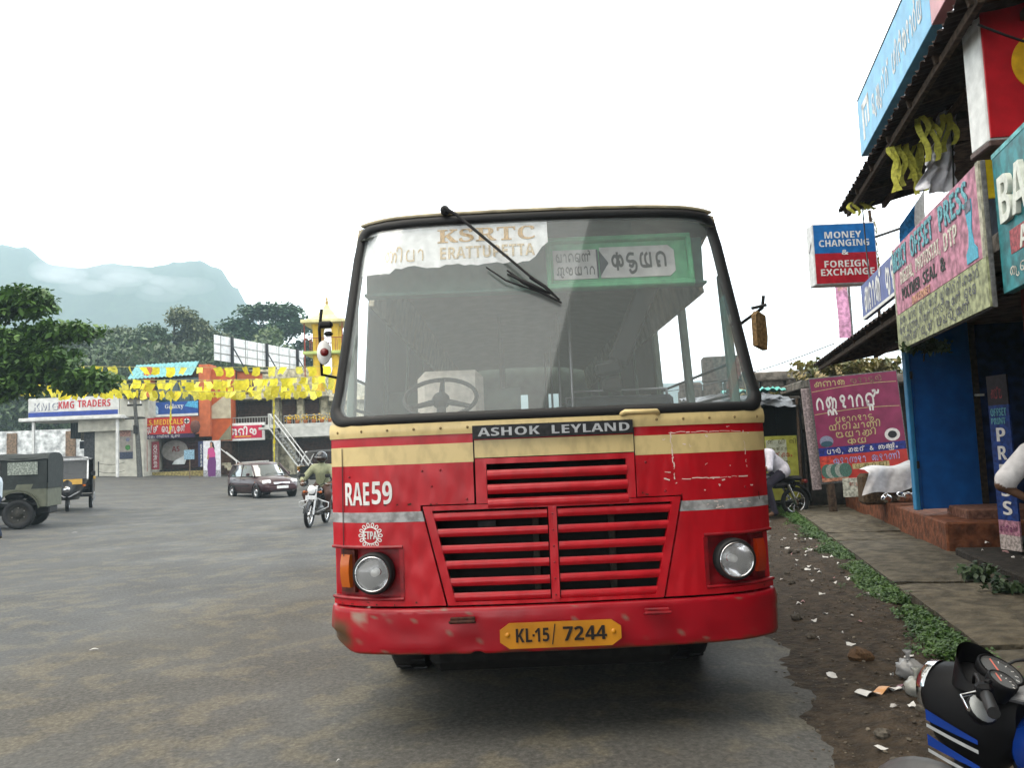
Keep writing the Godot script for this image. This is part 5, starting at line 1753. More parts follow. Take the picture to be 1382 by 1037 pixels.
func build_row_behind():
	# the row goes on behind the camera; it is what the right half of the windscreen mirrors
	var conc := M("wall_stained", Color(0.085, 0.078, 0.07), 0.9, "dirt", 0.4)
	var t := thing("next_shop_block", "plain dark shop block with a jutting roof, farther back along the row", "building", row(-9.2, 1.1), ROW_YAW)
	part("wall", MB_box(Vector3(2.6, 5.2, 8.0), Vector3(3.4, 10.4, 15.6), 0.02), conc, t)
	part("roof_slab", MB_box(Vector3(1.9, 10.55, 8.0), Vector3(5.4, 0.25, 16.4), 0.02), conc, t)
	part("canopy", MB_box(Vector3(0.3, 3.2, 8.0), Vector3(2.4, 0.15, 15.6), 0.02), conc, t)
	for i in 4:
		part("shutter", MB_box(Vector3(0.88, 1.5, 2.2 + i * 3.9), Vector3(0.05, 2.7, 3.0), 0.01), mats["lath"], t)
		part("window", MB_box(Vector3(0.88, 4.9, 2.2 + i * 3.9), Vector3(0.05, 1.4, 1.6), 0.01), mats["black_metal"], t)

# ---------------------------------------------------------------- hills and mist
func build_hills():
	var ridge := [Vector2(-1400, 235), Vector2(-800, 262), Vector2(-570, 247), Vector2(-545, 243), Vector2(-507, 221), Vector2(-478, 218), Vector2(-444, 222), Vector2(-403, 216), Vector2(-369, 220), Vector2(-345, 221), Vector2(-325, 212), Vector2(-303, 188), Vector2(-283, 146), Vector2(-250, 110), Vector2(-180, 78), Vector2(0, 60), Vector2(300, 70), Vector2(900, 90), Vector2(1500, 120)]
	var n := FastNoiseLite.new(); n.seed = 61; n.frequency = 0.008; n.fractal_octaves = 5
	var top := func(x: float) -> float:
		for i in ridge.size() - 1:
			if x >= ridge[i].x and x <= ridge[i + 1].x:
				var t = (x - ridge[i].x) / (ridge[i + 1].x - ridge[i].x)
				return lerpf(ridge[i].y, ridge[i + 1].y, t * t * (3 - 2 * t))
		return 100.0
	var m := sheet(axis([-1400.0, 20.0, -650.0, 6.0, -200.0, 20.0, 1500.0]), flipped(axis([-1120.0, 25.0, -960.0, 6.0, -840.0, 15.0, -420.0])),
		func(x, z):
			var xx: float = x * absf(z) / 900.0 if z > -900 else x
			var rise := smooth(-420, -900, z) if z > -900 else smooth(-1160, -900, z)
			return Vector3(xx, (top.call(x) * pow(rise, 0.8)) + n.get_noise_2d(xx, z) * 26.0 * rise * (1 - rise) * 2.0 + n.get_noise_2d(xx * 8.0, z * 8.0) * 2.5 * rise, z), 0.02)
	structure("hills", m, M("forest_hill", Color(0.045, 0.08, 0.04), 0.95, "rock", 0.012), "forested hills fading into pale blue haze")

# ---------------------------------------------------------------- the far side of the market place
func build_far_side():
	build_trading_store()
	build_medical_shop()
	build_stair_building()
	build_temple()
	build_bunting()

func box_part(called: String, x0, x1, y0, y1, z0, z1, mat, parent, bevel := 0.01):
	return part(called, MB_box(Vector3((x0 + x1) / 2.0, (y0 + y1) / 2.0, (z0 + z1) / 2.0), Vector3(absf(x1 - x0), absf(y1 - y0), absf(z1 - z0)), bevel), mat, parent)

func build_trading_store():
	var white := M("store_white", Color(0.62, 0.62, 0.60), 0.7, "blotch", 0.4)
	var cream := M("store_cream", Color(0.50, 0.48, 0.41), 0.8, "blotch", 0.4)
	var t := thing("trading_store", "white trading store with a wide signed canopy and open dark bay", "building", Vector3(-28.6, 0.0, -48.0), 0.0)
	# local x from the left end of the canopy
	box_part("fascia", 0.0, 5.35, 4.62, 5.76, -0.2, 0.0, white, t)
	box_part("canopy_lip", -0.45, 5.6, 4.40, 4.60, -3.0, 0.22, white, t, 0.03)
	box_part("canopy_roof", -0.2, 6.4, 5.60, 5.72, -4.6, -0.21, M("roof_moss", Color(0.09, 0.085, 0.07), 0.9, "dirt", 0.5), t)
	var sf := MB.new()
	sf.bar(Vector3(5.40, 5.12, -0.05), Vector3(6.45, 5.12, -2.4), 0.1, 1.2, 0.01)
	part("side_fascia", sf, cream, t)
	rect_part("blue_stripe", 0.02, 4.66, 5.30, 4.93, 0.0, 0.015, flat(Color(0.03, 0.06, 0.28), "store_blue", 0.6, "blotch", 0.6), t)
	var red := flat(Color(0.50, 0.02, 0.035), "store_red", 0.6, "blotch", 1.0)
	var grey := flat(Color(0.16, 0.17, 0.24), "store_grey", 0.6, "blotch", 1.0)
	write("KMG", 0.33, 5.02, 1.45, 0.46, 0.004, grey, t)
	write("KMG", 0.28, 5.05, 1.45, 0.46, 0.012, white, t)
	write("KMG", 1.80, 5.10, 0.92, 0.42, 0.012, red, t)
	write("TRADERS", 2.92, 5.14, 1.95, 0.42, 0.012, red, t)
	rect_part("blue_stripe", 0.1, 4.98, 0.6, 5.0, 0.0, 0.01, mats["store_blue"], t)
	for q in [[0.30, -0.05], [5.22, -0.1]]:
		part("column", MB_box(Vector3(q[0], 2.7, q[1]), Vector3(0.14, 3.5, 0.14), 0.01), white, t)
	box_part("lintel", 2.68, 5.9, 3.70, 4.42, -0.75, -0.5, cream, t)
	box_part("corner_room", 3.42, 6.35, 0.7, 4.40, -4.6, -1.0, cream, t)
	box_part("corner_room_top", 5.0, 6.4, 4.2, 5.55, -4.6, -1.6, cream, t)
	box_part("dark_pillar", 2.72, 3.40, 0.7, 4.3, -1.6, -1.1, M("pillar_grey", Color(0.05, 0.05, 0.055), 0.8, "dirt", 0.8), t)
	# poster on the corner room
	box_part("wall_poster", 4.92, 5.72, 2.0, 3.9, -0.998, -0.975, flat(Color(0.30, 0.27, 0.24), "poster_taupe", 0.6, "blotch", 0.8), t)
	rect_part("poster_print", 4.95, 3.35, 5.60, 3.75, -0.974, -0.968, flat(Color(0.40, 0.22, 0.18), "poster_rose", 0.6), t)
	rect_part("poster_print", 4.92, 2.0, 5.72, 2.42, -0.974, -0.966, flat(Color(0.05, 0.06, 0.10), "poster_slate", 0.6), t)
	var mb := MB.new()
	mb.prism(circle2(0.16, 16, Vector2(5.42, 2.68)), -0.974, -0.966)
	part("poster_print", mb, flat(Color(0.06, 0.22, 0.05), "poster_green", 0.6), t)
	mb = MB.new()
	mb.prism(circle2(0.12, 16, Vector2(5.42, 3.15)), -0.974, -0.966)
	part("poster_print", mb, grey, t)
	# dark sheets hanging in the bay
	part("hanging_sheet", corrugated(Vector3(0.35, 3.45, -4.0), Vector3(2.1, -0.15, 0), Vector3(0, 1.2, 0), 12, 0.03), M("sheet_dark", Color(0.02, 0.024, 0.028), 0.7, "dirt", 0.5), t)
	box_part("hanging_board", 1.75, 3.2, 3.25, 4.4, -2.6, -2.55, flat(Color(0.10, 0.085, 0.06), "board_taupe", 0.8, "dirt", 0.8), t)
	box_part("hanging_board", 1.70, 3.25, 2.75, 3.22, -2.6, -2.52, flat(Color(0.03, 0.033, 0.045), "board_slate", 0.8, "dirt", 0.8), t)
	# gate and chain post
	var gate := thing("yard_gate", "low grey green gate with a round red sign across the store's open bay", "gate", Vector3(-27.0, 1.05, -51.5))
	box_part("frame", 0.0, 1.95, 1.05, 1.11, -0.03, 0.03, M("gate_pale", Color(0.30, 0.32, 0.26), 0.7, "dirt", 1.0), gate)
	for i in 14:
		box_part("bar", 0.05 + i * 0.14, 0.12 + i * 0.14, 0.0, 1.04, -0.02, 0.02, M("gate_green", Color(0.12, 0.13, 0.10), 0.8, "dirt", 1.0), gate)
	mb = MB.new()
	mb.prism(circle2(0.17, 20, Vector2(0.98, 0.72)), 0.03, 0.05)
	part("round_sign", mb, red, gate)
	rect_part("sign_bar", 0.84, 0.68, 1.12, 0.75, 0.05, 0.06, white, gate)
	var cp := thing("chain_post", "short iron post with two sagging chains before the store's corner", "post", Vector3(-24.75, 0.95, -48.6))
	box_part("post", -0.03, 0.03, 0.0, 0.95, -0.03, 0.03, mats["black_metal"], cp)
	for y in [0.35, 0.85]:
		mb = MB.new()
		mb.tube(bez(Vector3(0, y, 0), Vector3(0.8, y - 0.22, 0), Vector3(1.55, y, 0), 8), 0.013, 5)
		part("chain", mb, mats["black_metal"], cp)
	# whitewashed yard wall far behind
	var w := thing("yard_wall", "long whitewashed wall with brown pillars behind the jeep and the store", "wall", Vector3(-58.0, 2.0, -75.0))
	box_part("wall", 0.0, 24.0, -0.5, 3.2, -0.3, 0.0, M("white_wash", Color(0.62, 0.63, 0.62), 0.9, "dirt", 0.2), w)
	for x in [11.5, 16.9, 18.9]:
		box_part("pillar", x, x + 0.85, -0.5, 3.0, 0.0, 0.25, M("pillar_brown", Color(0.20, 0.13, 0.08), 0.9, "dirt", 0.5), w)
	# concrete electricity pole
	var pole := thing("electricity_pole", "leaning grey concrete electricity pole between the store and the chemist", "pole", Vector3(-21.55, 0.9, -47.0))
	mb = MB.new()
	mb.tube([Vector3(0, 0, 0), Vector3(-0.12, 2.2, 0), Vector3(-0.3, 4.5, 0)], [0.15, 0.13, 0.09], 6)
	part("shaft", mb, M("pole_concrete", Color(0.10, 0.10, 0.095), 0.9, "dirt", 1.0), pole)
	box_part("cross_arm", -0.72, 0.12, 4.12, 4.22, -0.05, 0.05, mats["black_metal"], pole)
	box_part("cross_arm", -0.85, 0.3, 3.35, 3.43, -0.05, 0.05, mats["black_metal"], pole)
	for x in [-0.65, -0.3, 0.05]:
		mb = MB.new()
		mb.lathe([Vector2(0.03, 0), Vector2(0.05, 0.05), Vector2(0.03, 0.10), Vector2(0.04, 0.14), Vector2(0, 0.17)], 8, xf(Vector3(x, 4.22, 0)))
		part("insulator", mb, mats["white_paint"], pole)
	box_part("fuse_box", -0.28, -0.05, 2.5, 3.0, 0.08, 0.22, mats["black_metal"], pole)

func build_medical_shop():
	var orange := M("wall_orange", Color(0.50, 0.13, 0.05), 0.8, "blotch", 0.4)
	var orange_d := M("wall_orange_deep", Color(0.44, 0.085, 0.02), 0.8, "blotch", 0.4)
	var beige := M("wall_beige", Color(0.44, 0.38, 0.27), 0.85, "blotch", 0.4)
	var maroon := M("shutter_maroon", Color(0.045, 0.012, 0.012), 0.7, "dirt", 0.8)
	var white: Material = mats["store_white"]
	var t := thing("chemist_building", "orange two storey building with the chemist on its ground floor", "building", Vector3(-22.9, 0.0, -50.5))
	box_part("core", 0.0, 5.0, 0.7, 7.4, -6.0, -1.2, M("core_dark", Color(0.10, 0.05, 0.03), 0.9, "dirt", 0.5), t)
	box_part("pillar", 0.0, 0.42, 3.2, 7.7, -1.2, 0.0, orange, t)
	box_part("pillar", 3.42, 4.1, 3.2, 7.7, -1.2, 0.0, orange, t)
	box_part("floor_band", 0.42, 3.42, 3.4, 4.5, -1.2, -0.05, orange, t)
	box_part("right_wall", 4.1, 5.3, 2.9, 7.4, -1.2, -0.3, orange_d, t)
	var mb := MB.new()
	mb.prism(PackedVector2Array([Vector2(4.1, 4.3), Vector2(5.3, 4.3), Vector2(5.3, 6.0), Vector2(4.1, 5.1)]), -0.3, -0.27)
	part("painted_triangle", mb, beige, t)
	mb = MB.new()
	mb.prism(PackedVector2Array([Vector2(4.5, 2.95), Vector2(5.3, 2.95), Vector2(5.3, 3.9)]), -0.3, -0.27)
	part("painted_triangle", mb, M("wall_khaki", Color(0.22, 0.20, 0.13), 0.85, "blotch", 0.5), t)
	# big dark window in panes
	for i in 4:
		var pane := paint("window_green", Color(0.012, 0.05, 0.045), 0.1)
		box_part("pane", 0.46 + i * 0.74, 1.17 + i * 0.74, 5.42, 7.0, -0.6, -0.55, pane, t)
	# roof sheeting in teal, orange gable
	part("teal_roof", corrugated(Vector3(-0.9, 6.95, 0.2), Vector3(4.0, 0.1, 0), Vector3(0, 1.0, -1.2), 16, 0.03), M("roof_teal", Color(0.16, 0.40, 0.42), 0.6, "dirt", 0.5), t)
	mb = MB.new()
	mb.prism(PackedVector2Array([Vector2(2.7, 6.9), Vector2(6.6, 6.9), Vector2(6.6, 7.25), Vector2(2.7, 7.75)]), -2.6, -2.4)
	part("gable", mb, orange, t)
	mb = MB.new()
	mb.bar(Vector3(2.6, 7.82, -2.4), Vector3(7.0, 7.25, -2.4), 0.5, 0.1, 0.01)
	part("gable_coping", mb, M("roof_moss", Color.WHITE), t)
	# ground-floor shop
	box_part("shutter", 0.9, 3.5, 1.3, 3.2, -0.9, -0.8, maroon, t)
	for i in 12:
		box_part("shutter_lath", 0.9, 3.5, 1.32 + i * 0.155, 1.44 + i * 0.155, -0.8, -0.78, maroon, t)
	box_part("front_ledge", -0.1, 4.0, 0.6, 1.12, -1.0, 0.35, M("ledge_yellow", Color(0.32, 0.26, 0.10), 0.9, "dirt", 0.8), t)
	for i in 10:
		box_part("ledge_tile", 0.9 + i * 0.26, 1.06 + i * 0.26, 1.14, 1.24, -0.2, -0.1, mats["black_metal"], t, 0.005)
	mb = MB.new()
	mb.prism(circle2(0.83, 36, Vector2(1.62, 2.42), 0.78), -0.70, -0.66)
	var oval := part("oval_board", mb, flat(Color(0.30, 0.28, 0.26), "oval_grey", 0.7, "blotch", 0.7), t)
	write("AS", 1.45, 2.35, 0.48, 0.34, -0.655, flat(Color(0.25, 0.03, 0.03), "oval_red", 0.6), oval)
	# signs
	var s := thing("chemist_sign", "red chemist's sign with yellow and white lettering and crosses", "sign", Vector3(-22.96, 3.42, -49.5))
	part("panel", panel(3.35, 1.0, 0.08), flat(Color(0.46, 0.012, 0.014), "chemist_red", 0.5, "blotch", 0.6), s)
	var yellow := flat(Color(0.72, 0.40, 0.02), "chemist_yellow", 0.5, "blotch", 1.0)
	write("D.S.MEDICALS", 0.48, 0.56, 2.40, 0.33, 0.01, yellow, s)
	write_ml("ഇ.ം.ങ്ഗ്ലീ.ഷ.്. .മ.ര.ു.ന്ന.ു.ക.ൾ", 0.28, 0.15, 2.75, 0.28, 0.01, white, s, 2.3)
	for x in [0.24, 3.12]:
		mb = MB.new()
		mb.prism(circle2(0.17, 20, Vector2(x, 0.74)), 0.0, 0.012)
		var disc := part("cross_disc", mb, white, s)
		for q in [[0.15, 0.035], [0.035, 0.15]]:
			rect_part("cross", x - q[0], 0.74 - q[1], x + q[0], 0.74 + q[1], 0.012, 0.02, mats["black_metal"], disc)
	rect_part("purple_strip", 0.0, -0.26, 3.6, -0.01, -0.05, 0.0, flat(Color(0.035, 0.012, 0.06), "strip_purple", 0.6), s)
	write_ml("സ.മ.യ.ം. .ര.ാ.വ.ി.ല.െ. .മ.ു.ത.ൽ", 0.6, -0.2, 2.1, 0.12, 0.003, white, s, 1.6)
	s = thing("galaxy_sign", "blue paint shop sign with white script lettering under the upper window", "sign", Vector3(-22.42, 4.52, -50.4))
	part("panel", panel(2.92, 0.92, 0.06), flat(Color(0.012, 0.06, 0.26), "galaxy_blue", 0.5, "blotch", 0.6), s)
	rect_part("white_foot", 0.0, 0.0, 2.92, 0.15, 0.0, 0.01, white, s)
	write("Galaxy", 0.88, 0.42, 1.15, 0.36, 0.005, white, s, "serif bold")
	mb = MB.new()
	mb.prism(PackedVector2Array([Vector2(0.08, 0.18), Vector2(0.46, 0.18), Vector2(0.46, 0.55), Vector2(0.36, 0.72), Vector2(0.16, 0.72), Vector2(0.08, 0.55)]), 0.0, 0.012)
	part("tin_picture", mb, flat(Color(0.45, 0.60, 0.72), "tin_pale", 0.6), s)
	mb = MB.new()
	mb.prism(PackedVector2Array([Vector2(2.1, 0.62), Vector2(2.92, 0.45), Vector2(2.92, 0.90), Vector2(2.3, 0.90)]), 0.0, 0.01)
	part("wave_picture", mb, flat(Color(0.08, 0.38, 0.62), "wave_blue", 0.6), s)
	# upright signs
	var up := [["red upright sign with white letters, left of the chemist's shutter", -22.74, 0.50, 1.2, 3.08, -49.45, Color(0.34, 0.025, 0.03)], ["darker red upright sign, second from the left beside the chemist's shutter", -22.17, 0.46, 1.3, 3.0, -49.9, Color(0.22, 0.02, 0.035)], ["dark blue upright sign with white letters right of the chemist's shutter", -19.2, 0.36, 1.35, 2.9, -49.6, Color(0.02, 0.03, 0.10)]]
	for q in up:
		s = thing("upright_sign", q[0], "sign", Vector3(q[1], q[3], q[5]), 0.0, "upright signs beside the chemist's shutter")
		part("panel", panel(q[2], q[4] - q[3], 0.05), flat(q[6], "upright_%d" % int(q[1] * 10), 0.5, "blotch", 0.8), s)
		var col := ["മ", "ര", "ന്ന", "ക", "ൾ", "സ", "ത"]
		for i in 7:
			write_ml(col[i], 0.14, (q[4] - q[3]) * 0.78 - i * 0.20, q[2] - 0.26, 0.14, 0.003, white, s, 2.2)
		if q[1] < -22.5:
			rect_part("orange_head", 0.03, q[4] - q[3] - 0.38, q[2] - 0.03, q[4] - q[3] - 0.02, 0.0, 0.006, yellow, s)
	s = thing("post_board", "pale blue notice board on a thin post in front of the chemist", "board", Vector3(-18.3, 0.72, -46.0))
	box_part("post", -0.03, 0.03, 0.0, 1.7, -0.06, -0.01, M("post_brown", Color(0.16, 0.11, 0.07), 0.9, "dirt", 1.0), s)
	box_part("board", -0.30, 0.28, 1.08, 1.62, 0.0, 0.03, flat(Color(0.22, 0.36, 0.46), "board_blue", 0.7, "dirt", 1.6), s)
	s = thing("torn_poster", "torn white poster curling off the chemist's shutter", "poster", Vector3(-21.3, 1.55, -50.9))
	part("sheet", cloth_sheet(func(u, v): return Vector3(u * 0.75 + v * 0.25, v * 0.7 * (0.4 + u * 0.6), 0.1 + sin(u * 4 + v * 3) * 0.10), 10, 8), flat(Color(0.52, 0.55, 0.55), "torn_white", 0.7, "blotch", 1.0), s)
	s = thing("hanging_bundle", "brown and pink cloth bundle hanging from the corner of the chemist's sign", "bundle", Vector3(-19.25, 3.35, -49.3))
	mb = MB.new()
	mb.lathe([Vector2(0.0, 0.85), Vector2(0.22, 0.75), Vector2(0.30, 0.45), Vector2(0.20, 0.12), Vector2(0.0, 0.0)], 12, xf())
	part("cloth", mb, M("bundle_brown", Color(0.20, 0.08, 0.06), 0.9, "rock", 2.0), s)
	# saree advertisement
	s = thing("saree_poster", "tall white advertisement board picturing a woman in a pink and purple saree", "poster", Vector3(-18.82, 0.70, -49.4))
	part("panel", panel(1.04, 2.2, 0.05), flat(Color(0.66, 0.66, 0.70), "ad_white", 0.6, "blotch", 0.8), s)
	rect_part("grey_foot", 0.0, 0.0, 1.04, 0.42, 0.0, 0.006, flat(Color(0.34, 0.34, 0.36), "ad_grey", 0.7), s)
	var fig := func(pts: Array, z: float, m: Material, called: String):
		var p := PackedVector2Array()
		for k in pts: p.append(Vector2(k[0], k[1]))
		var b := MB.new()
		b.prism(p, 0.006, z)
		return part(called, b, m, s)
	var purple := flat(Color(0.13, 0.03, 0.15), "saree_purple", 0.7, "blotch", 3.0)
	var pinkm := flat(Color(0.50, 0.06, 0.22), "saree_pink", 0.7, "blotch", 3.0)
	var skin := flat(Color(0.42, 0.22, 0.14), "print_skin", 0.7)
	var hair := flat(Color(0.02, 0.015, 0.015), "print_hair", 0.7)
	fig.call([[0.42, 2.12], [0.52, 2.15], [0.62, 2.08], [0.70, 1.75], [0.66, 1.45], [0.50, 1.6], [0.42, 1.9]], 0.008, hair, "printed_hair")
	fig.call([[0.40, 2.0], [0.46, 2.10], [0.55, 2.04], [0.54, 1.86], [0.62, 1.75], [0.30, 1.72], [0.44, 1.84]], 0.010, skin, "printed_face")
	fig.call([[0.30, 1.74], [0.62, 1.78], [0.74, 1.4], [0.72, 1.15], [0.36, 1.1], [0.26, 1.35]], 0.012, pinkm, "printed_blouse")
	fig.call([[0.30, 1.18], [0.72, 1.22], [0.78, 0.9], [0.74, 0.06], [0.30, 0.04], [0.24, 0.6]], 0.014, purple, "printed_saree")
	fig.call([[0.28, 1.4], [0.36, 1.36], [0.34, 1.05], [0.22, 1.12]], 0.016, skin, "printed_arm")

func build_stair_building():
	var cream := M("stair_cream", Color(0.46, 0.42, 0.30), 0.85, "dirt", 0.35)
	var pale := M("stair_pale", Color(0.50, 0.50, 0.47), 0.8, "blotch", 0.4)
	var brown := M("shutter_brown", Color(0.055, 0.026, 0.018), 0.7, "dirt", 0.7)
	var white: Material = mats["white_paint"]
	var steel := M("rail_steel", Color(0.30, 0.30, 0.28), 0.5, "blotch", 1.0)
	var t := thing("stair_building", "cream two storey shop building with an outside stair and brown shutters", "building", Vector3(-19.0, 0.0, -52.0))
	box_part("core", 0.0, 9.0, 0.5, 5.5, -7.0, -1.0, cream, t)
	box_part("roof_slab", -0.3, 7.3, 5.5, 5.78, -7.0, 0.6, cream, t)
	var wing = box_part("roof_slab_wing", 7.3, 9.6, 5.2, 5.45, -7.0, 0.2, cream, t)
	box_part("walkway_slab", 0.5, 8.6, 3.55, 3.80, -1.0, 1.0, pale, t)
	box_part("balcony_fascia", 4.45, 8.2, 2.95, 3.54, 0.5, 1.05, pale, t)
	for q in [[1.15, 3.3], [4.0, 4.9], [5.5, 6.4]]:
		var sh = box_part("shutter", q[0], q[1], 3.82, 5.45, -1.0, -0.9, brown, t)
		for i in 10:
			box_part("lath", q[0], q[1], 3.86 + i * 0.155, 3.98 + i * 0.155, -0.9, -0.88, brown, sh)
	for q in [[1.15, 3.4], [4.9, 7.6]]:
		var sh = box_part("shutter", q[0], q[1], 0.8, 2.9, -1.0, -0.9, brown, t)
		for i in 12:
			box_part("lath", q[0], q[1], 0.84 + i * 0.165, 0.97 + i * 0.165, -0.9, -0.88, brown, sh)
	for x in [0.55, 3.45, 4.5, 7.7]:
		box_part("pillar", x, x + 0.35, 0.5, 3.55, -0.95, -0.5, cream, t)
	for x in [0.55, 3.45, 5.05, 6.6]:
		box_part("pillar", x, x + 0.42, 3.8, 5.5, -0.95, -0.6, cream, t)
	# railings along the walkway
	for q in [[0.9, 3.7], [4.6, 8.5]]:
		var rail = box_part("railing", q[0], q[1], 4.28, 4.34, 0.85, 0.91, steel, t)
		var n := int((q[1] - q[0]) / 0.17)
		for i in n:
			box_part("baluster", q[0] + i * 0.17, q[0] + i * 0.17 + 0.03, 3.8, 4.28, 0.87, 0.89, steel, rail, 0.0)
	box_part("newel", 3.62, 3.82, 3.7, 4.5, 0.7, 0.95, pale, t)
	box_part("water_pot", 0.45, 0.75, 3.85, 4.2, 0.6, 0.9, pale, t, 0.1)
	# outside stair coming down to the right
	var st := thing("outside_stair", "white railed outside stair slanting down to the right before the cream building", "stairs", Vector3(-15.2, 0.0, -50.8))
	var a := Vector3(0.3, 3.55, 0); var b := Vector3(2.6, 0.35, 0)
	for z in [0.0, 1.0]:
		var mb := MB.new()
		mb.bar(a + Vector3(0, -0.05, z), b + Vector3(0, -0.05, z), 0.06, 0.26, 0.01, Vector3.BACK)
		part("stringer", mb, pale, st)
		mb = MB.new()
		mb.bar(a + Vector3(0.02, 0.85, z), b + Vector3(0.02, 0.85, z), 0.06, 0.06, 0.01, Vector3.BACK)
		part("handrail", mb, white, st)
		mb = MB.new()
		mb.bar(a + Vector3(0.02, 0.45, z), b + Vector3(0.02, 0.45, z), 0.03, 0.03, 0.0, Vector3.BACK)
		part("mid_rail", mb, steel, st)
		for i in 7:
			var p := a.lerp(b, i / 6.0) + Vector3(0, 0, z)
			mb = MB.new()
			mb.bar(p, p + Vector3(0.02, 0.84, 0), 0.03, 0.03)
			part("baluster", mb, steel, st)
	for i in 17:
		var p := a.lerp(b, (i + 0.5) / 17.0)
		part("tread", MB_box(p + Vector3(0, 0.04, 0.5), Vector3(0.22, 0.05, 1.0), 0.008), M("tread_grey", Color(0.22, 0.21, 0.19), 0.9, "dirt", 1.0), st)
	box_part("landing", -0.35, 0.32, 3.45, 3.6, -0.2, 1.1, pale, st)
	# short flight with a white handrail, left
	var st2 := thing("short_steps", "short flight of steps with white pipe handrails below the red sign", "stairs", Vector3(-18.0, 0.0, -50.3))
	for i in 5:
		part("step", MB_box(Vector3(0.15 + i * 0.17, 1.45 - i * 0.16, -0.3), Vector3(0.24, 0.16, 1.0), 0.01), cream, st2)
	for z in [-0.7, 0.2]:
		var mb := MB.new()
		mb.tube([Vector3(0.0, 2.35 + z * 0.2, z), Vector3(0.95, 1.55 + z * 0.2, z), Vector3(0.95, 0.62, z)], 0.035, 6)
		part("handrail", mb, white, st2)
	var mbx := MB.new()
	mbx.tube([Vector3(0.95, 1.5, -0.7), Vector3(2.6, 1.55, -0.9)], 0.03, 6)
	part("handrail", mbx, white, st2)
	for i in 9:
		box_part("baluster", 1.1 + i * 0.18, 1.14 + i * 0.18, 0.6, 1.5, -0.92, -0.88, steel, st2, 0.0)
	# sign
	var s := thing("red_shop_sign", "red sign with white rounded lettering in a broad white frame", "sign", Vector3(-18.27, 2.87, -51.0))
	part("frame", panel(2.7, 1.1, 0.15), white, s)
	rect_part("red_field", 0.17, 0.14, 2.53, 0.94, 0.0, 0.02, flat(Color(0.52, 0.012, 0.06), "anila_red", 0.5, "blotch", 0.6), s)
	write_ml("അ.ന.ി.ല", 0.50, 0.38, 1.7, 0.34, 0.022, white, s, 2.8)
	rect_part("yellow_line", 0.82, 0.23, 1.85, 0.29, 0.02, 0.026, mats["chemist_yellow"], s)
	# torn white cloth on the left of the walkway
	s = thing("draped_white_cloth", "dirty white plastic cloth draped beside the upper walkway", "sheet", Vector3(-19.2, 3.9, -50.9))
	var mb2 := MB.new()
	mb2.grid(func(u, v): return Vector3(u * 1.35 * (1 - v * 0.75) + v * 0.9, v * 1.45, sin(u * 8.0 + v * 3.0) * 0.10), 16, 10)
	part("cloth", mb2, M("cloth_grey", Color(0.36, 0.36, 0.35), 0.7, "dirt", 0.8), s)
	# billboard frame seen from behind, and the block that carries it
	var blk := thing("rear_block", "plain building block behind the orange gable carrying the billboard", "building", Vector3(-23.0, 0.0, -75.0))
	box_part("block", 0.0, 9.0, 0.0, 8.3, -4.0, 15.0, cream, blk)
	var bb := thing("billboard", "big blank white billboard on dark posts above the orange roof", "billboard", Vector3(-21.25, 8.75, -58.0), 72.0)
	var L := 11.6
	for i in 6:
		box_part("sheet", i * L / 6.0 + 0.03, (i + 1) * L / 6.0 - 0.03, 0.15, 2.0, -0.04, 0.0, M("bb_white", Color(0.72, 0.73, 0.74), 0.6, "blotch", 0.4), bb)
	for i in 3:
		var x := 1.9 + i * 4.3
		box_part("post", x - 0.09, x + 0.09, -0.6, 2.05, 0.04, 0.2, mats["black_metal"], bb)
		var mb3 := MB.new()
		mb3.bar(Vector3(x, 1.4, 0.1), Vector3(x, -0.4, 1.2), 0.07, 0.07)
		part("brace", mb3, mats["black_metal"], bb)
	for y in [0.7, 1.35]:
		box_part("girt", 0.0, L, y - 0.03, y + 0.03, 0.0, 0.05, steel, bb)
	for i in 8:
		box_part("upright", 0.7 + i * 1.45, 0.75 + i * 1.45, 0.15, 2.0, 0.0, 0.04, steel, bb, 0.0)

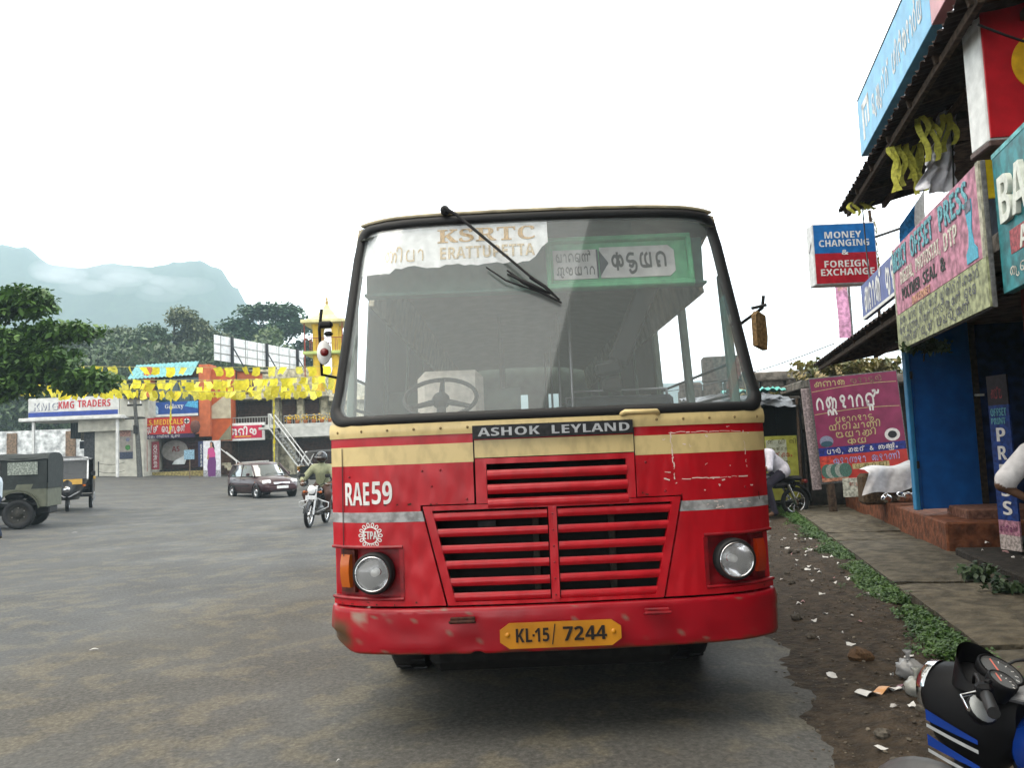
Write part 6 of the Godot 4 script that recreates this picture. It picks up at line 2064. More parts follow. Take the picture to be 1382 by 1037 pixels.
func build_temple():
	var yellow := M("temple_yellow", Color(0.70, 0.45, 0.03), 0.7, "blotch", 0.5)
	var pale := M("temple_pale", Color(0.66, 0.60, 0.30), 0.7, "blotch", 0.5)
	var green := M("temple_green", Color(0.42, 0.50, 0.16), 0.7, "blotch", 0.5)
	var red := M("temple_red", Color(0.26, 0.05, 0.03), 0.7, "blotch", 0.8)
	var t := thing("temple_tower", "slender yellow open shrine tower with two platforms and a pyramid roof", "tower", Vector3(-12.3, 0.0, -54.5))
	box_part("plinth", -1.5, 1.5, 0.3, 3.0, -1.4, 1.4, pale, t)
	box_part("base", -1.35, 1.35, 3.0, 3.75, -1.3, 1.3, pale, t, 0.05)
	for x in [-0.62, 0.62]:
		for z in [-0.62, 0.62]:
			var mb := MB.new()
			mb.lathe([Vector2(0.34, 3.75), Vector2(0.34, 3.95), Vector2(0.25, 4.1), Vector2(0.23, 8.3), Vector2(0.23, 10.1), Vector2(0.30, 10.35), Vector2(0.32, 10.5)], 16, xf(Vector3(x, 0, z)))
			part("column", mb, yellow, t)
	var pf = box_part("platform", -1.35, 1.35, 8.42, 8.62, -1.35, 1.35, green, t, 0.03)
	box_part("eave", -1.45, 1.45, 10.5, 10.72, -1.45, 1.45, pale, t, 0.03)
	var mbr := MB.new()
	mbr.lathe([Vector2(1.75, 10.72), Vector2(1.1, 11.0), Vector2(0.75, 11.15), Vector2(0.5, 11.5), Vector2(0.32, 11.6), Vector2(0.16, 11.9), Vector2(0.0, 12.0)], 4, Transform3D(Basis(Vector3.UP, PI / 4), Vector3.ZERO), -1)
	part("pyramid_roof", mbr, pale, t)
	mbr = MB.new()
	mbr.lathe([Vector2(0.05, 11.9), Vector2(0.14, 12.05), Vector2(0.05, 12.2), Vector2(0.09, 12.3), Vector2(0, 12.5)], 10, xf())
	part("finial", mbr, M("brass", Color(0.45, 0.30, 0.08), 0.4), t)
	for q in [[8.62, 0.85], [4.0, 0.8]]:
		for s in [-1, 1]:
			for ax in [0, 1]:
				var r0: float = 1.25
				if ax == 0:
					box_part("rail", -r0, r0, q[0] + q[1], q[0] + q[1] + 0.05, s * r0 - 0.02, s * r0 + 0.02, red, t, 0.0)
				else:
					box_part("rail", s * r0 - 0.02, s * r0 + 0.02, q[0] + q[1], q[0] + q[1] + 0.05, -r0, r0, red, t, 0.0)
	for s in [-1, 1]:
		box_part("corner_pipe", s * 1.25 - 0.03, s * 1.25 + 0.03, 3.75, 10.5, 1.2, 1.26, red, t, 0.0)
		for i in 6:
			box_part("baluster", s * 1.2 - s * i * 0.42 - 0.015, s * 1.2 - s * i * 0.42 + 0.015, 8.62, 9.47, 1.23, 1.26, red, t, 0.0)
	# pots of marigolds along the balcony
	var r := RandomNumberGenerator.new(); r.seed = 5
	for i in 6:
		var p := thing("marigold_pot", "yellow flowering pot on the balcony, %s of the row by the tower" % ["first", "second", "third", "fourth", "fifth", "last"][i], "flower pot", Vector3(-14.1 + i * 0.52, 3.8, -51.2), 0.0, "flower pots along the balcony")
		var mb := MB.new()
		mb.lathe([Vector2(0.0, 0), Vector2(0.11, 0), Vector2(0.16, 0.22), Vector2(0.13, 0.22), Vector2(0.0, 0.18)], 12, xf())
		part("pot", mb, M("pot_clay", Color(0.36, 0.12, 0.04), 0.8, "dirt", 2.0), p)
		mb = MB.new()
		for k in 40:
			var c := Vector3(r.randf_range(-0.2, 0.2), r.randf_range(0.2, 0.55), r.randf_range(-0.2, 0.2))
			var a := Vector3(r.randf() - 0.5, r.randf() - 0.5, r.randf() - 0.5) * 0.16
			var b := Vector3(r.randf() - 0.5, r.randf() - 0.5, r.randf() - 0.5) * 0.16
			mb.quad(c, c + a, c + a + b, c + b)
		part("flowers", mb, M("marigold", Color(0.72, 0.46, 0.02) if i % 2 else Color(0.72, 0.46, 0.02), 0.8, "", 1.0), p).set_meta("kind", "stuff")

# strings of yellow paper flags across the place
func build_bunting():
	var yel := [M("flag_a", Color(0.78, 0.68, 0.04), 0.8, "blotch", 1.0), M("flag_b", Color(0.72, 0.60, 0.03), 0.8, "blotch", 1.0), M("flag_c", Color(0.80, 0.72, 0.12), 0.8, "blotch", 1.0)]
	for m in yel:
		m.backlight_enabled = true
		m.backlight = Color(0.6, 0.6, 0.3)
	var cord := M("cord", Color(0.3, 0.28, 0.12), 0.8, "", 1.0)
	var shapes := []
	var r := RandomNumberGenerator.new(); r.seed = 19
	for k in 5:
		var mb := MB.new()
		var ph := k * 1.7
		mb.grid(func(u, v):
			var drop: float = 1 - v
			var cut := 0.07 * absf(2 * u - 1) if k % 2 == 0 else 0.07 * (1 - absf(2 * u - 1))
			return Vector3((u - 0.5) * 0.36 * (1.0 + 0.22 * sin(ph * 2.1) * drop) + sin(drop * 3 + ph) * 0.05, -drop * (0.46 - cut), sin(u * 4 + ph + drop * 3) * 0.05 * drop), 4, 3)
		shapes.append(mb.mesh())
	var runs := [
		["topmost string of widely spaced yellow flags across the market place", Vector3(-24.5, 6.80, -40), Vector3(-8.6, 6.35, -42.5), 0.12, 0.70],
		["second string of yellow flags from the top, over the teal roof", Vector3(-25.5, 6.30, -41), Vector3(-10.6, 6.05, -45), 0.15, 0.56],
		["third string of yellow flags, crossing the orange pillars", Vector3(-26.5, 5.98, -42), Vector3(-8.4, 5.72, -41), 0.12, 0.48],
		["fourth string of yellow flags, closely hung above the store's canopy", Vector3(-27.0, 5.86, -43), Vector3(-11.2, 5.5, -46.5), 0.12, 0.42],
		["lowest string of yellow flags, running before the cream building's roof slab", Vector3(-21.0, 5.55, -41), Vector3(-10.5, 5.3, -45), 0.12, 0.40],
		["short string of yellow flags near the shrine tower", Vector3(-17.5, 5.75, -44), Vector3(-9.0, 5.6, -43.0), 0.15, 0.42],
	]
	for q in runs:
		var t := thing("flag_string", q[0], "bunting", Vector3.ZERO, 0.0, "strings of yellow paper flags")
		var a: Vector3 = q[1]; var b: Vector3 = q[2]
		var pts := []
		for i in 41:
			var u := i / 40.0
			pts.append(a.lerp(b, u) + Vector3.DOWN * q[3] * 4 * u * (1 - u))
		var mb := MB.new()
		mb.tube(pts, 0.012, 4)
		part("cord", mb, cord, t)
		var n := int((b - a).length() / q[4])
		for i in n:
			var u := (i + 0.3 + r.randf() * 0.4) / n
			var p = a.lerp(b, u) + Vector3.DOWN * q[3] * 4 * u * (1 - u)
			var sc := r.randf_range(0.75, 1.2)
			part("flag", shapes[r.randi() % 5], yel[r.randi() % 3], t, Transform3D(Basis.from_euler(Vector3(r.randf_range(-0.6, 0.6), r.randf_range(-1.0, 1.0), r.randf_range(-0.25, 0.25))).scaled(Vector3.ONE * sc), p))
	# one string hanging down the front of the chemist's, one by the stair
	for q in [["upright string of yellow flags hanging before the blue script sign", Vector3(-19.3, 6.0, -46.0), Vector3(-19.6, 3.3, -46.5)], ["upright yellow string hanging before the outside stair", Vector3(-13.2, 5.6, -45.0), Vector3(-13.25, 0.6, -45.0)]]:
		var t := thing("flag_string", q[0], "bunting", Vector3.ZERO, 0.0, "strings of yellow paper flags")
		var mb := MB.new()
		mb.tube([q[1], q[2]], 0.03, 5)
		part("cord", mb, yel[1], t)
		for i in 12:
			var p: Vector3 = q[1].lerp(q[2], i / 12.0)
			part("flag", shapes[i % 5], yel[i % 3], t, Transform3D(Basis.from_euler(Vector3(0, i * 1.3, 0)).scaled(Vector3(0.35, 0.5, 0.35)), p))

# ---------------------------------------------------------------- vehicles (each faces +z in its own frame)
func build_vehicles():
	build_car()
	build_jeep()
	build_autos()
	build_bikes()

func car_ring(z: float, w: float, yb: float, ys: float, yt: float) -> Array:
	# one cross-section of the body, from the lower left round over the top
	var o := []
	var s := [[-0.80, yb], [-0.96, yb + 0.08], [-1.0, (yb + ys) / 2], [-0.985, ys - 0.04], [-0.93, ys], [-0.80, yt - 0.01], [-0.4, yt + 0.02], [0.0, yt + 0.03], [0.4, yt + 0.02], [0.80, yt - 0.01], [0.93, ys], [0.985, ys - 0.04], [1.0, (yb + ys) / 2], [0.96, yb + 0.08], [0.80, yb]]
	for p in s:
		o.append(Vector3(p[0] * w, p[1], z))
	return o

func build_car():
	var maroon := paint("car_maroon", Color(0.035, 0.008, 0.012), 0.3)
	maroon.clearcoat = 0.45
	maroon.clearcoat_roughness = 0.05
	var glassy := M("car_glass", Color(0.012, 0.02, 0.018), 0.04, "", 1.0)
	glassy.metallic_specular = 0.9
	glassy.clearcoat_enabled = true
	glassy.clearcoat = 1.0
	glassy.clearcoat_roughness = 0.02
	var black: Material = mats["black_metal"]
	var chrome: Material = mats["chrome"]
	var t := thing("car", "dark maroon small hatchback parked before the outside stair", "car", Vector3(-10.75, 0.03, -34.75), 42.0)
	var rings := []
	for q in [[-1.80, 0.70, 0.35, 0.80, 0.86], [-1.76, 0.77, 0.24, 0.88, 0.93], [-1.4, 0.81, 0.20, 0.90, 0.95], [-0.6, 0.82, 0.19, 0.89, 0.93], [0.3, 0.82, 0.19, 0.88, 0.93], [0.75, 0.82, 0.20, 0.86, 0.93], [1.2, 0.81, 0.22, 0.78, 0.86], [1.6, 0.78, 0.24, 0.68, 0.76], [1.78, 0.72, 0.26, 0.58, 0.66], [1.86, 0.62, 0.30, 0.50, 0.54]]:
		rings.append(car_ring(q[0], q[1], q[2], q[3], q[4]))
	var mb := MB.new()
	for i in rings.size():
		rings[i].reverse()
	mb.loft(rings, true, true, 1)
	part("body", mb, maroon, t)
	# cabin: glass house tapering upwards, roof skin, pillars
	var plan := func(y: float, w: float, z0: float, z1: float) -> Array:
		var o := []
		for p in [[-1.0, 0.06], [-1.0, 0.5], [-1.0, 0.93], [-0.88, 1.0], [0.0, 1.03], [0.88, 1.0], [1.0, 0.93], [1.0, 0.5], [1.0, 0.06], [0.85, 0.0], [0.0, -0.02], [-0.85, 0.0]]:
			o.append(Vector3(p[0] * w, y, lerpf(z0, z1, p[1])))
		return o
	mb = MB.new()
	mb.loft([plan.call(0.90, 0.775, -1.72, 1.02), plan.call(1.20, 0.69, -1.62, 0.62), plan.call(1.40, 0.61, -1.48, 0.30)], true, false, 1)
	part("glasshouse", mb, glassy, t)
	mb = MB.new()
	mb.loft([plan.call(1.37, 0.635, -1.52, 0.36), plan.call(1.43, 0.60, -1.47, 0.28), plan.call(1.475, 0.48, -1.3, 0.1)], true, true, 1)
	part("roof", mb, maroon, t)
	for s in [-1, 1]:
		for q in [[0.96, 0.34], [-0.32, -0.42], [-1.66, -1.46]]:
			mb = MB.new()
			mb.bar(Vector3(s * 0.765, 0.9, q[0]), Vector3(s * 0.615, 1.40, q[1]), 0.05, 0.07, 0.01)
			part("pillar", mb, maroon, t)
		# headlight, indicator, mirror, door handle, side moulding
		mb = MB.new()
		mb.box(Vector3(s * 0.60, 0.66, 1.70), Vector3(0.34, 0.17, 0.12), 0.04, Basis.from_euler(Vector3(-0.45, s * 0.5, s * -0.05)))
		part("headlight", mb, M("headlight_clear", Color(0.66, 0.66, 0.66), 0.08, "", 1.0), t)
		mb = MB.new()
		mb.box(Vector3(s * 0.90, 0.98, 0.62), Vector3(0.16, 0.12, 0.08), 0.03)
		part("wing_mirror", mb, maroon, t)
		for z in [0.0, -0.95]:
			mb = MB.new()
			mb.box(Vector3(s * 0.825, 0.78, z), Vector3(0.02, 0.035, 0.14), 0.008)
			part("door_handle", mb, maroon, t)
		mb = MB.new()
		mb.box(Vector3(s * 0.83, 0.52, -0.35), Vector3(0.02, 0.05, 1.7), 0.006)
		part("side_moulding", mb, black, t)
		mb = MB.new()
		mb.box(Vector3(s * 0.815, 0.56, -0.34), Vector3(0.006, 0.66, 0.008))
		part("door_gap", mb, black, t)
		mb = MB.new()
		mb.box(Vector3(s * 0.80, 0.66, 1.05), Vector3(0.03, 0.03, 0.06), 0.008)
		part("side_repeater", mb, mats["amber_lens_-1"], t)
		for z in [-1.25, 1.15]:
			# dark wheel arch and the wheel
			mb = MB.new()
			var xfw := Transform3D(Basis(Vector3.BACK, -s * PI / 2), Vector3(s * 0.70, 0.30, z))
			mb.lathe([Vector2(0.0, 0.0), Vector2(0.34, 0.0), Vector2(0.34, 0.135)], 24, xfw)
			part("wheel_arch", mb, black, t)
			wheel("wheel", t, Vector3(s * 0.74, 0.29, z), 0.29, 0.17, s, mats["rubber"], metal("hubcap", Color(0.55, 0.56, 0.58), 0.35))
	mb = MB.new()
	mb.box(Vector3(0, 0.40, 1.84), Vector3(1.25, 0.16, 0.10), 0.03)
	part("front_bumper", mb, maroon, t)
	mb = MB.new()
	mb.box(Vector3(0, 0.29, 1.82), Vector3(0.9, 0.09, 0.08), 0.01)
	part("air_intake", mb, black, t)
	mb = MB.new()
	mb.box(Vector3(0, 0.60, 1.81), Vector3(0.72, 0.11, 0.05), 0.02, Basis.from_euler(Vector3(-0.5, 0, 0)))
	var gr := part("grille", mb, chrome, t)
	for i in 3:
		mb = MB.new()
		mb.box(Vector3(0, 0.57 + i * 0.03, 1.845 - i * 0.014), Vector3(0.66, 0.012, 0.02))
		part("grille_slat", mb, mats["stripe_grey"], gr)
	mb = MB.new()
	mb.box(Vector3(0, 0.44, 1.90), Vector3(0.5, 0.11, 0.012), 0.003)
	part("number_plate", mb, mats["white_paint"], t)
	# wiper and a blurry reflection-free screen edge
	mb = MB.new()
	mb.tube([Vector3(-0.3, 0.955, 1.0), Vector3(0.1, 0.99, 0.96), Vector3(0.5, 0.96, 0.98)], 0.012, 5)
	part("wiper", mb, black, t)

func build_jeep():
	var tub := M("jeep_green", Color(0.115, 0.12, 0.085), 0.55, "blotch", 0.8)
	var canvas := M("jeep_canvas", Color(0.032, 0.037, 0.036), 0.9, "blotch", 0.9, 0.6)
	var black: Material = mats["black_metal"]
	var mb: MB
	# heading to the left, so its right flank faces away and its left flank faces us
	var t := thing("jeep", "grey green open jeep with a dark canvas hood at the left edge", "jeep", Vector3(-13.35, 0.10, -21.2), -74.0)
	# frame: z forward (to the left in the picture), x to its left is +x ... flank towards us is +x after the turn
	var prof := PackedVector2Array([Vector2(-1.25, 0.52), Vector2(-1.25, 1.10), Vector2(-0.25, 1.10), Vector2(-0.20, 0.98), Vector2(-0.02, 0.72), Vector2(0.10, 0.66), Vector2(0.72, 0.66), Vector2(0.80, 0.98), Vector2(0.95, 1.02), Vector2(2.05, 0.95), Vector2(2.05, 0.5)])
	var arch := PackedVector2Array()
	for p in prof: arch.append(p)
	for s in [-1, 1]:
		mb = MB.new()
		# side skin with a round wheel opening
		var poly := PackedVector2Array([Vector2(-1.25, 0.52), Vector2(-1.25, 1.10), Vector2(-0.25, 1.10), Vector2(-0.17, 0.95), Vector2(0.0, 0.74), Vector2(0.12, 0.67), Vector2(0.75, 0.67), Vector2(0.83, 1.0), Vector2(0.95, 1.03), Vector2(2.05, 0.97), Vector2(2.05, 0.5), Vector2(0.2, 0.45)])
		for i in 11:
			var a := PI * i / 10.0
			poly.append(Vector2(-0.62 + cos(a) * 0.44, 0.52 + sin(a) * 0.42))
		mb.prism(poly, -0.02, 0.02)
		part("side_panel", mb, tub, t, Transform3D(Basis(Vector3.UP, -PI / 2), Vector3(s * 0.70, 0, 0)))
		mb = MB.new()
		var ap := []
		for i in 13:
			var a := PI * i / 12.0
			ap.append(Vector3(s * 0.74, 0.50 + sin(a) * 0.46, -0.62 + cos(a) * 0.48))
		for i in 12:
			mb.quad(ap[i] + Vector3(s * 0.10, 0, 0), ap[i + 1] + Vector3(s * 0.10, 0, 0), ap[i + 1] - Vector3(s * 0.04, 0, 0), ap[i] - Vector3(s * 0.04, 0, 0), 1)
			mb.quad(ap[i] + Vector3(s * 0.10, 0, 0), ap[i + 1] + Vector3(s * 0.10, 0, 0), ap[i + 1] + Vector3(s * 0.10, -0.05, 0), ap[i] + Vector3(s * 0.10, -0.05, 0), 1)
		part("mudguard", mb, tub, t)
		mb = MB.new()
		mb.box(Vector3(s * 0.73, 0.60, 0.02), Vector3(0.03, 0.12, 0.2), 0.01)
		part("reflector", mb, mats["amber_lens_-1"], t)
		# hood frame and side curtain with a clear pane
		for z in [-1.2, -0.22, 0.70]:
			mb = MB.new()
			mb.tube([Vector3(s * 0.69, 0.9, z), Vector3(s * 0.69, 1.72, z), Vector3(s * 0.6, 1.82, z)], 0.022, 6)
			part("hood_bow", mb, black, t)
		mb = MB.new()
		mb.grid(func(u, v):
			var z: float = lerpf(-1.27, -0.22, u)
			return Vector3(s * (0.72 + 0.015 * sin(u * 9 + v * 3)), lerpf(0.98, 1.76, v), z), 14, 8)
		var cur := part("side_curtain", mb, canvas, t)
		mb = MB.new()
		mb.box(Vector3(s * 0.745, 1.50, -0.72), Vector3(0.012, 0.32, 0.68), 0.004)
		part("clear_pane", mb, M("milky_pane", Color(0.34, 0.38, 0.32), 0.25, "rock", 2.0), cur)
		# rolled curtain beside the seat
		mb = MB.new()
		mb.tube([Vector3(s * 0.72, 1.72, 0.62), Vector3(s * 0.73, 1.1, 0.60), Vector3(s * 0.74, 0.72, 0.56)], [0.05, 0.06, 0.085], 8)
		part("rolled_curtain", mb, canvas, t)
		wheel("wheel", t, Vector3(s * 0.66, 0.36, -0.62), 0.37, 0.2, s, mats["rubber"], M("jeep_rim", Color(0.04, 0.038, 0.032), 0.7, "dirt", 2.0))
		wheel("wheel", t, Vector3(s * 0.66, 0.36, 1.5), 0.37, 0.2, s, mats["rubber"], mats["jeep_rim"])
		mb = MB.new()
		mb.box(Vector3(s * 0.72, 0.98, 1.5), Vector3(0.3, 0.05, 1.0), 0.02)
		part("front_wing", mb, tub, t)
		mb = MB.new()
		mb.tube([Vector3(s * 0.72, 0.40, -0.1), Vector3(s * 0.74, 0.40, 0.9)], 0.03, 6)
		part("side_step", mb, M("step_grey", Color(0.2, 0.2, 0.19), 0.6), t)
	# canvas top, sagging between the bows
	mb = MB.new()
	mb.grid(func(u, v):
		var z: float = lerpf(-1.30, 1.0, v)
		var x: float = lerpf(-0.76, 0.76, u)
		var sag: float = 0.03 * absf(sin((z + 1.2) / 0.96 * PI))
		var e: float = pow(absf(x) / 0.76, 4.0)
		return Vector3(x, 1.90 - sag - e * 0.17 - (0.06 if v > 0.9 else 0.0) + bumps.get_noise_2d(x * 6, z * 6) * 0.02, z), 18, 26)
	mb.grid(func(u, v):
		var x: float = lerpf(0.76, -0.76, u)
		var e: float = pow(absf(x) / 0.76, 4.0)
		return Vector3(x, lerpf(0.98, 1.90 - e * 0.17, v), -1.30), 18, 8)
	part("canvas_top", mb, canvas, t)
	mb = MB.new()
	mb.box(Vector3(0, 0.6, 0.2), Vector3(1.36, 0.06, 2.9))
	mb.box(Vector3(0, 0.42, 0.3), Vector3(0.8, 0.2, 3.1), 0.03)
	part("floor", mb, black, t)
	part("tailgate", MB_box(Vector3(0, 0.80, -1.26), Vector3(1.38, 0.58, 0.03), 0.008), tub, t)
	for z in [-0.5, 0.35]:
		mb = MB.new()
		mb.box(Vector3(0, 0.80, z), Vector3(1.2, 0.16, 0.45), 0.05)
		mb.box(Vector3(0, 1.08, z - 0.25), Vector3(1.2, 0.5, 0.10), 0.05)
		part("seat", mb, M("seat_black", Color(0.016, 0.016, 0.018), 0.6), t)
	mb = MB.new()
	mb.box(Vector3(0, 0.9, 1.5), Vector3(1.0, 0.28, 1.1), 0.06)
	part("bonnet", mb, tub, t)
	mb = MB.new()
	mb.box(Vector3(0, 1.5, 0.92), Vector3(1.3, 0.06, 0.05), 0.01)
	mb.box(Vector3(0.66, 1.28, 0.92), Vector3(0.06, 0.5, 0.05), 0.01)
	mb.box(Vector3(-0.66, 1.28, 0.92), Vector3(0.06, 0.5, 0.05), 0.01)
	part("windscreen_frame", mb, tub, t)

func auto_rickshaw(label: String, at: Vector3, yaw: float) -> Node3D:
	var t := thing("auto_rickshaw", label, "auto rickshaw", at, yaw)
	var black := paint("auto_black", Color(0.012, 0.012, 0.013), 0.3)
	var hood := M("auto_hood", Color(0.02, 0.02, 0.022), 0.7, "dirt", 1.0)
	var yellow: Material = paint("auto_yellow", Color(0.55, 0.30, 0.02), 0.45)
	var chrome: Material = mats["chrome"]
	var mb := MB.new()
	# nose and front apron: a rounded wedge
	var rings := []
	for q in [[0.36, 0.28, 1.22], [0.50, 0.34, 1.26], [0.75, 0.42, 1.24], [1.0, 0.56, 1.12]]:
		var ring := []
		for i in 13:
			var a := PI * i / 12.0
			ring.append(Vector3(cos(a) * q[1], q[0], 0.35 + sin(a) * (q[2] - 0.35)))
		rings.append(ring)
	mb.loft(rings, false, false, 1)
	part("front_apron", mb, black, t)
	for s in [-1, 1]:
		mb = MB.new()
		mb.bar(Vector3(s * 0.56, 1.0, 0.98), Vector3(s * 0.55, 1.66, 0.62), 0.05, 0.05, 0.01)
		part("screen_pillar", mb, mats["white_paint"], t)
		mb = MB.new()
		mb.prism(PackedVector2Array([Vector2(-1.25, 0.35), Vector2(-1.25, 1.0), Vector2(-0.3, 1.0), Vector2(-0.2, 0.5), Vector2(0.4, 0.42), Vector2(0.4, 0.34)]), -0.015, 0.015)
		part("side_panel", mb, black, t, Transform3D(Basis(Vector3.UP, -PI / 2), Vector3(s * 0.64, 0, 0)))
		mb = MB.new()
		mb.box(Vector3(s * 0.66, 1.02, -0.78), Vector3(0.02, 0.09, 0.95), 0.004)
		part("yellow_band", mb, yellow, t)
		mb = MB.new()
		mb.grid(func(u, v): return Vector3(s * (0.64 - 0.02 * v), lerpf(1.02, 1.66, v), lerpf(-1.28, -0.62, u)), 4, 4)
		part("hood_side", mb, hood, t)
		mb = MB.new()
		mb.box(Vector3(s * 0.72, 1.18, 0.85), Vector3(0.12, 0.14, 0.03), 0.02)
		part("wing_mirror", mb, hood, t)
		mb = MB.new()
		mb.box(Vector3(s * 0.47, 0.80, 1.02), Vector3(0.10, 0.07, 0.05), 0.015, Basis.from_euler(Vector3(0, s * 0.7, 0)))
		part("indicator", mb, mats["amber_lens_-1"], t)
		wheel("wheel", t, Vector3(s * 0.55, 0.22, -0.80), 0.22, 0.11, s, mats["rubber"], mats["hubcap"])
		mb = MB.new()
		var ap := []
		for i in 9:
			var a := PI * i / 8.0
			ap.append(Vector3(s * 0.65, 0.26 + sin(a) * 0.27, -0.80 + cos(a) * 0.29))
		mb.tube(ap, 0.025, 6)
		part("wheel_arch", mb, M("stripe_grey", Color.WHITE), t)
	mb = MB.new()
	mb.grid(func(u, v):
		var x: float = lerpf(-0.64, 0.64, u)
		var e: float = pow(absf(x) / 0.64, 4.0)
		return Vector3(x, 1.76 - 0.10 * e - 0.05 * pow(absf(v - 0.5) * 2.0, 3.0), lerpf(-1.28, 0.72, v)), 14, 10)
	part("hood_top", mb, hood, t)
	mb = MB.new()
	mb.grid(func(u, v): return Vector3(lerpf(0.62, -0.62, u), lerpf(0.5, 1.66, v), -1.28), 4, 4)
	part("hood_back", mb, hood, t)
	mb = MB.new()
	mb.quad(Vector3(-0.53, 1.02, 0.975), Vector3(0.53, 1.02, 0.975), Vector3(0.52, 1.62, 0.645), Vector3(-0.52, 1.62, 0.645))
	part("windscreen", mb, glass("auto_glass", Color(0.8, 0.8, 0.8), 0.10), t)
	mb = MB.new()
	mb.bar(Vector3(-0.55, 1.66, 0.63), Vector3(0.55, 1.66, 0.63), 0.10, 0.10, 0.02)
	part("screen_header", mb, mats["white_paint"], t)
	mb = MB.new()
	mb.box(Vector3(0, 0.93, 1.12), Vector3(0.84, 0.17, 0.02), 0.004, Basis.from_euler(Vector3(-0.2, 0, 0)))
	part("number_plate", mb, yellow, t)
	mb = MB.new()
	mb.lathe([Vector2(0.0, 0.02), Vector2(0.09, 0.0), Vector2(0.10, 0.03), Vector2(0.08, 0.06), Vector2(0, 0.075)], 18, Transform3D(Basis(Vector3.RIGHT, Vector3.BACK, Vector3.DOWN), Vector3(0, 0.70, 1.22)))
	part("headlight", mb, chrome, t)
	for s in [-1, 1]:
		mb = MB.new()
		mb.bar(Vector3(s * 0.33, 0.62, 1.08), Vector3(s * 0.05, 0.46, 1.27), 0.10, 0.02, 0.004)
		part("apron_flash", mb, mats["stripe_grey"], t)
	mb = MB.new()
	mb.box(Vector3(0, 0.45, -0.45), Vector3(1.24, 0.06, 1.6))
	mb.box(Vector3(0, 0.70, -0.75), Vector3(1.1, 0.22, 0.5), 0.05)
	mb.box(Vector3(0, 0.95, -1.05), Vector3(1.1, 0.5, 0.12), 0.05)
	mb.box(Vector3(0, 0.75, 0.25), Vector3(0.6, 0.12, 0.3), 0.04)
	part("seat", mb, mats["seat_black"], t)
	mb = MB.new()
	mb.tube([Vector3(-0.3, 1.0, 0.62), Vector3(0, 0.97, 0.70), Vector3(0.3, 1.0, 0.62)], 0.02, 6)
	mb.tube([Vector3(0, 0.97, 0.70), Vector3(0, 0.5, 0.95)], 0.03, 6)
	part("handlebar", mb, black, t)
	wheel("wheel", t, Vector3(0.0, 0.22, 0.98), 0.22, 0.11, 1.0, mats["rubber"], mats["hubcap"])
	return t

func build_autos():
	auto_rickshaw("black auto rickshaw seen from the front, half hidden behind the jeep", Vector3(-14.62, 0.2, -26.9), 24.0)
	auto_rickshaw("black auto rickshaw seen from its side behind the motorcyclist", Vector3(-9.35, 0.22, -39.8), -98.0)

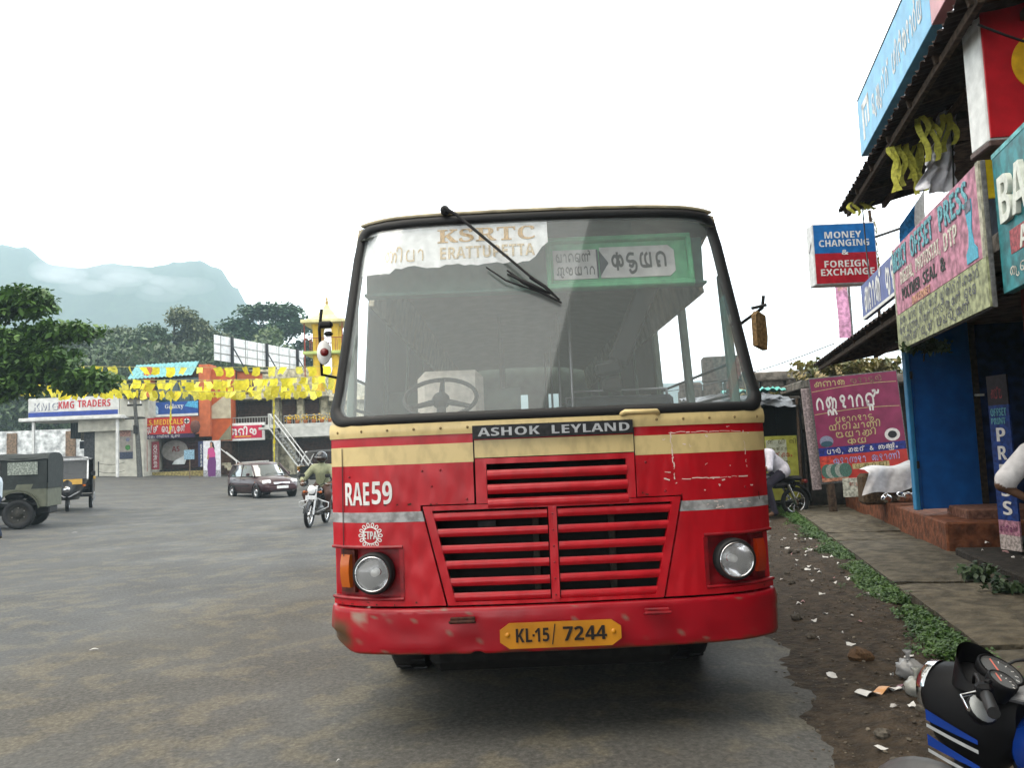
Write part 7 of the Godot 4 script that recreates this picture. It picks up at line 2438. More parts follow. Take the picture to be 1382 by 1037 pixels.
# a commuter motorcycle; the two wheels stand on the ground at z = -0.62 and z = 0.64
func motorcycle(label: String, at: Vector3, yaw: float, body: Material, fork: Material, full := true) -> Node3D:
	var t := thing("motorcycle", label, "motorcycle", at, yaw)
	var black: Material = mats["black_metal"]
	var chrome: Material = mats["chrome"]
	var mb: MB
	for z in [0.64, -0.62]:
		var ring := []
		mb = MB.new()
		for i in 29:
			var a := TAU * i / 28
			ring.append(Vector3(0, 0.30 + sin(a) * 0.255, z + cos(a) * 0.255))
		mb.tube(ring, 0.045, 8, false)
		var w := part("wheel", mb, mats["rubber"], t)
		mb = MB.new()
		var r2 := []
		for i in 29:
			var a := TAU * i / 28
			r2.append(Vector3(0, 0.30 + sin(a) * 0.215, z + cos(a) * 0.215))
		mb.tube(r2, 0.016, 6, false)
		mb.tube([Vector3(-0.06, 0.3, z), Vector3(0.06, 0.3, z)], 0.055, 12)
		part("rim", mb, chrome, w)
		mb = MB.new()
		for i in 9:
			var a := TAU * i / 9
			mb.tube([Vector3(0, 0.30, z), Vector3(0, 0.30 + sin(a) * 0.21, z + cos(a) * 0.21)], 0.008, 4)
		part("spokes", mb, chrome, w)
	for s in [-1, 1]:
		mb = MB.new()
		mb.tube([Vector3(s * 0.085, 0.30, 0.64), Vector3(s * 0.085, 0.62, 0.52), Vector3(s * 0.085, 0.94, 0.40)], [0.026, 0.022, 0.018], 8)
		part("fork", mb, fork, t)
		mb = MB.new()
		mb.tube([Vector3(s * 0.10, 0.25, -0.62), Vector3(s * 0.15, 0.66, -0.42)], 0.03, 8)
		part("shock_absorber", mb, chrome, t)
		mb = MB.new()
		mb.tube([Vector3(s * 0.06, 0.90, 0.39), Vector3(s * 0.22, 0.99, 0.33), Vector3(s * 0.36, 0.98, 0.22)], 0.012, 6)
		var hb := part("handlebar", mb, black, t)
		mb = MB.new()
		mb.tube([Vector3(s * 0.26, 0.99, 0.29), Vector3(s * 0.375, 0.98, 0.21)], 0.019, 10)
		part("grip", mb, mats["rubber"], hb)
		mb = MB.new()
		mb.tube([Vector3(s * 0.24, 1.0, 0.31), Vector3(s * 0.30, 0.985, 0.35), Vector3(s * 0.385, 0.975, 0.28)], 0.006, 5)
		part("lever", mb, chrome, hb)
		mb = MB.new()
		if not full and s > 0:
			continue
		mb.tube([Vector3(s * 0.20, 1.0, 0.32), Vector3(s * 0.27, 1.13, 0.33)], 0.006, 5)
		mb.box(Vector3(s * 0.30, 1.17, 0.32), Vector3(0.13, 0.075, 0.025), 0.02)
		part("mirror", mb, black, hb)
		mb = MB.new()
		mb.tube([Vector3(s * 0.08, 0.80, 0.44), Vector3(s * 0.17, 0.80, 0.44)], 0.01, 5)
		mb.lathe([Vector2(0, 0), Vector2(0.03, 0.02), Vector2(0.03, 0.06), Vector2(0, 0.07)], 10, Transform3D(Basis(Vector3.RIGHT, Vector3.BACK, Vector3.DOWN), Vector3(s * 0.19, 0.80, 0.42)))
		part("indicator", mb, mats["amber_lens_-1"], t)
		# crash bars
		mb = MB.new()
		mb.tube([Vector3(s * 0.04, 0.66, 0.30), Vector3(s * 0.20, 0.60, 0.33), Vector3(s * 0.34, 0.56, 0.33), Vector3(s * 0.33, 0.46, 0.31), Vector3(s * 0.05, 0.33, 0.24)], 0.014, 6)
		part("crash_bar", mb, fork, t)
		mb = MB.new()
		mb.tube([Vector3(s * 0.06, 0.32, -0.05), Vector3(s * 0.26, 0.31, -0.02)], 0.016, 6)
		part("foot_rest", mb, mats["rubber"], t)
	# mudguards
	mb = MB.new()
	mb.grid(func(u, v):
		var a: float = lerpf(0.15, 2.5, v)
		return Vector3((u - 0.5) * 0.12, 0.30 + sin(a) * (0.335 - 0.05 * absf(2 * u - 1)), 0.64 + cos(a) * (0.335 - 0.05 * absf(2 * u - 1))), 6, 14)
	part("front_mudguard", mb, body, t)
	mb = MB.new()
	mb.grid(func(u, v):
		var a: float = lerpf(0.9, 3.2, v)
		return Vector3((u - 0.5) * 0.15, 0.32 + sin(a) * (0.36 - 0.05 * absf(2 * u - 1)), -0.62 + cos(a) * (0.36 - 0.05 * absf(2 * u - 1))), 6, 14)
	part("rear_mudguard", mb, black, t)
	# frame, engine, exhaust
	mb = MB.new()
	mb.tube([Vector3(0, 0.86, 0.38), Vector3(0, 0.74, 0.1), Vector3(0, 0.66, -0.35), Vector3(0, 0.68, -0.75)], 0.025, 6)
	mb.tube([Vector3(0, 0.82, 0.38), Vector3(0, 0.42, 0.25), Vector3(0, 0.28, 0.0), Vector3(0, 0.30, -0.62)], 0.022, 6)
	part("frame", mb, black, t)
	mb = MB.new()
	mb.box(Vector3(0, 0.36, 0.02), Vector3(0.22, 0.22, 0.36), 0.05)
	for i in 5:
		mb.box(Vector3(0, 0.49 + i * 0.024, 0.10), Vector3(0.20, 0.01, 0.18), 0.002)
	part("engine", mb, metal("engine_metal", Color(0.2, 0.2, 0.2), 0.5), t)
	mb = MB.new()
	mb.tube([Vector3(-0.08, 0.5, 0.18), Vector3(-0.10, 0.25, 0.2), Vector3(-0.13, 0.24, -0.2), Vector3(-0.14, 0.34, -0.8)], [0.02, 0.02, 0.035, 0.045], 8)
	part("exhaust", mb, chrome, t)
	# tank and seat
	mb = MB.new()
	var rings := []
	for q in [[0.34, 0.05, 0.72, 0.80], [0.30, 0.11, 0.68, 0.88], [0.15, 0.145, 0.66, 0.92], [-0.05, 0.14, 0.66, 0.90], [-0.18, 0.09, 0.68, 0.83], [-0.22, 0.05, 0.70, 0.79]]:
		var ring := []
		for i in 16:
			var a := TAU * i / 16
			ring.append(Vector3(cos(a) * q[1], lerpf(q[2], q[3], 0.5 + 0.5 * sin(a)), q[0]))
		rings.append(ring)
	mb.loft(rings)
	part("fuel_tank", mb, body, t)
	mb = MB.new()
	mb.lathe([Vector2(0.04, 0), Vector2(0.04, 0.012), Vector2(0, 0.016)], 14, xf(Vector3(0, 0.915, 0.12)))
	part("tank_cap", mb, chrome, t)
	mb = MB.new()
	mb.box(Vector3(0, 0.77, -0.46), Vector3(0.24, 0.10, 0.64), 0.045)
	part("seat", mb, mats["seat_black"], t)
	mb = MB.new()
	mb.box(Vector3(0, 0.66, -0.40), Vector3(0.20, 0.16, 0.5), 0.05)
	part("tail_panel", mb, body, t)
	mb = MB.new()
	mb.box(Vector3(0, 0.70, -0.86), Vector3(0.16, 0.08, 0.07), 0.02)
	part("tail_light", mb, mats["dark_red"], t)
	return t

func build_bikes():
	var fork := M("fork_white", Color(0.66, 0.67, 0.68), 0.35, "blotch", 2.0)
	var t := motorcycle("silver and black motorcycle ridden towards us beside the bus", Vector3(-4.66, 0.0, -19.2), -4.0, paint("bike_black", Color(0.014, 0.014, 0.016), 0.25), fork)
	t.rotation_degrees.z = -3.0
	var mb := MB.new()
	mb.lathe([Vector2(0.0, -0.10), Vector2(0.07, -0.07), Vector2(0.10, 0.0), Vector2(0.105, 0.03), Vector2(0.095, 0.035)], 20, Transform3D(Basis(Vector3.RIGHT, Vector3.BACK, Vector3.DOWN), Vector3(0, 0.85, 0.50)))
	var hl := part("headlight", mb, mats["chrome"], t)
	mb = MB.new()
	mb.lathe([Vector2(0.098, 0.03), Vector2(0.07, 0.055), Vector2(0, 0.065)], 20, Transform3D(Basis(Vector3.RIGHT, Vector3.BACK, Vector3.DOWN), Vector3(0, 0.85, 0.50)))
	part("lens", mb, M("headlight_clear", Color.WHITE), hl)
	mb = MB.new()
	mb.box(Vector3(0, 0.68, 0.56), Vector3(0.26, 0.09, 0.012), 0.003)
	part("number_plate", mb, fork, t)
	# parked black bike behind the bus, on which someone sits
	var b := motorcycle("black motorcycle parked inside the stall behind the bus", Vector3(5.02, 0.0, -16.6), -82.0, mats["bike_black"], mats["black_metal"])
	near_bike()

func near_bike():
	# the motorcycle in the lower right corner: only its cockpit is in the picture
	var blue := paint("bike_blue", Color(0.004, 0.03, 0.20), 0.25)
	var black := paint("bike_black", Color.WHITE)
	var soft := M("cockpit_plastic", Color(0.006, 0.006, 0.007), 0.5, "fine", 6.0)
	soft.metallic_specular = 0.2
	var chrome: Material = mats["chrome"]
	var silver := M("flash_silver", Color(0.32, 0.33, 0.34), 0.35, "blotch", 4.0)
	var t := motorcycle("blue and black motorcycle parked on the dirt in the lower right corner", NEAR_BIKE, NEAR_YAW, blue, mats["black_metal"], false)
	t.scale = Vector3.ONE * 0.84
	t.get_node("front_mudguard").material_override = M("mudguard_grey", Color(0.07, 0.07, 0.072), 0.4, "blotch", 3.0)
	var mb := MB.new()
	# headlamp fairing: a rounded shell, open to the rider, with a peaked visor
	var rings := []
	for q in [[0.30, 0.085, 0.76, 0.95], [0.40, 0.125, 0.66, 1.0], [0.50, 0.135, 0.64, 1.01], [0.57, 0.125, 0.70, 1.0], [0.615, 0.095, 0.80, 0.98]]:
		var ring := []
		for i in 20:
			var a := TAU * i / 20
			ring.append(Vector3(cos(a) * q[1], lerpf(q[2], q[3], 0.5 + 0.5 * sin(a)), q[0]))
		rings.append(ring)
	mb.loft(rings, true, true)
	var fair := part("headlamp_fairing", mb, soft, t)
	mb = MB.new()
	mb.lathe([Vector2(0.095, 0.0), Vector2(0.088, 0.03), Vector2(0.05, 0.055), Vector2(0, 0.062)], 24, Transform3D(Basis(Vector3(1.0, 0, 0), Vector3(0, 0.15, 1).normalized(), Vector3(0, -1, 0.15).normalized()), Vector3(0, 0.905, 0.605)))
	part("headlamp_glass", mb, chrome, fair)
	for s in [-1, 1]:
		for k in 2:
			mb = MB.new()
			var y0 := 0.84 - k * 0.085
			mb.grid(func(u, v):
				var z: float = lerpf(0.575, 0.40, u)
				return Vector3(s * (0.137 - 0.028 * absf(z - 0.5) * 4.0 * absf(z - 0.5) * 4.0 - 0.02 * u * 0 + 0.004), y0 - u * 0.05 + (v - 0.5) * 0.038 * (1.0 - u * 0.6), z), 8, 2)
			part("blue_flash", mb, blue, fair)
			mb = MB.new()
			mb.grid(func(u, v):
				var z: float = lerpf(0.575, 0.40, u)
				return Vector3(s * (0.137 - 0.028 * absf(z - 0.5) * 4.0 * absf(z - 0.5) * 4.0 + 0.0045), y0 - 0.036 - u * 0.045 + (v - 0.5) * 0.012, z), 8, 1)
			part("silver_flash", mb, silver, fair)
	# visor: a curved hood standing up round the clocks
	mb = MB.new()
	mb.grid(func(u, v):
		var a: float = lerpf(-0.15, PI + 0.15, u)
		var r: float = 0.15 - 0.014 * v
		return Vector3(cos(a) * r, 0.955 + 0.125 * v * sin(clampf(a, 0.2, PI - 0.2)), 0.40 + sin(a) * (0.125 - 0.025 * v)), 24, 6)
	mb.grid(func(u, v):
		var a: float = lerpf(PI + 0.15, -0.15, u)
		var r: float = 0.144 - 0.014 * v
		return Vector3(cos(a) * r, 0.955 + 0.125 * v * sin(clampf(a, 0.2, PI - 0.2)), 0.40 + sin(a) * (0.119 - 0.025 * v)), 24, 6)
	part("visor", mb, soft, t)
	# clocks
	for q in [[-0.03, 0.40, 0.072, "speedometer"], [0.085, 0.335, 0.045, "fuel_gauge"]]:
		var xq := Transform3D(Basis.from_euler(Vector3(-0.55, 0, 0)), Vector3(q[0], 0.985, q[1]))
		mb = MB.new()
		mb.lathe([Vector2(q[2] * 0.9, -0.05), Vector2(q[2] * 1.08, 0.0), Vector2(q[2] * 1.08, 0.018), Vector2(q[2] * 0.96, 0.022), Vector2(q[2] * 0.93, 0.008)], 28, xq)
		var g := part(q[3], mb, soft, t)
		mb = MB.new()
		mb.lathe([Vector2(q[2] * 0.94, 0.008), Vector2(0, 0.0085)], 28, xq)
		part("dial", mb, M("dial_grey", Color(0.05, 0.055, 0.06), 0.5, "blotch", 6.0), g)
		mb = MB.new()
		for i in 11:
			var a := -0.6 + i * 0.435
			mb.box(xq * Vector3(cos(a) * q[2] * 0.8, 0.0105, -sin(a) * q[2] * 0.8), Vector3(q[2] * 0.16, 0.001, 0.003), 0.0, xq.basis * Basis(Vector3.UP, a))
		part("dial_marks", mb, mats["white_paint"], g)
		mb = MB.new()
		mb.bar(xq * Vector3(0.1 * q[2], 0.013, 0.05 * q[2]), xq * Vector3(-0.35 * q[2], 0.013, 0.75 * q[2]), 0.004, 0.002)
		part("needle", mb, M("needle_red", Color(0.55, 0.10, 0.06), 0.5, "", 1.0), g)
		mb = MB.new()
		mb.lathe([Vector2(q[2] * 0.95, 0.018), Vector2(q[2] * 0.5, 0.022), Vector2(0, 0.023)], 28, xq)
		part("clock_glass", mb, glass("clock_glass", Color(0.9, 0.9, 0.9), 0.06), g)
	# clear lensed turn lamp on the near side
	mb = MB.new()
	mb.tube([Vector3(0.10, 0.90, 0.38), Vector3(0.17, 0.90, 0.35)], 0.016, 8)
	mb.lathe([Vector2(0, -0.02), Vector2(0.045, 0.0), Vector2(0.05, 0.03), Vector2(0.03, 0.035)], 16, Transform3D(Basis(Vector3(1.3, 0, 0), Vector3(0.3, 0.5, -0.6).normalized(), Vector3(0, -0.8, -0.6)), Vector3(0.19, 0.91, 0.36)))
	var tl := part("turn_lamp", mb, soft, t)
	mb = MB.new()
	mb.lathe([Vector2(0.046, 0.03), Vector2(0.03, 0.05), Vector2(0, 0.055)], 16, Transform3D(Basis(Vector3(1.3, 0, 0), Vector3(0.3, 0.5, -0.6).normalized(), Vector3(0, -0.8, -0.6)), Vector3(0.19, 0.91, 0.36)))
	part("lens", mb, M("lens_clear", Color(0.40, 0.42, 0.42), 0.1, "grain", 12.0), tl)
	# switch blocks, brake cylinder, ignition
	for s in [-1, 1]:
		mb = MB.new()
		mb.box(Vector3(s * 0.235, 0.995, 0.31), Vector3(0.055, 0.055, 0.05), 0.012, Basis.from_euler(Vector3(0, s * 0.6, 0)))
		mb.box(Vector3(s * 0.225, 1.025, 0.30), Vector3(0.02, 0.015, 0.02), 0.004)
		part("switch_block", mb, soft, t)
		mb = MB.new()
		mb.tube(bez(Vector3(s * 0.21, 0.99, 0.33), Vector3(s * 0.1, 1.08, 0.42), Vector3(s * 0.03, 0.86, 0.46), 10), 0.006, 5)
		part("cable", mb, mats["rubber"], t)
	mb = MB.new()
	mb.lathe([Vector2(0.028, 0), Vector2(0.028, 0.012), Vector2(0.018, 0.02), Vector2(0.012, 0.02), Vector2(0.012, 0.01), Vector2(0, 0.01)], 16, xf(Vector3(0.0, 0.955, 0.27)))
	part("ignition_lock", mb, chrome, t)
	mb = MB.new()
	mb.box(Vector3(0.0, 0.945, 0.30), Vector3(0.17, 0.03, 0.09), 0.012)
	part("fork_crown", mb, M("crown_silver", Color(0.16, 0.16, 0.165), 0.4, "fine", 6.0), t)
	mb = MB.new()
	mb.box(Vector3(-0.03, 0.93, 0.34), Vector3(0.16, 0.02, 0.12), 0.01)
	part("clock_bracket", mb, mats["crown_silver"], t)

const NEAR_BIKE := Vector3(1.54, 0.02, -2.14)
const NEAR_YAW := -147.4

# ---------------------------------------------------------------- people
# one continuous skin over a skeleton of tapered bones, meshed as surface nets; each bone: [from, to, radius, radius, colour]
func skin_mesh(bones: Array, cell: float, k := 0.035) -> ArrayMesh:
	var lo := Vector3.ONE * 1e9; var hi := -lo
	for b in bones:
		for i in 2:
			var r = Vector3.ONE * (b[2 + i] + 2.5 * cell)
			lo = lo.min(b[i] - r); hi = hi.max(b[i] + r)
	var n := Vector3i((hi - lo) / cell) + Vector3i(2, 2, 2)
	var f := PackedFloat32Array(); f.resize(n.x * n.y * n.z); f.fill(9.0)
	var near := PackedFloat32Array(); near.resize(f.size()); near.fill(9.0)
	var who := PackedByteArray(); who.resize(f.size())
	for bi in bones.size():
		var b: Array = bones[bi]
		var A: Vector3 = b[0]; var B: Vector3 = b[1]; var ra: float = b[2]; var rb: float = b[3]
		var m := Vector3.ONE * (maxf(ra, rb) + k + 2 * cell)
		var i0 := Vector3i((A.min(B) - m - lo) / cell).max(Vector3i.ZERO)
		var i1 := (Vector3i((A.max(B) + m - lo) / cell) + Vector3i.ONE).min(n - Vector3i.ONE)
		var ab := B - A
		var L := maxf(ab.length_squared(), 1e-9)
		for z in range(i0.z, i1.z + 1):
			for y in range(i0.y, i1.y + 1):
				var at := (z * n.y + y) * n.x
				for x in range(i0.x, i1.x + 1):
					var p := lo + Vector3(x, y, z) * cell
					var t := clampf((p - A).dot(ab) / L, 0.0, 1.0)
					var d := (p - A - ab * t).length() - lerpf(ra, rb, t)
					var o := f[at + x]
					var h := maxf(k - absf(o - d), 0.0) / k
					f[at + x] = minf(o, d) - h * h * k * 0.25
					if d < near[at + x]:
						near[at + x] = d
						who[at + x] = bi
	var st := SurfaceTool.new()
	st.begin(Mesh.PRIMITIVE_TRIANGLES)
	st.set_smooth_group(0)
	var at_cell := {}
	var count := 0
	var off := [0, 1, n.x, n.x + 1, n.x * n.y, n.x * n.y + 1, n.x * n.y + n.x, n.x * n.y + n.x + 1]
	var edges := [[0, 1], [2, 3], [4, 5], [6, 7], [0, 2], [1, 3], [4, 6], [5, 7], [0, 4], [1, 5], [2, 6], [3, 7]]
	for z in n.z - 1:
		for y in n.y - 1:
			for x in n.x - 1:
				var at := (z * n.y + y) * n.x + x
				var inside := 0
				for c in 8:
					if f[at + off[c]] < 0.0: inside += 1
				if inside == 0 or inside == 8:
					continue
				var s := Vector3.ZERO; var hits := 0
				for e in edges:
					var a: float = f[at + off[e[0]]]; var b: float = f[at + off[e[1]]]
					if (a < 0.0) != (b < 0.0):
						var t := a / (a - b)
						var pa := Vector3(e[0] & 1, (e[0] >> 1) & 1, e[0] >> 2); var pb := Vector3(e[1] & 1, (e[1] >> 1) & 1, e[1] >> 2)
						s += pa.lerp(pb, t); hits += 1
				st.set_color(bones[who[at]][4])
				st.add_vertex(lo + (Vector3(x, y, z) + s / hits) * cell)
				at_cell[at] = count
				count += 1
	var dx := 1; var dy := n.x; var dz := n.x * n.y
	for at in at_cell:
		for q in [[dx, dy, dz], [dy, dz, dx], [dz, dx, dy]]:
			var a: float = f[at]; var b: float = f[at + q[0]]
			if (a < 0.0) == (b < 0.0):
				continue
			var c0 = at_cell.get(at - q[1] - q[2]); var c1 = at_cell.get(at - q[2]); var c2 = at_cell.get(at); var c3 = at_cell.get(at - q[1])
			if c0 == null or c1 == null or c2 == null or c3 == null:
				continue
			for i in ([c0, c2, c1, c0, c3, c2] if a < 0.0 else [c0, c1, c2, c0, c2, c3]):
				st.add_index(i)
	st.generate_normals()
	return st.commit()

func flesh(key: String, rough := 0.8) -> StandardMaterial3D:
	if mats.has(key): return mats[key]
	var m := M(key, Color.WHITE, rough, "blotch", 3.0)
	m.vertex_color_use_as_albedo = true
	return m

# a hand: palm, four bent fingers of unequal length, thumb; wrist at w, pointing along d, palm facing p
func hand(w: Vector3, d: Vector3, p: Vector3, c: Color, curl: float, side: float) -> Array:
	d = d.normalized(); p = (p - d * p.dot(d)).normalized()
	var x := d.cross(p) * side
	var o := [[w, w + d * 0.04, 0.024, 0.026, c], [w + d * 0.03 - x * 0.02, w + d * 0.085 - x * 0.025, 0.016, 0.015, c], [w + d * 0.03 + x * 0.02, w + d * 0.085 + x * 0.025, 0.016, 0.014, c]]
	var lens := [0.072, 0.08, 0.075, 0.06]
	for i in 4:
		var b := w + d * 0.088 + x * (-0.030 + i * 0.020)
		var a1 = b + (d * cos(curl * 0.5) + p * sin(curl * 0.5)) * lens[i] * 0.5
		var a2 = a1 + (d * cos(curl * 1.4) + p * sin(curl * 1.4)) * lens[i] * 0.3
		var a3 = a2 + (d * cos(curl * 2.1) + p * sin(curl * 2.1)) * lens[i] * 0.25
		o.append_array([[b, a1, 0.0095, 0.009, c], [a1, a2, 0.009, 0.0085, c], [a2, a3, 0.0085, 0.007, c]])
	var tb := w + d * 0.03 - x * 0.028
	var t1 := tb + (d * 0.6 - x * 0.8 + p * 0.3).normalized() * 0.045
	o.append_array([[tb, t1, 0.013, 0.011, c], [t1, t1 + (d * 0.9 - x * 0.2 + p * 0.5).normalized() * 0.035, 0.011, 0.008, c]])
	return o

# a head seen at c (middle), looking along f, up u: skull, face, nose, ears, jaw
func head(c: Vector3, f: Vector3, u: Vector3, skin: Color, hair: Color) -> Array:
	f = f.normalized(); u = (u - f * u.dot(f)).normalized()
	var s := u.cross(f)
	var o := [
		[c + u * 0.035 - f * 0.02, c + u * 0.035 - f * 0.035, 0.088, 0.088, hair], [c + u * 0.06 + f * 0.02, c + u * 0.06 - f * 0.02, 0.074, 0.078, hair],
		[c - u * 0.02 + f * 0.025, c - u * 0.06 + f * 0.035, 0.068, 0.050, skin], [c - u * 0.085 + f * 0.05 - s * 0.02, c - u * 0.085 + f * 0.05 + s * 0.02, 0.024, 0.024, skin],
		[c + u * 0.005 + f * 0.085, c - u * 0.028 + f * 0.105, 0.010, 0.014, skin],
		[c - u * 0.062 + f * 0.088 - s * 0.018, c - u * 0.062 + f * 0.088 + s * 0.018, 0.009, 0.009, skin.lerp(Color(0.10, 0.02, 0.02), 0.4)],
	]
	for k in [-1, 1]:
		o.append([c + s * k * 0.082 - f * 0.005 + u * 0.01, c + s * k * 0.08 - f * 0.012 - u * 0.025, 0.016, 0.011, skin])
		o.append([c + u * 0.012 + f * 0.082 + s * k * 0.032, c + u * 0.012 + f * 0.083 + s * k * 0.034, 0.010, 0.010, Color(0.02, 0.015, 0.012)])
		o.append([c + u * 0.032 + f * 0.084 + s * k * 0.018, c + u * 0.032 + f * 0.078 + s * k * 0.045, 0.007, 0.006, hair])
	return o

func build_people():
	var skin := Color(0.11, 0.055, 0.032)
	var hair := Color(0.008, 0.007, 0.007)
	var m := flesh("figure")
	# --- the motorcyclist; frame like the motorcycle's, z towards us
	var shirt := Color(0.27, 0.28, 0.17); var trousers := Color(0.075, 0.042, 0.034); var shoe := Color(0.03, 0.02, 0.015)
	var P := thing("person", "motorcyclist in a pale olive shirt and dark helmet riding towards us", "person", Vector3(-4.66, 0.0, -19.2), -4.0)
	P.rotation_degrees.z = -3.0
	var hip := Vector3(0, 0.90, -0.32)
	var chest := Vector3(0, 1.25, -0.20); var neck := Vector3(0, 1.42, -0.17)
	var bones := [[hip + Vector3(-0.09, 0, 0), hip + Vector3(0.09, 0, 0), 0.135, 0.135, trousers], [hip + Vector3(0, 0.08, 0.01), chest, 0.155, 0.16, shirt], [chest + Vector3(-0.12, 0.06, 0), chest + Vector3(0.12, 0.06, 0), 0.125, 0.125, shirt], [chest + Vector3(0, 0.06, 0), neck, 0.10, 0.065, shirt], [neck, neck + Vector3(0, 0.08, 0.01), 0.055, 0.055, skin]]
	for s in [-1, 1]:
		var sh := chest + Vector3(s * 0.20, 0.09, 0.0)
		var el := Vector3(s * 0.40, 1.06, -0.04); var wr := Vector3(s * 0.335, 0.985, 0.19)
		bones.append_array([[sh, sh.lerp(el, 0.75), 0.082, 0.070, shirt], [sh.lerp(el, 0.75), el, 0.068, 0.066, shirt], [el, el.lerp(wr, 0.35), 0.062, 0.058, shirt], [el.lerp(wr, 0.35), wr, 0.042, 0.030, skin]])
		bones.append_array(hand(wr, Vector3(-s * 0.1, 0.02, 0.30), Vector3(0, -1, 0.1), skin, 1.1, s))
		var hp := hip + Vector3(s * 0.10, -0.02, 0.05); var kn := Vector3(s * 0.27, 0.74, 0.14); var an := Vector3(s * 0.22, 0.36, -0.03)
		bones.append_array([[hp, kn, 0.105, 0.078, trousers], [kn, an, 0.078, 0.058, trousers], [an, Vector3(s * 0.235, 0.335, 0.13), 0.045, 0.036, shoe]])
	part("body", skin_mesh(bones, 0.014), m, P)
	# head in the helmet: a face shows in the opening
	part("head", skin_mesh(head(Vector3(0.0, 1.575, -0.13), Vector3(0, -0.05, 1), Vector3.UP, skin, hair), 0.007, 0.02), m, P)
	var mb := MB.new()
	var hx := Transform3D(Basis.from_euler(Vector3(0.12, 0, 0)), Vector3(0.0, 1.585, -0.14))
	mb.grid(func(u, v):
		var a: float = u * TAU; var b: float = lerpf(-0.95, PI / 2, v)
		# open at the face between cheek and brow
		var r := 0.142
		var q := Vector3(sin(a) * cos(b), sin(b), cos(a) * cos(b)) * r
		if q.z > 0.055 and q.y < 0.03 and absf(q.x) < 0.11:
			q *= 1.0
		return hx * (q * Vector3(0.94, 1.0, 1.08)), 32, 16)
	part("helmet", mb, paint("helmet_black", Color(0.02, 0.02, 0.024), 0.2), P)
	mb = MB.new()
	mb.grid(func(u, v):
		var a: float = lerpf(-1.15, 1.15, u); var b: float = lerpf(-0.45, 0.16, v)
		return hx * (Vector3(sin(a) * cos(b), sin(b), cos(a) * cos(b)) * 0.146 * Vector3(0.94, 1.0, 1.08)), 16, 6)
	part("face_opening", mb, M("face_dark", Color(0.04, 0.022, 0.016), 0.5, "blotch", 4.0), P)
	mb = MB.new()
	mb.grid(func(u, v):
		var a: float = lerpf(-1.0, 1.0, u); var b: float = lerpf(0.05, 0.25, v)
		return hx * (Vector3(sin(a) * cos(b), sin(b), cos(a) * cos(b)) * (0.150 + 0.03 * (1 - v)) * Vector3(0.94, 1.0, 1.08)), 14, 4)
	part("visor", mb, mats["helmet_black"], P)

	# --- man at the left edge, standing by the jeep, seen from behind and to the side
	shirt = Color(0.52, 0.58, 0.62); trousers = Color(0.022, 0.032, 0.06)
	P = thing("person", "man in pale blue shirt and dark jeans standing at the left edge", "person", Vector3(-11.88, 0.04, -18.7), -70.0)
	hip = Vector3(0, 0.90, 0); chest = Vector3(0, 1.24, 0.0); neck = Vector3(0, 1.40, 0.0)
	bones = [[hip + Vector3(-0.08, 0, 0), hip + Vector3(0.08, 0, 0), 0.125, 0.125, trousers], [hip + Vector3(0, 0.07, 0), chest, 0.14, 0.15, shirt], [chest + Vector3(-0.11, 0.06, 0), chest + Vector3(0.11, 0.06, 0), 0.115, 0.115, shirt], [chest + Vector3(0, 0.06, 0), neck, 0.09, 0.06, shirt], [neck, neck + Vector3(0, 0.07, 0.01), 0.052, 0.05, skin]]
	for s in [-1, 1]:
		var sh := chest + Vector3(s * 0.19, 0.09, 0.0)
		var el := Vector3(s * 0.25, 1.06, -0.03); var wr := Vector3(s * 0.25, 0.84, 0.10)
		bones.append_array([[sh, el, 0.072, 0.058, shirt], [el, wr, 0.042, 0.03, skin]])
		bones.append_array(hand(wr, Vector3(0, -1, 0.3), Vector3(-s, 0, 0), skin, 0.5, s))
		var hp := hip + Vector3(s * 0.09, -0.02, 0); var kn := Vector3(s * 0.10, 0.48, 0.05 - s * 0.04); var an := Vector3(s * 0.10, 0.09, -0.02 - s * 0.09)
		bones.append_array([[hp, kn, 0.10, 0.072, trousers], [kn, an, 0.072, 0.058, trousers], [an, an + Vector3(0, -0.05, 0.15), 0.04, 0.03, skin], [an + Vector3(0, -0.07, -0.04), an + Vector3(0, -0.07, 0.17), 0.02, 0.02, shoe]])
	bones.append_array(head(Vector3(0, 1.555, 0.02), Vector3(0, 0, 1), Vector3.UP, skin, hair))
	part("body", skin_mesh(bones, 0.014, 0.03), m, P)

	# --- man in a white shirt sitting on the parked motorcycle behind the bus, leaning forward
	shirt = Color(0.52, 0.50, 0.56); trousers = Color(0.018, 0.012, 0.024)
	P = thing("person", "man in a white shirt and dark trousers sitting bent forward in the black stall", "person", Vector3(5.02, 0.0, -16.6), -82.0)
	hip = Vector3(0, 0.92, -0.38); chest = Vector3(0, 1.22, -0.08); neck = Vector3(0, 1.36, 0.06)
	bones = [[hip + Vector3(-0.09, 0, 0), hip + Vector3(0.09, 0, 0), 0.135, 0.135, shirt], [hip + Vector3(0, 0.06, 0), chest, 0.155, 0.165, shirt], [chest + Vector3(-0.12, 0.05, 0), chest + Vector3(0.12, 0.05, 0), 0.125, 0.125, shirt], [chest, neck, 0.10, 0.06, shirt], [neck, neck + Vector3(0, 0.06, 0.05), 0.05, 0.05, skin]]
	for s in [-1, 1]:
		var sh := chest + Vector3(s * 0.20, 0.07, 0.02)
		var el := Vector3(s * 0.34, 1.0, 0.04); var wr := Vector3(s * 0.33, 0.98, 0.24)
		bones.append_array([[sh, el, 0.078, 0.066, shirt], [el, wr, 0.048, 0.03, skin]])
		bones.append_array(hand(wr, Vector3(-s * 0.1, 0.02, 0.3), Vector3(0, -1, 0.1), skin, 1.1, s))
		var hp := hip + Vector3(s * 0.10, -0.04, 0.05); var kn := Vector3(s * 0.24, 0.66, 0.06); var an := Vector3(s * 0.30, 0.12, -0.04)
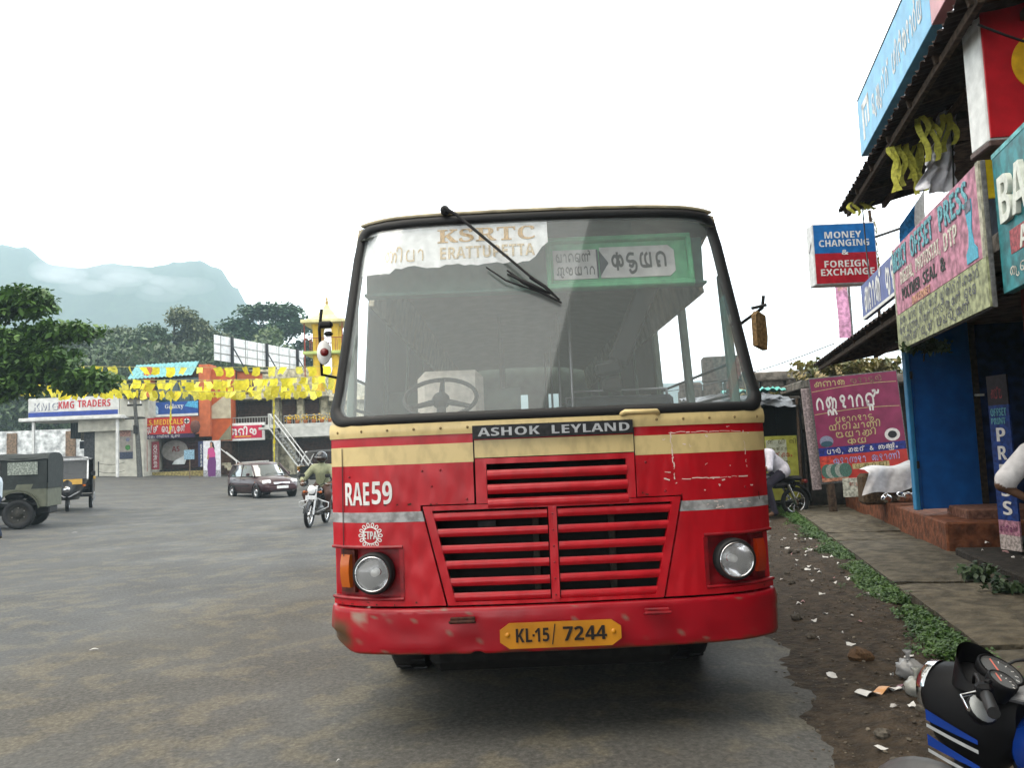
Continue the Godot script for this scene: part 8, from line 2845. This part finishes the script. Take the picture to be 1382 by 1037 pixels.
		bones.append_array([[hp, kn, 0.105, 0.08, trousers], [kn, an, 0.08, 0.06, trousers], [an, an + Vector3(0, -0.05, 0.16), 0.042, 0.034, skin]])
	bones.append_array(head(neck + Vector3(0, 0.15, 0.09), Vector3(0, -0.35, 1), Vector3.UP, skin, hair))
	part("body", skin_mesh(bones, 0.014, 0.03), m, P)
	# --- man at the right edge: an arm in a white sleeve, hand on the hip
	shirt = Color(0.62, 0.61, 0.62); trousers = Color(0.03, 0.03, 0.035)
	P = thing("person", "man in a white short sleeved shirt whose bent arm shows at the right edge", "person", Vector3(4.30, 0.14, -6.55), -8.0)
	hip = Vector3(0, 0.88, 0); chest = Vector3(0, 1.16, 0.0); neck = Vector3(0, 1.33, 0.0)
	bones = [[hip + Vector3(-0.08, 0, 0), hip + Vector3(0.08, 0, 0), 0.125, 0.125, trousers], [hip + Vector3(0, 0.07, 0), chest, 0.145, 0.155, shirt], [chest + Vector3(-0.11, 0.05, 0), chest + Vector3(0.11, 0.05, 0), 0.115, 0.115, shirt], [chest + Vector3(0, 0.05, 0), neck, 0.09, 0.06, shirt], [neck, neck + Vector3(0, 0.07, 0.01), 0.052, 0.05, skin]]
	for s in [-1, 1]:
		var sh := chest + Vector3(s * 0.18, 0.07, 0.0)
		var el := Vector3(s * 0.41, 0.975, 0.0); var wr := Vector3(s * 0.23, 0.86, 0.05)
		bones.append_array([[sh, sh.lerp(el, 0.8), 0.085, 0.086, shirt], [sh.lerp(el, 0.6), el, 0.046, 0.04, skin], [el, wr, 0.040, 0.028, skin]])
		bones.append_array(hand(wr, Vector3(-s * 0.8, -0.4, 0.2), Vector3(-s * 0.3, 0, -1), skin, 0.5, s))
		var hp := hip + Vector3(s * 0.09, -0.02, 0); var kn := Vector3(s * 0.11, 0.48, 0.03); var an := Vector3(s * 0.12, 0.09, -0.02)
		bones.append_array([[hp, kn, 0.10, 0.072, trousers], [kn, an, 0.072, 0.055, trousers], [an, an + Vector3(0, -0.05, 0.16), 0.042, 0.034, shoe]])
	bones.append_array(head(Vector3(0, 1.49, 0.02), Vector3(-0.3, 0, 1), Vector3.UP, skin, hair))
	part("body", skin_mesh(bones, 0.012, 0.025), m, P)

# ---------------------------------------------------------------- trees and plants
func leaf_clump(n: int, size: float, leaf: float, seed_: int, flat_ := 0.6) -> ArrayMesh:
	var r := RandomNumberGenerator.new(); r.seed = seed_
	var mb := MB.new()
	for i in n:
		var c := Vector3(r.randf_range(-1, 1), r.randf_range(-1, 1) * flat_, r.randf_range(-1, 1)) * size
		var d := Vector3(r.randf_range(-1, 1), r.randf_range(-0.6, 0.35), r.randf_range(-1, 1)).normalized() * leaf * r.randf_range(0.7, 1.3)
		var s := d.cross(Vector3(r.randf_range(-0.5, 0.5), 1, r.randf_range(-0.5, 0.5))).normalized() * leaf * 0.30
		var m := c + d * 0.5 + Vector3.DOWN * leaf * 0.06
		var tip := c + d + Vector3.DOWN * leaf * 0.2
		mb.tri(c, m + s, m - s)
		mb.tri(m - s, m + s, tip)
	return mb.mesh()

func leaf_mat(key: String) -> StandardMaterial3D:
	if mats.has(key): return mats[key]
	var m := StandardMaterial3D.new()
	m.resource_name = key
	m.vertex_color_use_as_albedo = true
	m.roughness = 0.6
	m.backlight_enabled = true
	m.backlight = Color(0.5, 0.55, 0.2)
	mats[key] = m
	return m

func scatter(called: String, mesh: Mesh, mat: Material, xs: Array, cs: Array, parent: Node) -> MultiMeshInstance3D:
	var mm := MultiMesh.new()
	mm.transform_format = MultiMesh.TRANSFORM_3D
	mm.use_colors = true
	mm.mesh = mesh
	mm.instance_count = xs.size()
	for i in xs.size():
		mm.set_instance_transform(i, xs[i])
		mm.set_instance_color(i, cs[i])
	var o := MultiMeshInstance3D.new()
	o.name = numbered(called, parent)
	o.multimesh = mm
	o.material_override = mat
	parent.add_child(o, true)
	return o

# crowns are lists of [middle, radii, clumps]; a limb runs from the trunk to each
func tree(called: String, label: String, category: String, at: Vector3, trunk: Array, r0: float, crown: Array, clump: Mesh, dark: Color, bright: Color, seed_: int, group := "", limb := true) -> Node3D:
	var r := RandomNumberGenerator.new(); r.seed = seed_
	var t := thing(called, label, category, at, 0.0, group)
	var bark := M("bark", Color(0.07, 0.055, 0.042), 0.95, "rock", 1.0, 1.0)
	var pts := spline(trunk, 5)
	var radii := []
	for i in pts.size():
		radii.append(r0 * (1.0 - 0.7 * i / pts.size()))
	var mb := MB.new()
	mb.tube(pts, radii, 9)
	part("trunk", mb, bark, t)
	var xs := []; var cs := []
	for c in crown:
		if limb:
			mb = MB.new()
			var best: Vector3 = pts[pts.size() / 2]
			for p in pts:
				if p.y < c[0].y + 0.3 and p.distance_to(c[0]) < best.distance_to(c[0]): best = p
			var mid: Vector3 = best.lerp(c[0], 0.5) + Vector3(0, -0.06, 0) * best.distance_to(c[0])
			mb.tube(bez(best, mid, c[0], 7), [r0 * 0.34, r0 * 0.31, r0 * 0.27, r0 * 0.23, r0 * 0.19, r0 * 0.15, r0 * 0.11, r0 * 0.07], 6)
			part("limb", mb, bark, t)
		for i in c[2]:
			var d := Vector3(r.randfn(), r.randfn(), r.randfn()).normalized() * pow(r.randf(), 0.45)
			var p: Vector3 = c[0] + d * c[1]
			xs.append(Transform3D(Basis.from_euler(Vector3(r.randf_range(-0.4, 0.4), r.randf() * TAU, r.randf_range(-0.4, 0.4))).scaled(Vector3.ONE * r.randf_range(0.7, 1.25)), p))
			cs.append(dark.lerp(bright, r.randf()))
	scatter("crown", clump, leaf_mat("leaf"), xs, cs, t).set_meta("kind", "stuff")
	return t

func build_trees():
	var near_leaf := leaf_clump(9, 0.24, 0.20, 1, 0.35)
	var mid_leaf := leaf_clump(9, 0.55, 0.42, 2, 0.7)
	var far_leaf := leaf_clump(8, 0.75, 0.6, 3, 0.5)
	# the tree at the left edge: long level sprays reaching into the picture
	tree("roadside_tree", "bright green broad leaved tree reaching in from the left edge", "tree", Vector3(-17.6, 0.3, -24.0), [Vector3(0, 0, 0), Vector3(0.2, 2.0, 0.1), Vector3(0.6, 3.6, 0), Vector3(1.0, 5.6, 0.2)], 0.26,
		[[Vector3(3.2, 6.25, 0.2), Vector3(1.0, 0.50, 0.8), 210], [Vector3(1.6, 5.9, 0.5), Vector3(1.3, 0.7, 1.0), 240], [Vector3(0.4, 6.0, 0), Vector3(1.6, 1.0, 1.4), 260],
		[Vector3(4.3, 5.35, 0.1), Vector3(1.3, 0.28, 0.7), 170], [Vector3(2.9, 5.05, 0.4), Vector3(1.2, 0.42, 0.9), 210], [Vector3(1.4, 4.9, 0.6), Vector3(1.2, 0.5, 1.0), 220],
		[Vector3(3.6, 4.45, 0.3), Vector3(1.5, 0.55, 1.0), 320], [Vector3(5.0, 3.85, 0.2), Vector3(1.1, 0.34, 0.8), 190], [Vector3(2.2, 4.0, 0.6), Vector3(1.5, 0.7, 1.1), 320],
		[Vector3(2.6, 3.75, 0.4), Vector3(1.3, 0.42, 0.9), 200], [Vector3(1.2, 3.5, 0.7), Vector3(1.5, 0.5, 1.0), 240], [Vector3(-0.8, 4.8, 0), Vector3(1.6, 1.4, 1.4), 240]],
		near_leaf, Color(0.022, 0.06, 0.010), Color(0.075, 0.15, 0.022), 101)
	# umbrella-shaped rain tree
	tree("rain_tree", "wide umbrella shaped dark rain tree above the billboard", "tree", Vector3(-30.0, 3.0, -101.0), [Vector3(0, 0, 0), Vector3(0.3, 5, 0), Vector3(0, 10.5, 0)], 0.6,
		[[Vector3(-5.6, 13.2, 0), Vector3(2.0, 0.8, 2.0), 130], [Vector3(-3.6, 15.2, 1), Vector3(2.3, 0.9, 2.0), 160], [Vector3(-1.0, 17.2, 0), Vector3(2.6, 0.8, 2.4), 190], [Vector3(2.0, 17.0, 0), Vector3(2.2, 0.9, 2.2), 170], [Vector3(3.9, 15.2, 0.5), Vector3(1.7, 0.8, 2.0), 130], [Vector3(-5.0, 11.6, 0.5), Vector3(2.0, 0.7, 1.8), 120], [Vector3(-2.0, 14.0, 1.5), Vector3(2.6, 1.0, 2.0), 190], [Vector3(1.5, 14.6, 1.0), Vector3(2.2, 1.2, 2.0), 160], [Vector3(4.4, 12.6, 0), Vector3(1.3, 0.7, 1.5), 90], [Vector3(4.2, 10.2, 0), Vector3(1.6, 1.2, 1.5), 110], [Vector3(-1.0, 11.6, 0), Vector3(2.0, 1.0, 1.8), 120]],
		far_leaf, Color(0.02, 0.055, 0.028), Color(0.045, 0.10, 0.048), 102)
	tree("feathery_tree", "paler yellow green feathery tree in front of the rain tree", "tree", Vector3(-28.0, 3.0, -94.0), [Vector3(0, 0, 0), Vector3(0.1, 5, 0), Vector3(0, 9.5, 0)], 0.28,
		[[Vector3(0, 12.4, 0), Vector3(1.5, 1.6, 1.5), 170], [Vector3(-1.4, 10.6, 0.5), Vector3(1.5, 1.5, 1.5), 170], [Vector3(1.5, 10.0, 0.5), Vector3(1.4, 1.6, 1.4), 170], [Vector3(0.2, 9.0, 1.0), Vector3(2.0, 1.6, 1.5), 170]],
		mid_leaf, Color(0.04, 0.075, 0.022), Color(0.09, 0.13, 0.045), 103)
	# the belt of trees on the slope behind the shops
	var r := RandomNumberGenerator.new(); r.seed = 55
	var kinds := [["rounded dark green tree on the slope, farthest left of the belt behind the shops", -50.0, 17.0], ["broad grey green tree on the slope, second from the left in the belt", -46.0, 16.4], ["thin flat topped tree rising above the belt behind the store", -43.0, 18.2], ["dark bushy tree on the slope right behind the store's canopy", -41.0, 16.0], ["tallest brownish green tree of the belt, behind the teal roof", -37.6, 18.6], ["full olive green tree just right of the tallest in the belt", -35.3, 17.2], ["low dark tree at the right end of the belt beside the billboard", -32.6, 14.2], ["dark tree low on the slope behind the roadside tree", -53.5, 14.5], ["olive tree filling the gap left of the tallest tree in the belt", -39.2, 15.6], ["low grey green tree behind the rain tree's left edge", -33.8, 13.6], ["dense low tree under the thin flat topped one", -43.8, 14.6]]
	for i in kinds.size():
		var k: Array = kinds[i]
		var h: float = k[2] - 5.0 + (0.0 if i == 2 else 1.4)
		var crown := []
		var thin := i == 2
		for j in (4 if thin else 10):
			var u := r.randf()
			crown.append([Vector3(r.randf_range(-2.7, 2.7) * (0.55 if thin else 1.0), h * (0.86 if thin else lerpf(0.45, 0.86, u)) + r.randf_range(-0.3, 0.3), r.randf_range(-1.2, 1.2)), Vector3(r.randf_range(1.1, 1.7), 0.5 if thin else r.randf_range(0.9, 1.4), 1.4), 60 if thin else 140])
		var g: Array = [[Color(0.024, 0.055, 0.022), Color(0.06, 0.10, 0.04)], [Color(0.04, 0.065, 0.034), Color(0.08, 0.11, 0.055)], [Color(0.04, 0.06, 0.022), Color(0.09, 0.105, 0.045)]][[0, 1, 1, 0, 2, 2, 0, 0, 2, 1, 0][i]]
		tree("slope_tree", k[0], "tree", Vector3(k[1], 5.0, -90.0 + r.randf_range(-3, 3)), [Vector3(0, 0, 0), Vector3(r.randf_range(-0.4, 0.4), h * 0.4, 0), Vector3(0, h * 0.8, 0)], 0.3, crown, mid_leaf, g[0], g[1], 200 + i, "trees on the slope behind the shops")
	# undergrowth below them
	var xs := []; var cs := []
	for i in 2600:
		var p := Vector3(r.randf_range(-62, -24), 0, r.randf_range(-90, -82))
		p.y = 4.5 + r.randf() * 9.5
		xs.append(Transform3D(Basis.from_euler(Vector3(r.randf() - 0.5, r.randf() * TAU, r.randf() - 0.5)).scaled(Vector3.ONE * r.randf_range(1.0, 1.8)), p))
		cs.append(Color(0.03, 0.055, 0.022).lerp(Color(0.07, 0.11, 0.045), r.randf()))
	var u := scatter("undergrowth", mid_leaf, leaf_mat("leaf"), xs, cs, self)
	tag(u, "tangled dark undergrowth filling the slope behind the shops", "undergrowth", "", "stuff")
	var bank := MB.new()
	bank.grid(func(a, b): return Vector3(lerpf(-75, -20, a), 2.0 + b * 9.0 + bumps.get_noise_2d(a * 30, b * 9) * 0.8, lerpf(-80.0, -100.0, b)), 40, 8)
	structure("slope", bank, M("slope_green", Color(0.03, 0.045, 0.022), 0.95, "rock", 0.1), "overgrown slope behind the shops")

func where_on_dirt(what: String, x: float, z: float) -> String:
	var u := (x - road_edge(z)) / (pave_edge(z) - road_edge(z))
	return "%s on dirt %s, %s" % [what, "by the tar" if u < 0.33 else "by the grass" if u > 0.66 else "between tar and grass", "near the corner motorcycle" if z > -4.6 else "beside the bus's front" if z > -6.4 else "beside the bus's wheels" if z > -9.0 else "far along the shoulder"]

func build_details():
	var r := RandomNumberGenerator.new(); r.seed = 91
	# --- grass along the pavement edge
	var blade := leaf_clump(30, 0.05, 0.03, 7, 0.5)
	var xs := []; var cs := []
	var gn := FastNoiseLite.new(); gn.seed = 14; gn.frequency = 0.8
	for i in 5200:
		var z := -4.6 - pow(r.randf(), 1.3) * 14.0
		var dens := gn.get_noise_2d(z * 1.5, 0.0)
		var x := pave_edge(z) - absf(r.randfn()) * (0.10 + 0.07 * dens) + 0.03
		if dens < -0.22: continue
		xs.append(Transform3D(Basis.from_euler(Vector3(r.randf_range(-0.5, 0.5), r.randf() * TAU, r.randf_range(-0.5, 0.5))).scaled(Vector3.ONE * r.randf_range(0.6, 1.2)), Vector3(x, 0.03 + r.randf() * 0.045, z)))
		cs.append(Color(0.018, 0.055, 0.008).lerp(Color(0.06, 0.125, 0.018), r.randf()))
	var g := scatter("grass_verge", blade, leaf_mat("leaf"), xs, cs, self)
	tag(g, "strip of short green grass along the pavement's edge", "grass", "", "stuff")
	# --- fine stones all over the shoulder
	xs = []; cs = []
	var pebble := MB.new()
	pebble.lathe([Vector2(0, -0.6), Vector2(0.8, -0.35), Vector2(1.0, 0.05), Vector2(0.6, 0.5), Vector2(0, 0.6)], 6, xf(), 1)
	for i in 2600:
		var z := -2.2 - pow(r.randf(), 1.4) * 13.0
		var x := lerpf(road_edge(z) - 0.25, pave_edge(z), r.randf())
		var s := 0.004 + 0.012 * pow(r.randf(), 3.0)
		xs.append(Transform3D(Basis.from_euler(Vector3(r.randf(), r.randf() * TAU, r.randf())).scaled(Vector3(s, s * 0.7, s * 1.2)), Vector3(x, shoulder_h(x, z) + s * 0.3, z)))
		cs.append(Color(0.06, 0.048, 0.036).lerp(Color(0.20, 0.17, 0.13), pow(r.randf(), 2.0)))
	var pm := flesh("pebble", 0.95)
	tag(scatter("gravel", pebble.mesh(), pm, xs, cs, self), "loose gravel strewn over the dirt shoulder", "gravel", "", "stuff")
	# --- bigger stones
	for i in 26:
		var z := -2.6 - pow(r.randf(), 1.2) * 10.0
		var x := lerpf(road_edge(z) + 0.1, pave_edge(z) - 0.25, r.randf())
		var s := r.randf_range(0.022, 0.05)
		var at := Vector3(x, shoulder_h(x, z), z)
		var big := i == 0
		if big:
			at = Vector3(2.32, shoulder_h(2.32, -5.75), -5.75); s = 0.075
		var mb := MB.new()
		var sd := r.randf() * 50.0
		mb.grid(func(u, v):
			var a: float = u * TAU; var b: float = (v - 0.5) * PI
			var q := Vector3(cos(a) * cos(b), sin(b) * 0.75, sin(a) * cos(b))
			return q * s * (1.0 + 0.5 * bumps.get_noise_3d(q.x * 3 + sd, q.y * 3, q.z * 3)), 10, 6, -1)
		var o := part("stone", mb, M("stone_brown", Color(0.16, 0.09, 0.045), 0.9, "rock", 6.0) if big else M("stone_grey_%d" % (i % 3), Color(0.12, 0.105, 0.085) * (0.8 + 0.3 * (i % 3)), 0.95, "rock", 5.0), self, xf(at + Vector3.UP * s * 0.3))
		tag(o, "largest orange brown stone, in the middle of the dirt shoulder" if big else where_on_dirt("small %s stone" % ["dark grey", "grey", "pale grey"][i % 3], x, z), "stone", "stones on the dirt shoulder")
	# --- paper scraps
	var papers := [M("paper_white", Color(0.66, 0.65, 0.63), 0.8, "blotch", 4.0), M("paper_grey", Color(0.42, 0.40, 0.38), 0.8, "dirt", 4.0), M("paper_pink", Color(0.45, 0.26, 0.26), 0.8, "dirt", 4.0)]
	for i in 86:
		var z := -2.3 - pow(r.randf(), 1.1) * 11.0
		var x := lerpf(road_edge(z) + 0.12, pave_edge(z) - 0.15, r.randf())
		if i > 76:
			z = r.randf_range(-7.5, -9.8); x = row_x(z) + r.randf_range(0.0, 0.7)
		var w := r.randf_range(0.02, 0.065); var l := w * r.randf_range(0.4, 1.1); var ph := r.randf() * 6.0
		var mb := MB.new()
		mb.grid(func(u, v): return Vector3((u - 0.5) * w, 0.008 + 0.012 * sin(u * 3 + ph) * sin(v * 4 + ph), (v - 0.5) * l), 3, 3)
		var y := shoulder_h(x, z) if i <= 76 else 0.27
		var o := part("paper_scrap", mb, papers[i % 3 if i % 4 == 0 else 0], self, Transform3D(Basis.from_euler(Vector3(r.randf_range(-0.3, 0.3), r.randf() * TAU, r.randf_range(-0.3, 0.3))), Vector3(x, y + 0.005, z)))
		tag(o, where_on_dirt("%s paper scrap" % ["white", "grey", "pinkish"][i % 3 if i % 4 == 0 else 0], x, z) if i <= 76 else "scrap of paper on the dark step by the shutter", "paper scrap", "paper scraps on the dirt shoulder" if i <= 76 else "paper scraps on the dark step")
	for q in [["fallen yellow leaf lying on the tar left of the bus", Vector3(-1.55, 0.02, -7.2), "wrapper_leaf", Color(0.5, 0.32, 0.06), 0.05], ["thin white straw of paper on the grey tar, near the lower left corner", Vector3(-3.6, 0.02, -7.0), "paper_white", Color.WHITE, 0.07], ["white scrap on the tar far left, before the jeep", Vector3(-10.5, 0.03, -19.5), "paper_white", Color.WHITE, 0.14], ["small pale scrap on the tar at the bottom of the picture", Vector3(-0.95, 0.02, -4.25), "paper_white", Color.WHITE, 0.022]]:
		var mb := MB.new()
		mb.grid(func(u, v): return Vector3((u - 0.5) * q[4], 0.006 + 0.01 * sin(u * 3.1), (v - 0.5) * q[4] * 0.45 * sin(PI * clampf(u, 0.08, 0.92))), 5, 2)
		tag(part("leaf" if "leaf" in q[0] else "paper_scrap", mb, M(q[2], q[3], 0.7, "blotch", 5.0), self, xf(q[1], Vector3(0, 25, 0))), q[0], "leaf" if "leaf" in q[0] else "paper scrap")
	var wr := thing("snack_wrapper", "torn orange, white and maroon snack wrapper on the dirt near the motorcycle", "wrapper", Vector3(2.0, shoulder_h(2.0, -5.0) + 0.015, -5.0), 20.0)
	for q in [[0.0, "paper_white", Color.WHITE], [0.11, "wrapper_orange", Color(0.6, 0.28, 0.08)], [0.20, "wrapper_maroon", Color(0.14, 0.02, 0.04)]]:
		var mb := MB.new()
		mb.grid(func(u, v): return Vector3(q[0] + u * 0.11, 0.015 * sin(u * 5.0 + q[0] * 40) + 0.02 * v * u, (v - 0.5) * (0.10 - q[0] * 0.25)), 5, 4)
		part("foil", mb, M(q[1], q[2], 0.4, "blotch", 5.0), wr)
	# --- bags beside the motorcycle
	for q in [["knotted white plastic bag on the dirt by the motorcycle's headlamp", Vector3(2.34, 0.05, -5.0), 0.07, M("bag_white", Color(0.36, 0.36, 0.33), 0.3, "blotch", 6.0)], ["smaller grey plastic bag beside the knotted white one", Vector3(2.46, 0.06, -5.35), 0.075, M("bag_grey", Color(0.30, 0.30, 0.30), 0.3, "blotch", 6.0)], ["pink plastic bag lying behind the motorcycle's clocks", Vector3(2.28, 0.16, -4.45), 0.10, M("bag_pink", Color(0.45, 0.07, 0.22), 0.35, "blotch", 6.0)]]:
		var t := thing("plastic_bag", q[0], "plastic bag", q[1])
		var mb := MB.new()
		mb.grid(func(u, v):
			var a: float = u * TAU; var b: float = (v - 0.5) * PI
			var d := Vector3(cos(a) * cos(b), sin(b) * 0.8, sin(a) * cos(b))
			return d * q[2] * (1.0 + 0.55 * bumps.get_noise_3d(d.x * 5 + q[2] * 90, d.y * 5, d.z * 5)), 18, 10)
		part("film", mb, q[3], t)
		mb = MB.new()
		mb.lathe([Vector2(0.015, 0.0), Vector2(0.012, 0.03), Vector2(0.03, 0.06), Vector2(0.0, 0.05)], 7, xf(Vector3(0, q[2] * 0.75, 0)))
		part("knot", mb, q[3], t)
	# --- things on the plinth by the menu board
	var t := thing("white_cloth", "white cloth spread over a heap beside the menu board and the blue door", "cloth", Vector3(5.62, 0.62, -13.1), -8.0)
	var mb2 := MB.new()
	mb2.grid(func(u, v):
		var x: float = u * 0.78
		var top: float = 0.50 + 0.03 * sin(u * 7) - 0.10 * (1 - u)
		var p := Vector3(x, top, -v * 0.5)
		if v < 0.4:
			p = Vector3(x - (0.4 - v) * 0.35, top - (0.4 - v) * 1.0, 0.05 * sin(u * 9.0 + v * 4) - v * 0.1 + 0.08)
		return p + Vector3(0, 0, bumps.get_noise_2d(u * 9, v * 5) * 0.05), 18, 14)
	part("cloth", mb2, M("cloth_white", Color(0.68, 0.67, 0.68), 0.85, "blotch", 2.0), t)
	t = thing("clay_stove", "low brown clay block under the white cloth", "block", Vector3(5.7, 0.45, -13.25), -8.0)
	part("block", MB_box(Vector3(0.35, 0.25, -0.2), Vector3(0.9, 0.5, 0.4), 0.05), M("clay", Color(0.12, 0.075, 0.04), 0.95, "rock", 2.0), t)
	for i in 6:
		var p := Vector3(5.78 + i * 0.10 + (i % 2) * 0.03, 0.52, -12.75 + (i % 3) * 0.07)
		t = thing("steel_vessel", "shiny steel cooking vessel on the plinth, %s from the left" % ["first", "second", "third", "fourth", "fifth", "sixth"][i], "vessel", p, 0.0, "steel vessels on the plinth")
		var mb := MB.new()
		mb.lathe([Vector2(0, 0), Vector2(0.05, 0.005), Vector2(0.075, 0.05), Vector2(0.065, 0.10), Vector2(0.08, 0.115), Vector2(0.07, 0.115), Vector2(0.055, 0.10), Vector2(0.06, 0.03), Vector2(0, 0.015)], 16, Transform3D(Basis.from_euler(Vector3(0.5 * (i % 2), 0, 0.9 if i % 3 == 0 else 0.0)), Vector3(0, 0.03, 0)))
		part("bowl", mb, mats["chrome"], t)
	t = thing("pale_leaflet", "pale blue printed leaflet board propped under the menu board", "poster", Vector3(6.20, 0.42, -15.6), -4.0)
	part("sheet", panel(0.62, 0.36, 0.015), flat(Color(0.46, 0.46, 0.38), "leaflet_pale", 0.7, "dirt", 2.0), t)
	for i in 4:
		var mb := MB.new()
		var pts := PackedVector2Array()
		for k in 10:
			pts.append(Vector2(0.48 + (i % 2) * 0.08, 0.08 + i * 0.075) + Vector2(cos(TAU * k / 10), sin(TAU * k / 10)) * (0.07 if k % 2 else 0.035))
		mb.prism(pts, 0.0, 0.002 + i * 0.001)
		part("blue_star", mb, flat(Color(0.03, 0.20, 0.45), "leaflet_blue", 0.7), t)
	write_ml("ക.ട. .വ.ാ.ട.ക", 0.12, 0.22, 0.28, 0.06, 0.002, flat(Color(0.40, 0.14, 0.10), "leaflet_ink", 0.7), t)
	# --- weeds
	var weed := leaf_clump(10, 0.07, 0.09, 8, 0.8)
	for q in [["leafy green weed growing by the dark step at the right", Vector3(4.45, 0.16, -8.0), 0.14, 22, 0.06], ["smaller weed nearer to us at the foot of the dark step", Vector3(4.22, 0.16, -7.2), 0.12, 18, 0.06], ["dry yellowish weeds and creepers on the eating house roof", Vector3(7.0, 2.82, -16.9), 0.75, 200, 0.22], ["dry brown creeper hanging over the rubble wall", Vector3(5.9, 2.35, -19.6), 0.6, 90, 0.3], ["weed hanging from the lower edge of the press banner", row(-2.5, -0.7, 2.34), 0.22, 30, 0.05]]:
		t = thing("weed", q[0], "weed", q[1])
		var b := MB.new()
		b.tube([Vector3(0, -0.1, 0), Vector3(0.02, q[4], 0)], 0.008, 4)
		part("stem", b, M("bark", Color.WHITE), t)
		xs = []; cs = []
		var dry: bool = "dry" in q[0]
		for i in q[3]:
			xs.append(Transform3D(Basis.from_euler(Vector3(r.randf() - 0.5, r.randf() * TAU, r.randf() - 0.5)).scaled(Vector3.ONE * r.randf_range(0.6, 1.3) * (1.6 if dry else 0.8)), Vector3(r.randfn() * q[2] * 0.6, r.randf() * q[4] * 1.4, r.randfn() * q[2] * 0.3)))
			cs.append(Color(0.012, 0.03, 0.012).lerp(Color(0.04, 0.07, 0.025), r.randf()) if not dry else Color(0.06, 0.08, 0.02).lerp(Color(0.26, 0.20, 0.09), r.randf()))
		scatter("leaves", weed, leaf_mat("leaf"), xs, cs, t).set_meta("kind", "stuff")
	# --- overhead wires and the pole they run to
	var pole := thing("far_pole", "tall thin electricity pole standing behind the bus", "pole", Vector3(-6.5, 0.6, -62.0))
	var pb := MB.new()
	pb.tube([Vector3(0, 0, 0), Vector3(0, 17.2, 0)], [0.2, 0.1], 8)
	part("shaft", pb, M("pole_concrete", Color.WHITE), pole)
	var wires := [["upper overhead wire crossing the sky at the left", Vector3(-9.5, 13.9, -19.0), Vector3(-6.6, 17.8, -62.0), 0.3], ["lower overhead wire crossing the sky at the left", Vector3(-8.6, 15.6, -20.0), Vector3(-6.2, 17.5, -62.0), 0.5], ["black cable slung from the lower awning to behind the bus", row(2.4, -0.75, 3.0), Vector3(2.0, 3.6, -26.0), 0.5], ["slack cable hanging under the upper awning before the white sheet", row(-2.2, -0.2, 4.6), row(-3.6, -0.7, 3.5), 0.5], ["thin cable running across the red light box", Vector3(3.3, 4.35, -5.4), Vector3(4.9, 4.05, -5.5), 0.1], ["cable looping down from the small yellow streamers", row(0.3, -0.6, 4.55), row(-0.6, -0.75, 3.4), 0.25]]
	for q in wires:
		var b := MB.new()
		var pts := []
		for i in 17:
			var u := i / 16.0
			pts.append(q[1].lerp(q[2], u) + Vector3.DOWN * q[3] * 4 * u * (1 - u))
		b.tube(pts, 0.005 if "overhead" in q[0] else 0.009, 5)
		tag(part("wire", b, mats["rubber"], self), q[0], "wire")
	# --- drifting mist on the hill
	for i in 24:
		var w := r.randf_range(16, 46)
		var q := [Vector3(-370 + i * 4.8 + r.randf_range(-8, 8), 160 - i * 0.9 + r.randf_range(-9, 9), -640 + r.randf_range(-12, 12)), Vector3(w, w * r.randf_range(0.25, 0.5), 30), r.randf_range(0.003, 0.007)]
		var f := FogVolume.new()
		f.name = numbered("cloud_wisp", self)
		var bank = q[1].x > 1000
		if bank: f.name = "cloud_haze"
		f.shape = RenderingServer.FOG_VOLUME_SHAPE_ELLIPSOID
		f.size = q[1]
		f.position = q[0]
		var fm := FogMaterial.new()
		fm.density = q[2]
		fm.albedo = Color(0.97, 0.98, 1.0)
		f.material = fm
		add_child(f, true)
		tag(f, "wisp of white mist drifting along the blue hill", "mist", "wisps of mist on the hill", "stuff")
